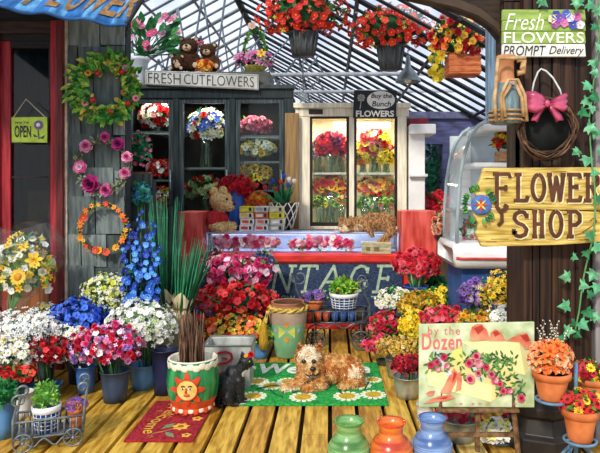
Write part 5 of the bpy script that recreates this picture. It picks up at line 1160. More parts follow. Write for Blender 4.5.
for i, (a, b) in enumerate(((598, 8), (588, 3), (597, 26), (597, 46), (593, 60), (598, 72), (590, 84), (584, 99), (593, 106), (581, 110), (598, 96), (587, 126), (597, 130), (579, 150), (588, 157), (598, 150), (592, 172), (598, 196), (590, 232), (594, 246), (573, 256), (586, 251), (570, 277), (595, 272), (581, 284), (588, 294), (598, 285), (569, 306), (586, 310), (580, 322), (592, 316), (565, 330), (576, 334), (560, 336), (572, 322), (541, -1), (578, 0))):
    c_ = P(a, b, 3.70 if not (160 < b < 250) else 3.595); n_ = Vector((R.uniform(-.4, .4), -1, R.uniform(-.1, .4))).normalized(); u_ = Vector((0, 0, 1)).cross(n_).normalized(); v_ = n_.cross(u_)
    ang = R.uniform(1.6, 4.7); u2 = u_ * math.cos(ang) + v_ * math.sin(ang); v2 = -u_ * math.sin(ang) + v_ * math.cos(ang); s_ = S(R.uniform(7, 11), 3.7)
    vs = [c_ + n_ * -.0] + [c_ + u2 * x_ * s_ + v2 * y_ * s_ - n_ * (abs(x_) * s_ * .25) for x_, y_ in lob]
    q.add(vs, [(0, 1 + k, 1 + (k + 1) % 12) for k in range(12)], R.randrange(3))
q.build('foliage', [mat('#3f9a62', .45, .35, 25, '#7fc898'), mat('#2c7a4a', .45, .35, 25), mat('#57a878', .45, .3, 25)], iv, False)
YWr = 3.70; bw_ = thing('bow_wreath', 'grapevine wreath with a pink satin bow and black centre on the dark pillar', 'wreath', P(547, 128, YWr))
for k in range(16):
    ph, ph2, am = R.uniform(0, 6), R.uniform(0, 6), R.uniform(1, 3.2); r0 = R.uniform(24.5, 30)
    q = MB(); q.tube([P(547 + (r0 + am * math.sin(i * .45 + ph)) * math.cos(2 * PI * i / 40), 128 - (r0 * 1.02 + am * math.sin(i * .45 + ph)) * math.sin(2 * PI * i / 40), YWr - .02 + .02 * math.sin(i * .6 + ph2)) for i in range(40)], S(.75, YWr), 5, 0, closed=True)
    q.build('vine_strand', mat(R.choice(('#5a4030', '#77583f', '#3a281e')), .8, .35, 20), bw_)
q = MB(); q.lathe([(.001, .006), (S(25, YWr), .006), (S(25.3, YWr), 0), (.001, 0)], P(547, 128, YWr + .03), 40, 0, (0, -1, 0)); q.build('backing_disc', mat('#0c1210', .7), bw_)
sat = mat('#a8305a', .3, .3, 6, '#d0557e', spec=.6); bY = YWr - .05
for sx in (-1, 1):
    q = MB(); rows_ = []
    for i, (dx, hh, dy) in enumerate(((2, 2.4, 0), (8, 6, -.03), (14, 9, -.04), (19, 8.5, -.02), (21, 7, .01))):
        for j in range(7):
            v = -1 + j / 3; rows_.append(P(547 + sx * dx, 103.5 + v * hh - (2 if i > 2 else 0), bY) + Vector((0, dy + .008 * math.cos(j * PI), 0)))
    q.add(rows_, [(i * 7 + j, i * 7 + j + 1, (i + 1) * 7 + j + 1, (i + 1) * 7 + j) for i in range(4) for j in range(6)]); o = q.build('bow_loop', sat, bw_); so = o.modifiers.new('thick', 'SOLIDIFY'); so.thickness = .018; so.offset = -1
    q = MB(); rows_ = []
    for i, (dx, py_, hw) in enumerate(((1, 105, 2), (6, 111, 3.5), (10, 117, 4), (12, 122, 4.2))):
        rows_ += [P(547 + sx * (dx - hw * .6), py_ + .5, bY - .005), P(547 + sx * dx, py_ - (1.6 if i == 3 else 0), bY - .018), P(547 + sx * (dx + hw), py_ - 1.5, bY - .005)]
    q.add(rows_, [(i * 3 + j, i * 3 + j + 1, (i + 1) * 3 + j + 1, (i + 1) * 3 + j) for i in range(3) for j in range(2)]); o = q.build('bow_tail', sat, bw_); so = o.modifiers.new('thick', 'SOLIDIFY'); so.thickness = .006
q = MB(); q.ball(P(547, 103.5, bY - .03), (S(3.2, bY), .02, S(4, bY)), 10, 7); q.build('bow_knot', sat, bw_)
q = MB(); q.tube([P(531, 98, YWr), P(534, 82, YWr), P(538, 72, YWr), P(541, 69, YWr), P(546, 71, YWr), P(553, 78, YWr), P(560, 90, YWr), P(562, 98, YWr)], .006, 5); q.build('hanging_cord', mat('#d8dad8', .5), bw_)
YJ = 3.70; jg = thing('basket_jug', 'cane-bound clay jug with a blue front hung beside the blue column under the painted sign', 'jug', P(505, 124, YJ))
tan = mat('#b58a56', .6, .3, 15, '#d6b384'); jb = P(505, 124, YJ).z
def JZ(py): return max(jb + .003, Z(py, YJ))
q = MB(); cx = X(506, YJ); rj = S(15.5, YJ)
q.lathe([(rj * .95, jb), (rj, jb + .04), (rj, JZ(100)), (rj * .92, JZ(92)), (rj * .7, JZ(84)), (rj * .52, JZ(79)), (rj * .5, JZ(62)), (rj * .62, JZ(59)), (rj * .6, JZ(56)), (rj * .45, JZ(57)), (rj * .42, JZ(75)), (.001, JZ(80))], (cx, YJ + .0, 0), 28, [1, 1, 1, 1, 0, 0, 0, 0, 0, 0, 0], cap0=True)
q.build('body', [mat('#c8885a', .5, .25, 8), mat('#5f7f8c', .5, .35, 10, '#8aa3aa', stretch=(4, 4, 1))], jg)
for pth in (((491, 124), (490, 100), (493, 62)), ((497, 124), (496, 98), (503, 83), (512, 83), (519, 98), (521, 124)), ((500, 119), (498, 100), (505, 88), (511, 88), (516, 100), (518, 119)), ((494, 62), (520, 62))):
    q = MB(); q.tube([P(a, max(b, -9) if b < 124 else 123.4, YJ) + Vector((0, -.11, 0)) for a, b in pth], .011, 6); q.build('cane_band', tan, jg)
for yy in (112, 116.5, 121):
    q = MB(); q.tube([(cx + (rj + .008) * math.cos(i * PI / 12), YJ + .0 + (rj + .008) * math.sin(i * PI / 12), JZ(yy)) for i in range(24)], .008, 5, closed=True); q.build('cane_hoop', tan, jg)
q = MB(); q.tube([Vector((cx, YJ - .02, JZ(58))), Vector((cx, YJ + .16, JZ(52))), Vector((cx, YJ + .185, JZ(50)))], .006, 5); q.build('hook', iron, jg)
q = MB(); q.tube([P(516, 74, YJ) + Vector((0, -.03, 0)), P(521, 73.5, YJ) + Vector((0, -.03, 0)), P(522, 62, YJ) + Vector((0, -.03, 0)), P(516, 61, YJ) + Vector((0, -.03, 0))], .02, 8); q.build('handle', mat('#c39a68', .5, .25, 10), jg)
tb = P(507, 162, 5.35); tb.z += .002; t = thing('potted_flowers', 'small wooden box of red and yellow flowers on the white case shelf', 'plant', tb)
q = MB(); q.span((X(499, 5.35), 5.32, tb.z), (X(524, 5.35), 5.5, Z(151, 5.35))); q.build('box', mat('#b98a5a', .6, .3, 8, stretch=(1, 1, 5)), t, False, .006)
bunch(t, 509, 143, 5.38, 15, 9, [(fl('pom', '#d0222c'), 4), (fl('five', YEL, ORG), 2), (fl('pom', '#e8c23a'), 2)], 34, 4.6, .5, -.3, ['#1f5a44', '#2c7a52', '#174034'], 60, 10)
cl = cut('pale posy of mixed pinks and greens inside the white case end', 470, 232, 7, 12, 5.55, [(fl('pom', '#e8a0a8'), 2), (fl('five', '#f0d890', ORG), 1), (fl('pom', '#d86a7a'), 1)], 16, 3.6, '#a9b4a8', 8, 246, 0, greens=['#3f8a5a', '#1f6a4a', '#8ac09a'])
for o in [cl]:
    for ch in list(o.children):
        if ch.name.startswith('bucket'): bpy.data.objects.remove(ch)
        elif ch.name.startswith('stem_bundle'): bpy.data.objects.remove(ch)
q = MB(); bz = Z(243, 5.25) + .004; q.lathe([(.03, bz), (.05, bz + .03), (.055, bz + .1), (.045, bz + .12), (.035, bz + .1), (.001, bz + .02)], (X(470, 5.55), 5.55, 0), 16, cap0=True); q.build('vase', mat('#b4c4bc', .3), cl)
# ================= hanging baskets and lamps under the glass roof
def hang(label, px, py, Y, rx, ry, pot, specs, n, size, potmat, name='hanging_basket', leaves=90, extra=None, ribs=True, square=False):
    x0, y0, x1, y1 = pot; cxp = (x0 + x1) / 2; base = P(cxp, y1, Y); t = thing(name, label, 'hanging basket', base)
    r1, h = S((x1 - x0) / 2, Y), Z(y0, Y) - base.z
    q = MB()
    if square:
        q.box((base.x, base.y, base.z + h / 2), (r1 * 2, r1 * 1.5, h)); q.build('pot', potmat, t, False, .006)
        for k in range(3):
            q = MB(); zz = base.z + h * (.2 + .3 * k); q.box((base.x, base.y, zz), (r1 * 2.06, r1 * 1.56, h * .2)); q.build('slat', potmat, t, False, .005)
    else:
        q.lathe([(r1 * .72, 0), (r1 * .8, h * .3), (r1 * .98, h * .95), (r1 * 1.03, h), (r1 * .95, h), (r1 * .85, h * .9), (.001, h * .9)], base, 28, cap0=True); q.build('pot', potmat, t)
        for k in range(14):
            a = 2 * PI * k / 14; q = MB(); q.tube([base + Vector((r1 * .74 * math.cos(a), r1 * .74 * math.sin(a), h * .02)), base + Vector((r1 * 1.0 * math.cos(a), r1 * 1.0 * math.sin(a), h * .95))], S(1, Y), 5); q.build('pot_rib', potmat, t)
    bunch(t, px, py, Y, rx, ry, specs, n, size, .8, -.75, None, leaves, 9, .74, front=.6, **(extra or {}))
    top = rz(base.x)
    for k in range(3):
        a = 2 * PI * k / 3 + .5; q = MB(); q.tube([base + Vector((r1 * math.cos(a), r1 * math.sin(a), h)), Vector((base.x, base.y, top - .05))], .004, 4); q.build('hanging_wire', iron, t)
    return t
DK = mat('#3a3f42', .5, .35, 8, '#5c6264', stretch=(4, 4, .6))
reds = [(fl('five', '#e02a26', YEL), 5), (fl('five', '#ee4434', '#f6b03a'), 3), (fl('five', '#c01c22', '#f0d040'), 2)]
hang('hanging basket of red flowers in a dark ribbed pot, nearest the roof ridge', 303, 14, 7.0, 40, 25, (289, 33, 318, 56), reds, 92, 5.2, DK, extra=dict(stuff=70, sspecs=[(T('#c9c83a'), 2), (T('#d8302c'), 2)], ssize=2.6))
hang('hanging basket of red flowers in a dark ribbed pot, above the Buy the Bunch sign', 391, 30, 7.2, 38, 21, (377, 46, 404, 70), reds, 92, 5, DK, extra=dict(stuff=70, sspecs=[(T('#e0c83a'), 2), (T('#d8302c'), 2)], ssize=2.6))
hang('orange slatted wooden basket of orange and yellow flowers by the blue column', 458, 38, 6.4, 25, 22, (447, 56, 478, 76), [(fl('five', '#ee6a2a', YEL), 3), (fl('five', '#f2b43a', ORG), 3), (fl('pom', '#d8323c'), 3), (fl('daisy', YEL, ORG), 1)], 64, 5.4, mat('#b8582c', .6, .3, 8, '#d07a48', stretch=(1, 1, 6)), extra=dict(stuff=60, sspecs=[(T(YEL), 3), (T('#c8283a'), 2)], ssize=2.6), square=True)
for ch, px in (('yellow', 437),):
    t = thing('trailing_plant', 'trailing yellow orchid spray hanging left of the orange slatted basket', 'hanging plant', P(437, 68, 6.9)); q = MB(); bY_ = 6.9
    for k in range(7): q.tube([P(446, 36, bY_), P(440 - k * 1.2, 40, bY_), P(433 + k * 1.6, 58, bY_), P(430 + k * 2.2, 70 + R.uniform(-3, 9), bY_)], .006, 4)
    q.build('stem', mat('#5a8a3c', .6), t)
    for k in range(42): bloom(t, fl('five', '#f2d62e', '#e8a01e'), P(437 + R.gauss(0, 5), R.uniform(38, 80), bY_ + R.uniform(-.07, .07)), (R.uniform(-.5, .5), -1, R.uniform(-.4, .4)), S(3.2, bY_))
    q = MB(); a_ = P(446, 36, bY_); q.tube([a_, Vector((a_.x, a_.y, rz(a_.x) - .05))], .005, 4); q.build('hanging_wire', iron, t)
YL = 7.6; lp = thing('pendant_lamp', 'grey bell-shaped pendant lamp hanging right of the second red basket', 'lamp', P(408, 82, YL))
q = MB(); b_ = P(408, 82, YL); q.lathe([(S(12.5, YL), 0), (S(12.8, YL), .02), (S(8, YL), S(9, YL)), (S(3.2, YL), S(15, YL)), (S(1.8, YL), S(26, YL)), (.001, S(27, YL))], b_, 28); q.build('lamp_shade', mat('#9aa3a6', .35, .25, 6, metal=.5), lp)
q = MB(); q.tube([b_ + Vector((0, 0, S(26, YL))), Vector((b_.x, b_.y, rz(b_.x) - .04))], .006, 5); q.build('cord', iron, lp)
q = MB(); q.ball(b_ + Vector((0, 0, .03)), .05, 10, 7); q.build('bulb', mat('#f4efe0', .3), lp)
gb = thing('glass_pendant', 'clear glass ball on a thin grey rod below the ridge basket', 'pendant', P(303, 99, 8.0)); b_ = P(303, 97, 8.0)
q = MB(); q.ball(b_, S(5, 8), 14, 10); q.build('glass_ball', glass('#dfe8ea', .3, .2, 'ball_glass'), gb)
q = MB(); q.tube([b_ + Vector((0, 0, .05)), Vector((b_.x, b_.y, rz(b_.x) - .04))], .009, 5); q.build('rod', mat('#8a9296', .4, metal=.5), gb)
# ================= what stands on top of the black cooler
YO_ = YC + .3; ZT = Z(92, YC)
ur = thing('potted_flowers', 'white tapered urn of pink flowers and big leaves on the black cooler, left end', 'plant', (X(139, YO_), YO_, ZT))
q = MB(); h = Z(58, YO_) - ZT; r = S(9.5, YO_); q.lathe([(r * .6, 0), (r * .62, h * .08), (r * .55, h * .14), (r * .95, h * .88), (r * 1.1, h * .92), (r * 1.12, h), (r * .95, h), (r * .8, h * .85), (.001, h * .8)], (X(139, YO_), YO_, ZT), 28, cap0=True); q.build('urn', mat('#e8ecf0', .35, .08, 4), ur)
q = MB()
for i in range(46):
    b_ = P(143 + R.uniform(-4, 4), 56, YO_); e = P(R.uniform(126, 180), R.uniform(16, 54), YO_) + Vector((0, R.uniform(-.25, .2), 0)); d_ = (e - b_).normalized()
    q.tube([b_, e], .006, 4, 0); q.leaf(e - d_ * .1, e + d_ * S(8, YO_) + Vector((0, 0, -.03)), S(7.5, YO_), (0, -1, .4), R.randrange(3), .15)
q.build('foliage', gmats(['#2c7a3c', '#1d5a34', '#54a054']), ur)
for a, b in ((165, 16), (170, 20), (174, 18), (161, 21), (134, 24), (138, 22), (141, 26), (130, 27), (150, 34), (154, 32), (162, 34), (178, 32), (148, 48), (146, 44), (132, 38)):
    bloom(ur, fl('five', R.choice(('#ef7aa4', '#f4b0c8', '#e0527e')), WHT), P(a, b, YO_ - .18), (R.uniform(-.4, .4), -1, .3), S(4, YO_))
YBr = YC + .02; ZC_ = Z(72, YC)
# ================= teddy bears and flower basket on the cooler's crown
def L3(px, py, d, Y): return P(px, py, Y) + Vector((0, S(d, Y), 0))
def teddy(label, hx, hy, hr, bx, by_, br, yb, Y, fur, muz, bow=None, holds=None, arms=True):
    base = P(bx, yb, Y); t = thing('teddy_bear', label, 'teddy bear', base)
    s = lambda n: S(n, Y); p = lambda x, y, d: L3(x, y, d, Y)
    parts = [(p(hx, hy, -hr * .15), (s(hr), s(hr * .9), s(hr * .88))), (p(bx, by_, 0), (s(br), s(br * .9), s((yb - by_))))]
    for sx in (-1, 1):
        parts.append((p(hx + sx * hr * .78, hy - hr * .7, 0), (s(hr * .4), s(hr * .25), s(hr * .4))))
        parts += caps(p(bx + sx * br * .75, by_ - br * .35, -br * .2), p(bx + sx * br * .95, by_ + br * .45, -br * .75), s(br * .36), s(br * .3), 5)
        parts += caps(p(bx + sx * br * .5, yb - br * .42, -br * .3), p(bx + sx * br * .9, yb - br * .4, -br * 1.25), s(br * .42), s(br * .38), 5)
    o, b = blob('body', parts, [mat(fur, .9, .35, 40, bump=.5)], t, s(hr * .11), 3)
    tufts(b, t, 'fur', [mat(fur, .9, .35, 30)], s(hr * .13), s(hr * .08), .2, lambda c: 0)
    q = MB(); q.ball(p(hx, hy + hr * .3, -hr * .95), (s(hr * .46), s(hr * .32), s(hr * .38)), 14, 9); q.build('muzzle', mat(muz, .8, .2, 40), t)
    q = MB(); q.ball(p(hx, hy + hr * .14, -hr * 1.24), (s(hr * .16), s(hr * .1), s(hr * .12)), 10, 7); q.build('nose', mat('#1a1210', .3), t)
    q = MB(); q.tube([p(hx, hy + hr * .25, -hr * 1.25), p(hx, hy + hr * .42, -hr * 1.25)], s(hr * .04), 5); q.tube([p(hx - hr * .2, hy + hr * .48, -hr * 1.17), p(hx, hy + hr * .42, -hr * 1.25), p(hx + hr * .2, hy + hr * .48, -hr * 1.17)], s(hr * .04), 5); q.build('mouth', mat('#1a1210', .5), t)
    for sx in (-1, 1):
        q = MB(); q.ball(p(hx + sx * hr * .36, hy - hr * .12, -hr * .92), s(hr * .11), 8, 6); q.build('eye', mat('#0c0908', .15, spec=.8), t)
        q = MB(); q.ball(p(hx + sx * hr * .78, hy - hr * .7, -hr * .2), (s(hr * .24), s(hr * .1), s(hr * .24)), 10, 6); q.build('inner_ear', mat(muz, .8, .2, 40), t)
        q = MB(); q.ball(p(bx + sx * br * .92, yb - br * .4, -br * 1.62), (s(br * .3), s(br * .08), s(br * .3)), 12, 6); q.build('foot_pad', mat(muz, .8, .2, 40), t)
    if bow:
        q = MB(); q.ball(p(hx + bow[0], hy + bow[1], -hr * .7), s(1), 7, 5)
        for sx in (-1, 1): q.ball(p(hx + bow[0] + sx * 2.2, hy + bow[1] - sx * .4, -hr * .7), (s(1.8), s(.8), s(1.3)), 8, 6)
        q.build('bow', mat('#e0508a', .5), t)
    return t
YZ = YC + .08; zc = 72
teddy('large dark brown teddy bear with a pale muzzle, tallest of those above the sign', 189, 47, 9.5, 190, 61, 9.5, zc, YC + .25, '#4a2c18', '#d8b890')
teddy('medium brown teddy bear with a pink bow, right above the sign', 208, 51.5, 8.2, 211, 63, 8.2, zc, YC + .28, '#54321a', '#d8b890', bow=(-6.5, -8))
teddy('smallest brown teddy bear, leftmost above the sign', 177.5, 61.5, 6.4, 178, 68, 5.5, zc, YC + .16, '#4f3220', '#dcc09a')
t = thing('bouquet', 'small orange and yellow flower bouquet resting in front of the bow-wearing teddy bear', 'flowers', P(204, 72, YC + .03))
bunch(t, 204, 66.5, YC + .07, 7.5, 6, [(fl('five', '#f08a2a', YEL), 3), (fl('five', '#f4b43a', RED), 3), (fl('pom', '#e0602a'), 2)], 30, 3.4, .45, -.6, None, 20, 5)
YB_ = YC + .2; fb = thing('flower_basket', 'arched-handle basket of pink lilies and greens on the right end of the black cooler', 'flower basket', (X(255, YB_), YB_, Z(72, YC)))
bz = Z(72, YC) + .003; q = MB(); q.lathe([(S(8, YB_), bz), (S(11, YB_), bz + S(7, YB_)), (S(11.6, YB_), bz + S(7.6, YB_)), (S(10, YB_), bz + S(7, YB_)), (.001, bz + S(5, YB_))], (X(255, YB_), YB_, 0), 24, cap0=True); q.build('basket', mat('#a9a04a', .7, .4, 30), fb)
q = MB(); hp = [P(255 + 12.5 * math.cos(PI * i / 16), 66 - 36 * math.sin(PI * i / 16), YB_) for i in range(17)]; q.tube(hp, .02, 6); q.build('handle', mat('#5a8a3a', .6, .3, 20), fb)
q = MB()
for i in range(100):
    b_ = R.choice(hp); d_ = Vector((R.uniform(-1, 1), R.uniform(-1, .3), R.uniform(-1, 1))).normalized(); q.leaf(b_, b_ + d_ * S(5, YB_), S(2.6, YB_), None, R.randrange(3))
q.build('handle_leaves', gmats(['#4f9a44', '#7fb84e', '#2f7a3a']), fb)
bunch(fb, 254, 60, YB_, 16, 7, [(fl('lily', '#d85aa8', '#f4d0e8'), 4), (fl('lily', '#ee9ad0', YEL), 3), (fl('lily', '#f4e0ec', YEL), 1)], 24, 5.5, .6, -.5, None, 60, 8)
bloom(fb, fl('five', '#f4c8b0', YEL), P(252, 27, YB_) + Vector((0, -.04, 0)), (0, -1, .4), S(4.5, YB_)); bloom(fb, fl('lily', '#f2c23a', ORG), P(263, 57, YB_) + Vector((0, -.2, 0)), (0, -1, .4), S(5, YB_))
# ================= bouquets inside the coolers
def vase_b(label, px, py, rx, ry, yb, Y, specs, n, size, vw=12, vcol=None, greens=None, nleaf=26, base_z=None, stuff=0, group=None, name='vase_bouquet'):
    bz = base_z if base_z is not None else Z(yb, Y); base = Vector((X(px, Y), Y, bz + .003)); t = thing(name, label, 'flowers', base, group); r = S(vw / 2, Y); h = max(.1, Z(py, Y) - bz - S(ry * .35, Y))
    q = MB(); q.lathe([(r * .8, 0), (r * .82, h * .1), (r * .7, h * .5), (r * .95, h), (r * .85, h), (r * .6, h * .5), (.001, h * .06)], base, 20, cap0=True); q.build('vase', vcol or glass('#dfe9e4', .14, .15, 'vase_glass'), t)
    q = MB()
    for i in range(8):
        a = i * .8; q.tube([base + Vector((r * .5 * math.cos(a), r * .5 * math.sin(a), .02)), base + Vector((r * .3 * math.cos(a + 2), r * .3 * math.sin(a + 2), h)), P(px, py, Y) + Vector((r * .5 * math.cos(a), 0, 0))], .007, 4, i % 2)
    q.build('stem_bundle', [mat('#4f8a4a', .6), mat('#9ab86a', .6)], t)
    bunch(t, px, py, Y, rx * .95, ry * .93, specs, n, size, .55, -.7, greens, nleaf, 7, .6, stuff, 2, front=.8, jit=.1); return t
YI = YC + .38; sz = lambda y: Z(y, YC + .3)
wl_ = [(fl('pom', WHT), 2), (fl('pom', '#d8242c'), 3), (fl('lily', WHT, YEL), 1)]
vase_b('red and white bouquet on the top shelf of the black cooler\'s left door', 157, 117, 17, 14, 0, YI, [(fl('pom', '#d8242c'), 4), (fl('lily', WHT, YEL), 3), (fl('five', '#ef8a94', WHT), 1)], 36, 4.8, 14, base_z=SH1)
vase_b('small red and white bouquet on the middle shelf of the black cooler\'s left door', 160, 169, 13, 8, 0, YI, [(fl('pom', '#d8242c'), 3), (fl('five', WHT, YEL), 2)], 26, 4.6, 10, base_z=Z(180, YC + .3))
vase_b('white, yellow and pink bouquet low behind the black cooler\'s left door', 160, 200, 14, 12, 0, YI, [(fl('five', WHT, YEL), 3), (fl('pom', YEL), 2), (fl('pom', '#e0506a'), 2), (fl('lily', '#d8242c', YEL), 1)], 34, 4.6, 12, base_z=SH3, vcol=mat('#8a6a34', .6, .4, 20))
vase_b('tall mixed bouquet with white lilies on the upper shelf of the black cooler\'s middle door', 206, 126, 18, 17, 0, YI, [(fl('lily', WHT, YEL), 4), (fl('pom', '#d83a2c'), 2), (fl('five', '#3a62c8', WHT), 2), (fl('pom', '#dfe4c0'), 2)], 40, 5.2, 15, base_z=SH2, nleaf=50)
vase_b('bouquet of red tulips and pale green blossoms behind the middle cooler door', 205, 189, 20, 12, 0, YI, [(fl('pom', '#b9cf9a'), 4), (fl('tulip', '#e0322c'), 3), (fl('pom', '#e06a7a'), 1)], 44, 4.6, 16, base_z=SH3, nleaf=50)
vase_b('pink rose bouquet on the top shelf of the black cooler\'s right door', 255, 126, 16, 8, 0, YI, [(fl('rose', '#e0507c', '#f4a0b8'), 4), (fl('pom', '#f0a0b4'), 3)], 32, 5, 12, base_z=Z(137, YC + .3))
vase_b('white and yellow daisy bouquet on the second shelf of the right cooler door', 258, 149, 17, 9, 0, YI, [(fl('daisy', WHT, YEL), 3), (fl('daisy', YEL, '#a8701a'), 3)], 36, 4.4, 12, base_z=Z(162, YC + .3))
vase_b('bouquet of sunflowers and yellow lilies on the third shelf of the right cooler door', 255, 174, 18, 10, 0, YI, [(fl('sun', '#f4b82a', '#4a2c14'), 2), (fl('lily', YEL, ORG), 3), (fl('pom', '#e8c83a'), 2)], 30, 5.6, 12, base_z=Z(190, YC + .3))
def zb(): return Z(172.5, YC + .04)
vase_b('deep red and violet rose bouquet, upper left in the cream cooler', 331, 145, 16, 13, 0, YI, [(fl('rose', '#d02444', '#e0506a'), 4), (fl('pom', '#8a2a6a'), 2), (fl('pom', '#e0405a'), 3)], 46, 4.6, 17, base_z=zb(), nleaf=50)
vase_b('pink, red and yellow bouquet, upper right in the cream cooler', 375, 146, 16, 16, 0, YI, [(fl('pom', '#e06a6a'), 3), (fl('five', '#f4ce2e', ORG), 3), (fl('pom', '#d8323c'), 2), (fl('five', '#f2a0a8', WHT), 2)], 60, 4.6, 16, base_z=zb(), nleaf=50)
zb2 = Z(227.5, YC)
YI2 = YC + .62
vase_b('pale pink and cream posy, behind the deep red roses in the cream cooler', 341, 152, 8, 10, 0, YI2, [(fl('rose', '#f0b0b8', '#e08a98'), 3), (fl('five', '#f4ead0', YEL), 2), (fl('pom', '#c03a5a'), 2)], 30, 4.4, 10, base_z=zb(), nleaf=40)
vase_b('small lilac and white posy at the far left of the cream cooler\'s upper shelf', 318, 152, 7, 9, 0, YI2, [(fl('pom', '#a88ac8'), 3), (fl('five', WHT, YEL), 3)], 26, 4.2, 10, base_z=zb(), nleaf=40)
vase_b('bright yellow lily posy, lower half of the upper shelf at the cream cooler\'s right', 386, 158, 8, 7, 0, YI - .12, [(fl('lily', YEL, ORG), 4), (fl('five', '#f6dc5a', ORG), 2)], 24, 4.6, 9, base_z=zb(), nleaf=40)
vase_b('yellow and orange posy beside the shelf edge at the right cream door\'s left', 363, 159, 7, 6, 0, YI - .12, [(fl('five', YEL, ORG), 4), (fl('pom', '#e8843a'), 2)], 22, 4.4, 9, base_z=zb(), nleaf=40)
for lab_, px_, py_, c_ in (('short glass vase of green stems and yellow buds, lower left cream shelf, left side', 320, 203, YEL), ('short glass vase of green stems and coral buds, lower left cream shelf, right side', 341, 203, '#e8765a'), ('short glass vase of green stems and white buds, lower right cream shelf, left side', 365, 204, WHT), ('short glass vase of green stems and pink buds, lower right cream shelf, right side', 386, 204, '#ee8aa4')):
    vase_b(lab_, px_, py_, 7, 6, 0, YI - .1, [(fl('five', c_, '#e8d86a'), 3), (fl('pom', '#a8c86a'), 2)], 18, 3.6, 11, base_z=zb2, nleaf=60)
vase_b('red roses with yellow sunflowers, lower left in the cream cooler', 330, 186, 17, 9, 0, YI + .14, [(fl('sun', '#f4b02a', '#6a3414'), 4), (fl('pom', '#d8404c'), 4), (fl('five', '#f0883a', YEL), 1)], 40, 5, 20, base_z=zb2, nleaf=40)
vase_b('cream, orange and crimson bouquet, lower right in the cream cooler', 376, 187, 17, 10, 0, YI + .14, [(fl('pom', '#d8323c'), 3), (fl('pom', '#f4d08a'), 3), (fl('five', '#f0a03a', YEL), 2), (fl('pom', '#e07a84'), 2)], 56, 4.6, 18, base_z=zb2, nleaf=40)
# ================= things standing on the counter
YA = 7.74; GT = GZ
vase_b('blue vase of dark red carnations on the counter behind the seated bear', 236, 187, 16, 11, 0, YA, [(fl('pom', '#b8182a'), 4), (fl('pom', '#d02a38'), 2)], 46, 5, 20, mat('#2a56a8', .3, .3, 6), base_z=GT)
vase_b('orange and coral chrysanthemums beside the dark red carnations on the counter', 257, 201, 13, 9, 0, YA + .05, [(fl('pom', '#e8603a'), 3), (fl('pom', '#f09a3a'), 3), (fl('daisy', '#f2b43a', ORG), 2)], 34, 4.6, 12, mat('#3a3430', .4), base_z=GT)
lt = thing('tulip_pot', 'dark pot with a white lattice holding red, blue and white tulips on the counter', 'flowers', (X(284, YA - .02), YA - .02, GT)); lb = Vector((X(284, YA - .02), YA - .02, GT + .003)); r = S(14, YA); h = Z(203, YA) - GT
q = MB(); q.lathe([(r * .55, 0), (r * .6, h * .05), (r * 1.0, h * .9), (r * 1.04, h), (r * .92, h * .97), (.001, h * .8)], lb, 28, cap0=True); q.build('pot', mat('#241c18', .5, .2, 8), lt)
q = MB()
for k in range(10):
    for sg_ in (-1, 1):
        q.tube([lb + Vector(((r * (.61 + .44 * t_)) * math.cos(2 * PI * k / 10 + sg_ * t_ * 1.2), (r * (.61 + .44 * t_)) * math.sin(2 * PI * k / 10 + sg_ * t_ * 1.2), h * (.04 + .96 * t_))) for t_ in (0, .25, .5, .75, 1)], .008, 5)
q.build('lattice', mat('#ece4d6', .6), lt)
q = MB(); tops = [(265, 188, '#d8283a'), (257, 186, '#e0404a'), (272, 182, '#2f50b8'), (281, 183, '#d83a3a'), (284, 177, '#2f56c0'), (289, 180, '#f0f0ea'), (294, 182, '#f4f0dc'), (276, 190, '#c82a38'), (288, 186, '#3a5ac0')]
for a, b, c_ in tops:
    e = P(a, b + 5, YA - .1); q.tube([lb + Vector((R.uniform(-.05, .05), R.uniform(-.05, .05), h * .8)), e], .008, 5)
q.build('stem_bundle', mat('#3a7a4a', .5), lt)
for a, b, c_ in tops: bloom(lt, fl('tulip', c_), P(a, b, YA - .1), (R.uniform(-.2, .2), -.15, 1), S(3.4, YA), 'tulip')
q = MB()
for i in range(34):
    b_ = lb + Vector((R.uniform(-.07, .07), R.uniform(-.07, .07), h * .8)); e = P(R.uniform(268, 298), R.uniform(180, 205), YA + R.uniform(-.15, .1)); q.leaf(b_, e, S(4, YA), None, R.randrange(3), .3)
q.build('foliage', gmats(['#2f8a54', '#1f6a4a', '#5aa868']), lt)
boxcol = ['#d8d2c4', '#e6e0d2', '#c9c2b0', '#e8d84a', '#d8c83a', '#d0453a', '#e0dccf', '#b8b4a4']
def bxs(px0, px1, y0, y1, Y, col, lab, where, strip):
    zb_ = Z(y1, Y); c_ = Vector(((X(px0, Y) + X(px1, Y)) / 2, Y + .1, zb_))
    t = thing('seed_box', where, 'box', c_, 'boxes stacked on the counter')
    q = MB(); q.span((X(px0, Y) + .004, Y, zb_ + .002), (X(px1, Y) - .004, Y + .2, Z(y0, Y) - .002)); q.build('carton', mat(col, .6, .15, 12), t, False, .004)
    q = MB(); w_ = X(px1, Y) - X(px0, Y); h_ = Z(y0, Y) - zb_; q.span((X(px0, Y) + w_ * .15, Y - .003, zb_ + h_ * .3), (X(px0, Y) + w_ * .6, Y, zb_ + h_ * .75)); q.build('printed_label', mat(strip, .6, .2, 20), t, False)
    q = MB(); q.span((X(px0, Y) + w_ * .68, Y - .003, zb_ + h_ * .25), (X(px0, Y) + w_ * .85, Y, zb_ + h_ * .8)); q.build('printed_mark', mat('#2f2c2a', .6), t, False)
YX = 7.3; yb_ = VY + (EYE - GZ - .013) * 600 / YX; rowh = (yb_ - 206.3) / 4
names_r = ['bottom', 'second', 'third', 'top']; names_c = ['left', 'middle', 'right']
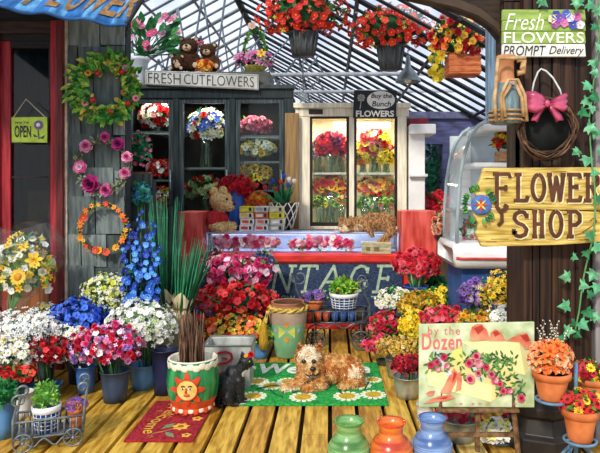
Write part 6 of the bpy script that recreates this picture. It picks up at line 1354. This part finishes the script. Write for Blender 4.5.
cols_ = {0: ('#d9d3c6', '#d4cdbf', '#a8a48a'), 1: ('#e4ded0', '#d8d0c4', '#cfc9b4'), 2: ('#d9c9b0', '#d0653a', '#e0d23a'), 3: ('#d8c23a', '#c8ccc8', '#d2c8a0')}
st_ = {0: ('#c8402e', '#d8483a', '#e0dcc8'), 1: ('#d8503e', '#e06a50', '#f0ece0'), 2: ('#e0c03a', '#f0d8c8', '#c8b82a'), 3: ('#e8d84a', '#9aa4a0', '#e0d6b0')}
for rw in range(4):
    for cl_ in range(3):
        x0_ = 239 + cl_ * 15 + (1 if rw == 1 else 0); bxs(x0_, x0_ + 14.6, yb_ - (rw + 1) * rowh, yb_ - rw * rowh, YX + .003 * rw, cols_[rw][cl_], '', 'small printed carton, %s row and %s column of the stack by the seated bear' % (names_r[rw], names_c[cl_]), st_[rw][cl_])
# seated honey teddy with a red jumper
Yt = 7.28; s = lambda n: S(n, Yt); p = lambda x, y, d: L3(x, y, d, Yt); zt_ = GZ + .014; yb2 = VY + (EYE - zt_) * 600 / Yt
tb = thing('teddy_bear', 'seated honey-coloured teddy bear in a red jumper on the glass case, facing right', 'teddy bear', P(219, yb2, Yt))
parts = [(p(221, 200.5, 0), (s(11), s(10.5), s(10.5))), (p(229, 206, -2), (s(6), s(5.5), s(5))), (p(218, 221, 0), (s(10.5), s(9.5), s(11.5))), (p(213.5, 191.5, 3), (s(4.6), s(3), s(4.8))), (p(224, 190.5, -5), (s(4.4), s(3), s(4.6)))]
for d in (-8, 8):
    parts += caps(p(216, 216, d), p(215, 225, d * 1.4 - 2), s(4.6), s(4.2), 4) + caps(p(215, 225, d * 1.4 - 2), p(224, 228, d - 6), s(4.2), s(4.4), 4) + caps(p(220, yb2 - 5, d * .7), p(232, yb2 - 4.8, d * 1.0 - 3), s(5), s(4.6), 5)
honey = mat('#d8ac66', .9, .25, 40, '#ecd09a', bump=.5)
o, b = blob('body', parts, [honey], tb, s(1.0), 3)
tufts(b, tb, 'fur', [mat('#dcb470', .9, .25, 30, '#f2deae'), mat('#b98a4a', .9, .3, 30)], s(1.3), s(.7), .4, lambda c: R.randrange(2), skip=lambda c: (c - p(217, 219, 0)).length < s(11) and c.z < P(0, 210, Yt).z)
jump = [(p(217.5, 219.5, 0), (s(11.3), s(10.3), s(9.6)))]
for d in (-8, 8): jump += caps(p(216, 215.5, d), p(214.5, 221.5, d * 1.4 - 1), s(5.6), s(5.2), 4)
blob('jumper', jump, [mat('#a81a28', .85, .35, 40, bump=.5)], tb, s(.9), 3)
for d in (-4.6, 1.6):
    q = MB(); q.ball(p(228.5, 199, d - 3.5), s(1.3), 8, 6); q.build('eye', mat('#0c0908', .15, spec=.8), tb)
q = MB(); q.ball(p(234.6, 204, -3), (s(1.8), s(2.2), s(1.5)), 10, 7); q.build('nose', mat('#1a1210', .3), tb)
q = MB(); q.tube([p(234, 206, -4), p(232.8, 208.5, -5), p(230, 209, -6.4)], s(.4), 5); q.build('mouth', mat('#2a1810', .5), tb)
# ================= pink garlands inside the glass case
def garland(label, x0, x1, seed):
    t = thing('garland', label, 'garland', Vector((X((x0 + x1) / 2, 7.0), 7.0, LZ))); n = int((x1 - x0) * 1.2); f_ = []
    for i in range(n):
        u = R.random(); a = x0 + (x1 - x0) * u; b = 242.5 + 4 * math.sin(u * PI) * 0 + R.gauss(0, 2.2); b = min(max(b, 237), 249.5)
        bloom(t, R.choice((fl('rose', '#ec6a94', '#f4b4c8'), fl('pom', '#f2a8bc'), fl('five', '#f8e4e6', PINK), fl('pom', '#e24a7c'))), P(a, b, 7.03 + R.uniform(-.05, .03)), (R.uniform(-.4, .4), -1, R.uniform(0, .5)), S(R.uniform(2.8, 4.2), 7.03))
    q = MB()
    for i in range(n):
        b_ = P(R.uniform(x0, x1), R.uniform(240, 250), 7.03); d_ = Vector((R.uniform(-1, 1), -.4, R.uniform(-1, .4))).normalized(); q.leaf(b_, b_ + d_ * S(4, 7.03), S(2.4, 7.03), None, R.randrange(3))
    q.build('foliage', gmats(['#8aa84a', '#c9c86a', '#4f8a4a']), t)
garland('pink rose garland lying on the red ledge, before the left half of the glass case', 214, 278, 1)
garland('pink rose garland lying on the red ledge, before the middle of the glass case', 290, 352, 2)
# small wooden box under the cat's paw
wb = thing('wooden_box', 'small pale wooden box on the red ledge under the tabby cat\'s paw', 'box', P(376.5, 253, 6.99))
zb_ = LZ + .002; q = MB(); q.span((X(362, 6.95), 6.91, zb_), (X(391, 6.95), 7.08, zb_ + S(9, 6.95))); q.build('crate', mat('#b0a47e', .6, .3, 10, '#cfc8a4', stretch=(1, 1, 5)), wb, False, .005)
q = MB(); q.span((X(361.5, 6.95), 6.908, zb_ + S(9, 6.95)), (X(391.5, 6.95), 7.082, zb_ + S(11.5, 6.95))); q.build('lid', mat('#bdb28c', .6, .25, 10), wb, False, .005)
for a, b in ((366, 370), (374, 379)):
    q = MB(); q.span((X(a, 6.95), 6.905, zb_ + S(3, 6.95)), (X(b, 6.95), 6.91, zb_ + S(7, 6.95))); q.build('printed_mark', mat('#7a6a40', .6), wb, False)
# ================= tabby cat asleep on the glass case
Yk = 7.22; s = lambda n: S(n, Yk); p = lambda x, y, d: L3(x, y, d, Yk)
ct = thing('tabby_cat', 'brown tabby cat stretched asleep on the glass case, one leg dangling', 'cat', (X(368, Yk), Yk, zt_))
yk = VY + (EYE - zt_) * 600 / Yk
parts = [(p(346, 225, -6), (s(8), s(7.5), s(7))), (p(343, 228.5, -11), (s(4.4), s(3.6), s(3.4))), (p(361, yk - 7.5, -1), (s(13), s(9), s(7.8))), (p(374, yk - 9.5, 0), (s(15), s(10), s(9.6))), (p(385.5, yk - 9.5, 0), (s(11), s(10), s(10)))]
parts += caps(p(352, yk - 7, -4), p(359, yk - 8, -2), s(7), s(7.6), 4)
parts += caps(p(356, yk - 3, -8), p(342, yk - 2.4, -12), s(3.2), s(2.4), 6)                 # front paw tucked under the chin
parts += caps(p(366, yk - 4, -8), p(369, yk - 1, -12.5), s(3.2), s(2.6), 4) + caps(p(369, yk - 1, -14.6), p(371, yk + 3, -15.6), s(2.2), s(2.1), 4)
parts += caps(p(388, yk - 6, -8), p(387.5, yk + 1, -15.5), s(4.8), s(3.4), 5) + caps(p(387.5, yk + 1, -15.8), p(377.5, yk + 9, -18), s(3.2), s(2.3), 6)
parts += caps(p(391, yk - 5, -8), p(391, yk - 1, -14), s(4), s(3), 4) + caps(p(390.5, yk, -15), p(384.5, yk + 8, -16.5), s(2.6), s(2.1), 5)
parts += caps(p(393, yk - 4, 3), p(389, yk - 2.2, 12), s(2.6), s(2), 5)
for sx, d in ((340.5, -7), (350.5, -4)): parts += caps(p(sx + (1 if sx < 345 else -1), 220, d), p(sx, 215.6, d), s(2.6), s(.8), 4)
tabm = bpy.data.materials.new('tabby_fur'); tabm.use_nodes = True
nt = tabm.node_tree; b_ = nt.nodes['Principled BSDF']; b_.inputs['Roughness'].default_value = .85
tcx = nt.nodes.new('ShaderNodeTexCoord'); wv = nt.nodes.new('ShaderNodeTexWave'); wv.inputs['Scale'].default_value = 6; wv.inputs['Distortion'].default_value = 11; wv.inputs['Detail'].default_value = 3; wv.inputs['Detail Scale'].default_value = 3
rp = nt.nodes.new('ShaderNodeValToRGB'); rp.color_ramp.elements[0].color = lin('#6a4629'); rp.color_ramp.elements[0].position = .0; rp.color_ramp.elements[1].color = lin('#bd8f5c'); rp.color_ramp.elements[1].position = .9
e = rp.color_ramp.elements.new(.4); e.color = lin('#9c7046')
nt.links.new(tcx.outputs['Object'], wv.inputs['Vector']); nt.links.new(wv.outputs['Fac'], rp.inputs[0]); nt.links.new(rp.outputs[0], b_.inputs['Base Color'])
palefur = mat('#e2c8a4', .9, .25, 40)
mz = p(342.5, 229, -13)
o, b = blob('body', parts, [tabm, palefur], ct, s(.75), 3, lambda c, n: 1 if (c - mz).length < s(5.2) or ((c - p(358, yk - 3, -10)).length < s(5)) else 0)
tufts(b, ct, 'fur', [mat('#a87a4a', .9, .3, 30), mat('#6a482c', .9, .3, 30), palefur], s(1.2), s(.6), .3, lambda c: 2 if (c - mz).length < s(4.6) else R.choice((0, 0, 1)), comb=Vector((.5, 0, -.3)))
q = MB(); q.ball(p(341.6, 227.4, -14.4), (s(1.0), s(.6), s(.7)), 8, 6); q.build('nose', mat('#c8786a', .5), ct)
for sx in (-1, 1):
    q = MB(); q.tube([p(344.5 + sx * 3.4 - 1.6, 225.2, -13), p(344.5 + sx * 3.4, 226, -13.6), p(344.5 + sx * 3.4 + 1.4, 225.0, -13)], s(.5), 5); q.build('closed_eye', mat('#24140c', .5), ct)
    for k in range(3):
        q = MB(); q.tube([p(342 + sx * 2, 229.4, -14), p(342 + sx * 8, 228 + k * 1.6, -15)], s(.12), 4); q.build('whisker', mat('#f0e8dc', .5), ct)
for sx, d in ((340.6, -8.2), (350.2, -5.4)):
    q = MB(); q.leaf(p(sx, 221, d), p(sx, 216.6, d - .4), s(2.6), (0, -1, 0)); q.build('inner_ear', mat('#c08a78', .8), ct)
# ================= black cat beside the square pail
Yb = 4.50; s = lambda n: S(n, Yb); p = lambda x, y, d: L3(x, y, d, Yb); y0_ = VY + EYE * 600 / Yb
bk = thing('black_cat', 'black cat sitting on the boards between the grey pail and the green mat', 'cat', (X(230, Yb), Yb, 0))
parts = [(p(227.5, y0_ - 15.5, 0), (s(14), s(12), s(16.5))), (p(222, y0_ - 8, 1), (s(10.5), s(11), s(8.2))), (p(235, y0_ - 26, 0), (s(9), s(8.5), s(13), ), (0, -.45, 0)), (p(246, 361.5, -1), (s(7.2), s(6.6), s(6.4))), (p(250.6, 364, -2), (s(3.4), s(3.4), s(2.8)))]
parts += caps(p(239, y0_ - 32, 0), p(245, 364, -1), s(7), s(6), 4)
for d in (-5, 4): parts += caps(p(240, y0_ - 24, d), p(241.5, y0_ - 10, d), s(4.2), s(2.9), 6) + caps(p(241.5, y0_ - 10, d), p(242, y0_ - 2.4, d), s(2.9), s(2.4), 4) + caps(p(242, y0_ - 2.2, d), p(245, y0_ - 2.0, d), s(2.6), s(2.2), 3)
parts += caps(p(229, y0_ - 9, -8), p(234, y0_ - 2.6, -9), s(6.5), s(3), 5) + caps(p(234, y0_ - 2.4, -9), p(239, y0_ - 2.2, -9), s(2.6), s(2.2), 3)
parts += caps(p(216, y0_ - 3, 4), p(214, y0_ - 2.4, -7), s(2.6), s(2.2), 5) + caps(p(214, y0_ - 2.4, -7), p(224, y0_ - 2.2, -13), s(2.2), s(1.8), 6)
for sx, d in ((241.6, 2), (251, -3)): parts += caps(p(246 + (sx - 246) * .75, 357.5, d), p(sx, 352.4, d), s(2.8), s(.9), 4)
blk_f = mat('#0a0c0e', .5, .4, 25, '#191d21', spec=.5); wht_f = mat('#e6e6e2', .8, .1, 30)
o, b = blob('body', parts, [blk_f, wht_f], bk, s(.75), 4, lambda c, n: 1 if (c - p(246, y0_ - 31, -3)).length < s(4.4) or c.z < s(2.6) and c.x > X(240.5, Yb) else 0)
tufts(b, bk, 'fur', [blk_f, mat('#2c3338', .6, .3, 30)], s(1.6), s(.7), .16, lambda c: 0 if R.random() < .75 else 1, comb=Vector((-.3, 0, -.7)), skip=lambda c: (c - p(246, y0_ - 31, -3)).length < s(5) or c.z < s(3))
for d in (-5.4, 2.6):
    q = MB(); q.ball(p(250.4, 360, d), (s(1.1), s(1.1), s(1.2)), 9, 7); q.build('eye', mat('#8aa03a', .15, spec=.8), bk)
    q = MB(); q.ball(p(251.2, 360, d - .3), (s(.6), s(.6), s(.9)), 8, 6); q.build('pupil', mat('#050505', .1), bk)
q = MB(); q.ball(p(253.6, 362.8, -2.2), (s(.8), s(1.0), s(.7)), 8, 6); q.build('nose', mat('#2a1a1a', .4), bk)
for k in range(3):
    q = MB(); q.tube([p(252, 365, -3.5), p(257, 364 + k * 1.5, -9)], s(.12), 4); q.build('whisker', mat('#d8d8d4', .5), bk)
bloom(bk, fl('rose', '#d8222c', '#a8141e'), p(251.5, 353.5, -4), (.3, -1, .5), s(3.4), 'red_bow')
bloom(bk, fl('five', '#f0942a', YEL), p(246.5, 354.5, -5), (0, -1, .6), s(2.2), 'red_bow')
# ================= terrier lying on the green mat
Yd = 4.92; s = lambda n: S(n, Yd); p = lambda x, y, d: L3(x, y, d, Yd); fl_ = VY + (EYE - .018) * 600 / Yd
dg_ = thing('dog', 'small shaggy golden terrier lying on the green daisy mat', 'dog', (X(325, Yd), Yd, .016))
parts = [(p(309, 356.5, -9), (s(13), s(11.5), s(12.5))), (p(313, 363.5, -19), (s(6.2), s(6), s(5))), (p(304, 364, -13), (s(6), s(5), s(5))), (p(319, 364.5, -12), (s(5), s(5), s(5))),
         (p(311, fl_ - 15, -3), (s(14), s(12), s(14.5))), (p(330, fl_ - 14.5, 0), (s(17), s(12), s(13.6))), (p(346, fl_ - 14, 1), (s(14), s(12), s(13))), (p(353, fl_ - 13, -4), (s(10.5), s(9), s(12)))]
parts += caps(p(305, fl_ - 13, -10), p(299, fl_ - 5.5, -17), s(6.5), s(5), 4) + caps(p(299, fl_ - 4.8, -18), p(287.5, fl_ - 3.4, -24), s(4.6), s(3.6), 6) + [(p(286.5, fl_ - 3.0, -25), (s(4.4), s(3.8), s(2.9)))]
parts += caps(p(319, fl_ - 13, -10), p(322, fl_ - 5, -17), s(6), s(5), 4) + caps(p(322, fl_ - 4.6, -18), p(309, fl_ - 3.4, -26), s(4.6), s(3.6), 6) + [(p(307.5, fl_ - 3.0, -27), (s(4.4), s(3.8), s(2.9)))]
parts += caps(p(353, fl_ - 6, -9), p(346, fl_ - 4.2, -16), s(5.5), s(4), 4) + [(p(343, fl_ - 3, -18), (s(5), s(3.6), s(2.9)))]
parts += caps(p(361, fl_ - 9, 2), p(361, fl_ - 4, -8), s(3.6), s(2.8), 5) + caps(p(361, fl_ - 3.6, -8), p(353, fl_ - 3, -15), s(2.8), s(2.4), 4)
for sx, d in ((299.4, -8), (320.2, -6)): parts += caps(p(309 + (sx - 309) * .78, 347.5, d), p(sx, 340.8, d), s(3.8), s(1.0), 5)
gold = mat('#d68f42', .85, .25, 22, '#f2c888'); pale = mat('#f4dfb6', .85, .15, 22, '#fdf4de'); rust = mat('#bf6a28', .85, .25, 22, '#e09a54')
def dcol(c, n=None):
    hx_ = (c - p(309, 350, -16)).length
    if (c - p(299.4, 342, -8)).length < s(4.2) or (c - p(320.2, 342, -6)).length < s(4.2): return 2
    nz_ = noise.noise(c * 40) * s(5)
    hx_ += nz_
    if hx_ < s(10.5) or (c - p(312, 368, -17)).length < s(6) or c.z < s(6) and c.x < X(300, Yd): return 1
    if (c - p(354, fl_ - 14, -12)).length + nz_ < s(6): return 1
    return 0 if noise.noise(c * 9) > -.2 else 2
o, b = blob('body', parts, [gold, pale, rust], dg_, s(.85), 3, lambda c, n: dcol(c))
def tc_(c):
    k = dcol(c); return k if R.random() < .88 else R.choice((0, 1, 2))
tufts(b, dg_, 'fur', [gold, pale, rust], s(2.5), s(.8), .6, tc_, comb=Vector((.15, -.1, -.55)), skip=lambda c: (c - p(313, 362.5, -25)).length < s(3.6) or (c - p(304.5, 355.5, -20)).length < s(3.6) or (c - p(314.5, 355.5, -20)).length < s(3.6))
for sx in (304.6, 314.4):
    q = MB(); q.ball(p(sx, 355.6, -20.6), (s(2.5), s(1.8), s(2.2)), 10, 7); q.build('eye', mat('#120c08', .1, spec=.9), dg_)
q = MB(); q.ball(p(313.6, 361.6, -25), (s(3.1), s(2.2), s(2.4)), 12, 8); q.build('nose', mat('#141010', .25, spec=.6), dg_)
q = MB(); q.tube([p(306.5, 367.2, -23), p(310, 368.4, -25.4), p(313.4, 366.4, -26.2), p(316.8, 368.2, -25), p(319, 366.6, -22.5)], s(.7), 5); q.tube([p(313.5, 363.6, -26.6), p(313.4, 366.4, -26.2)], s(.5), 5); q.build('mouth', mat('#24120c', .5), dg_)
for sx, d in ((299.4, -10), (320.2, -8)):
    q = MB(); q.leaf(p(309 + (sx - 309) * .85, 348, d - 1.4), p(sx, 342, d - .4), s(4.4), (0, -1, 0)); q.build('inner_ear', mat('#5a2c1c', .8), dg_)
# ================= wrought iron garden carts
def wheel(parent, c, r, axis, m, spokes=8):
    c = Vector(c); ax = Vector(axis).normalized(); u = Vector((0, 0, 1)); v = ax.cross(u).normalized()
    q = MB(); q.tube([c + u * r * math.cos(2 * PI * i / 28) + v * r * math.sin(2 * PI * i / 28) for i in range(28)], r * .09, 6, closed=True); wo = q.build('wheel', m, parent)
    q = MB(); q.ball(c, r * .2, 10, 6); q.build('hub', m, wo)
    for k in range(spokes):
        a = 2 * PI * k / spokes; q = MB(); q.tube([c, c + (u * math.cos(a) + v * math.sin(a)) * r * .95], r * .05, 5); q.build('spoke', m, wo)
def spiral(c, u, v, r, turns=1.4, a0=0, n=22, shrink=.8): return [Vector(c) + (Vector(u) * math.cos(a0 + turns * 2 * PI * i / n) + Vector(v) * math.sin(a0 + turns * 2 * PI * i / n)) * r * (1 - shrink * i / n) for i in range(n + 1)]
irn = mat('#4a5560', .4, .35, 12, '#7a8792', metal=.5)
def cart(label, o, u, v, L, W, zb, ht, wr, handles, name='garden_cart', m=irn, bars=9):
    o = Vector(o); u = Vector(u).normalized(); v = Vector(v).normalized(); k = Vector((0, 0, 1)); t = thing(name, label, 'cart', o)
    C4 = [o + u * a * L / 2 + v * b * W / 2 for a, b in ((-1, -1), (1, -1), (1, 1), (-1, 1))]
    q = MB(); q.tube([c + k * zb for c in C4], .008, 5, closed=True); q.build('lower_rail', m, t)
    q = MB(); q.tube([c + k * (zb + ht) for c in C4], .008, 5, closed=True); q.build('upper_rail', m, t)
    q = MB()
    ctr = o + k * zb
    q.add([c + k * zb for c in C4] + [c + k * (zb - .008) for c in C4], [(0, 1, 2, 3), (7, 6, 5, 4)] + [(i, i + 4, (i + 1) % 4 + 4, (i + 1) % 4) for i in range(4)]); q.build('bed', m, t, False)
    for i in range(4):
        a, b = C4[i], C4[(i + 1) % 4]; nb = bars if i % 2 == 0 else max(3, bars // 2)
        for j in range(nb):
            pt = a.lerp(b, j / nb); q = MB(); q.tube([pt + k * zb, pt + k * (zb + ht)], .006, 5); q.build('upright', m, t)
    for a, b in ((-.36, -1), (.36, -1), (-.36, 1), (.36, 1)):
        c = o + u * a * L + v * b * (W / 2 + .02) + k * wr * 1.09; wheel(t, c, wr, v, m)
        q = MB(); q.tube([c, o + u * a * L + v * b * (W / 2 - .01) + k * zb], .007, 5); q.build('axle_strut', m, t)
    for a in (-.36, .36):
        q = MB(); q.tube([o + u * a * L + v * (W / 2 + .02) + k * wr * 1.09, o + u * a * L - v * (W / 2 + .02) + k * wr * 1.09], .008, 5); q.build('axle', m, t)
    for pts in handles: q = MB(); q.tube(pts, .009, 6); q.build('handle_scroll', m, t)
    for b in (-1, 1):
        q = MB(); q.tube([o + u * (-.3 + .06 * i) * L + v * b * (W / 2 + .012) + k * (zb - .03 - .025 * math.sin(i * 1.2)) for i in range(11)], .006, 5); q.build('scroll_bar', m, t)
    return t
kx = Vector((0, 0, 1))
def plant_pot(label, base, r, h, m, specs, n, size, ry, Y, name='potted_flowers', cat='plant', greens=None, nleaf=60, weave=False, cupm=None):
    t = thing(name, label, cat, base)
    q = MB(); q.lathe([(a_, b_) for a_, b_ in pot_profile(r / 1.05, h)], base, 24, [0] * 8 + [1], cap0=True); q.build('pot', [m, mat('#3a2618', .9)], t)
    c = Vector(base) + Vector((0, 0, h + ry * .45)); rad = (r * 1.05, r * .9, ry)
    foliage(t, c, rad, nleaf, r * .5, greens, .6)
    pw = worldloc(t)
    for p_, nr, d_ in dome(n, c, rad, -.5, .72): bloom(t, pick(specs), p_, nr, size * R.uniform(.8, 1.2), 'bloom', pw)
    return t
def woven(label, base, r, h, greens, cat='plant'):
    t = thing('basket_plant', label, cat, base); base = Vector(base)
    q = MB(); q.lathe([(r * .8, 0), (r * .84, h * .02), (r * .98, h * .78), (r * 1.0, h * .8), (r * .9, h * .78), (.001, h * .7)], base, 32, cap0=True); q.build('basket', mat('#27427f', .6, .3, 20), t)
    q = MB()
    for k in range(16):
        a = 2 * PI * k / 16; q.tube([base + Vector((r * (.82 + .17 * i / 4) * math.cos(a), r * (.82 + .17 * i / 4) * math.sin(a), h * (.02 + .76 * i / 4))) for i in range(5)], r * .035, 4)
    for zz in (.15, .3, .45, .6): q.tube([base + Vector((r * (.835 + .18 * zz) * math.cos(i * PI / 16), r * (.835 + .18 * zz) * math.sin(i * PI / 16), h * zz)) for i in range(32)], r * .035, 4, closed=True)
    q.build('white_weave', mat('#dfe6f2', .6), t)
    q = MB(); q.lathe([(r * .98, h * .74), (r * 1.06, h * .76), (r * 1.1, h * .98), (r * 1.02, h), (r * .94, h * .9)], base, 32); q.build('rim_band', mat('#eef0f2', .6, .06, 10), t)
    c = base + Vector((0, 0, h * 1.25)); foliage(t, c, (r * .95, r * .85, h * .6), 160, r * .5, greens, .5)
    return t
# cart in the middle, before the counter
Ym = 6.12; o = Vector((X(338, Ym), Ym, 0)); Wm = .26
zb_ = Z(320, Ym); m_u = Vector((1, 0, 0)); m_v = Vector((0, 1, 0)); Lm = S(62, Ym)
hy = Ym - .0
hand = [[P(364, 322, Ym), P(368, 312, Ym), P(369, 302, Ym), P(365, 294, Ym), P(361, 287, Ym)] + spiral(P(364, 283, Ym), (-1, 0, 0), (0, 0, 1), S(5, Ym), 1.2, -.3)]
for dv in (.13,): hand.append([q_ + Vector((0, dv * 1.9, 0)) for q_ in hand[0]])
hand[0] = [q_ + Vector((0, -.13, 0)) for q_ in hand[0]]
hand.append(spiral(P(300, 276, Ym) + Vector((0, -.1, 0)), (1, 0, 0), (0, 0, 1), S(8.5, Ym), 1.3, 2.6)[::-1] + [P(297, 288, Ym) + Vector((0, -.1, 0)), P(303, 302, Ym) + Vector((0, -.1, 0)), P(307, 320, Ym) + Vector((0, -.1, 0))])
cart('black wrought iron flower cart with scrolled handle in front of the counter', o, m_u, m_v, Lm, Wm, zb_, Z(309, Ym) - zb_, S(9, Ym), hand)
bp = zb_ + .003
plant_pot('terracotta pot of violet pansies on the iron cart before the counter', (X(315, Ym), Ym + .04, bp + .10), S(10.5, Ym), Z(300, Ym) - bp - .10, TERR, [(fl('five', '#6a4aa8', '#f0d060'), 3), (fl('five', '#8a5aa0', '#e8a040'), 2), (fl('five', '#4a3a84', YEL), 2)], 26, S(3.4, Ym), S(6, Ym), Ym)
q = MB(); q.box((X(337, Ym), Ym + .05, bp + .05), (S(56, Ym), .15, .094)); tag(q.build('wooden_riser', mat('#3a3028', .7, .3, 8), None, False, .004), 'dark low box lying in the iron cart under its potted plants', 'box')
woven('blue and white woven basket of leafy greens on the iron cart before the counter', (X(344, Ym), Ym + .04, bp + .10), S(13.5, Ym), Z(293, Ym) - bp - .10, ['#5aa83a', '#8ac84a', '#c9c83a'])
for i, (px, c_) in enumerate(((310, '#c8521f'), (318.5, '#c8521f'), (326.5, '#b84a1c'), (335, '#3a5a9a'), (343, '#2f4f90'), (351, '#3a5a9a'))):
    q = MB(); r_ = S(3.8, Ym); h_ = S(9, Ym); q.lathe([(r_ * .6, 0), (r_ * .9, h_ * .5), (r_, h_), (r_ * .85, h_ * .96), (r_ * .5, h_ * .2), (.001, h_ * .2)], (X(px, Ym), Ym - .088, bp), 16, cap0=True)
    w_ = ['first', 'second', 'third'][i % 3]; col_ = 'orange clay' if i < 3 else 'blue glazed'
    tag(q.build('flower_cup', mat(c_, .4, .25, 10), None), '%s cup, %s of its colour from the left along the iron cart\'s rail' % (col_, w_), 'cup', 'small cups along the cart rail')
# cart at the left front
Yl = 3.80; ang = math.radians(20); u = Vector((math.cos(ang), math.sin(ang), 0)); v = Vector((-math.sin(ang), math.cos(ang), 0))
o = Vector((X(50, Yl), Yl, 0)); L_, W_ = S(62, Yl), S(30, Yl); zb_ = Z(430, Yl); wr_ = S(8.5, Yl)
lft = o - u * L_ / 2; rgt = o + u * L_ / 2; hh = []
for b in (-1, 1):
    a_ = lft + v * b * W_ / 2
    hh.append([a_ + kx * (zb_ - .02), a_ - u * .0 + kx * (zb_ + .12)] + [a_ + u * .02 + kx * (zb_ + .2)] + spiral(a_ + u * .035 + kx * (zb_ + .235), -u, kx, .04, .75, -.3, 14, .5))
    b_2 = rgt + v * b * W_ / 2
    hh.append([b_2 + kx * (zb_ + .0), b_2 + u * .01 + kx * (zb_ + .16), b_2 + u * .025 + kx * (zb_ + .27)] + spiral(b_2 + u * .0 + kx * (zb_ + .28), u, kx, .03, 1.0, 0, 14, .5))
hh.append([rgt + v * W_ / 2 + u * .02 + kx * (zb_ + .26), rgt + u * .02 + kx * (zb_ + .245), rgt - v * W_ / 2 + u * .02 + kx * (zb_ + .26)])
cart('small grey wrought iron garden cart at the front left corner', o, u, v, L_, W_, zb_, S(16, Yl), wr_, hh, m=mat('#6a747c', .4, .35, 12, '#98a3aa', metal=.5), bars=11)
pb = o - u * .02 + kx * (zb_ + .002)
woven('blue and white woven basket of pale greens in the front left garden cart', pb, S(12.6, Yl), S(26, Yl), ['#7ab84a', '#4f9a3c', '#b8d86a'])
plant_pot('terracotta pot of purple violets in the front left garden cart', o + u * .155 + kx * (zb_ + .002), S(9, Yl), S(20, Yl), TERR, [(fl('five', '#6a3f9a', '#e8c04a'), 3), (fl('five', '#8a4a6a', '#f0a04a'), 2), (fl('five', '#a8603a', YEL), 2)], 26, S(3.6, Yl), S(5, Yl), Yl)
# plant on the low shingled wall
YR2 = YR + .08; zz = Z(180, YR) + .002; t = thing('planter_box', 'narrow wooden box of green plants with pink buds on the low shingled wall', 'plant', (X(140, YR2), YR2, zz))
q = MB(); q.span((X(131.5, YR2), YR2 - .06, zz), (X(151, YR2), YR2 + .06, zz + .075)); q.build('box', mat('#7a4a28', .6, .4, 8), t, False, .006)
bunch(t, 140, 152, YR2, 11, 18, [(fl('five', '#e06a94', WHT), 3), (fl('pom', '#c8486a'), 1)], 20, 2.8, .45, -.8, ['#2f9a6a', '#1f7a54', '#6ab890'], 90, 7, .6)
f = cut('blue-green hydrangea bush before the low shingled wall', 141.5, 196, 8, 12, 5.63, [(fl('five', '#3a8ac8', '#dff0ff'), 3), (fl('pom', '#3a9a8a'), 2)], 30, 3.6, '#3a4a54', 14, 230, 0, greens=['#2f8a6a', '#1f6a4a', '#6ab070'])
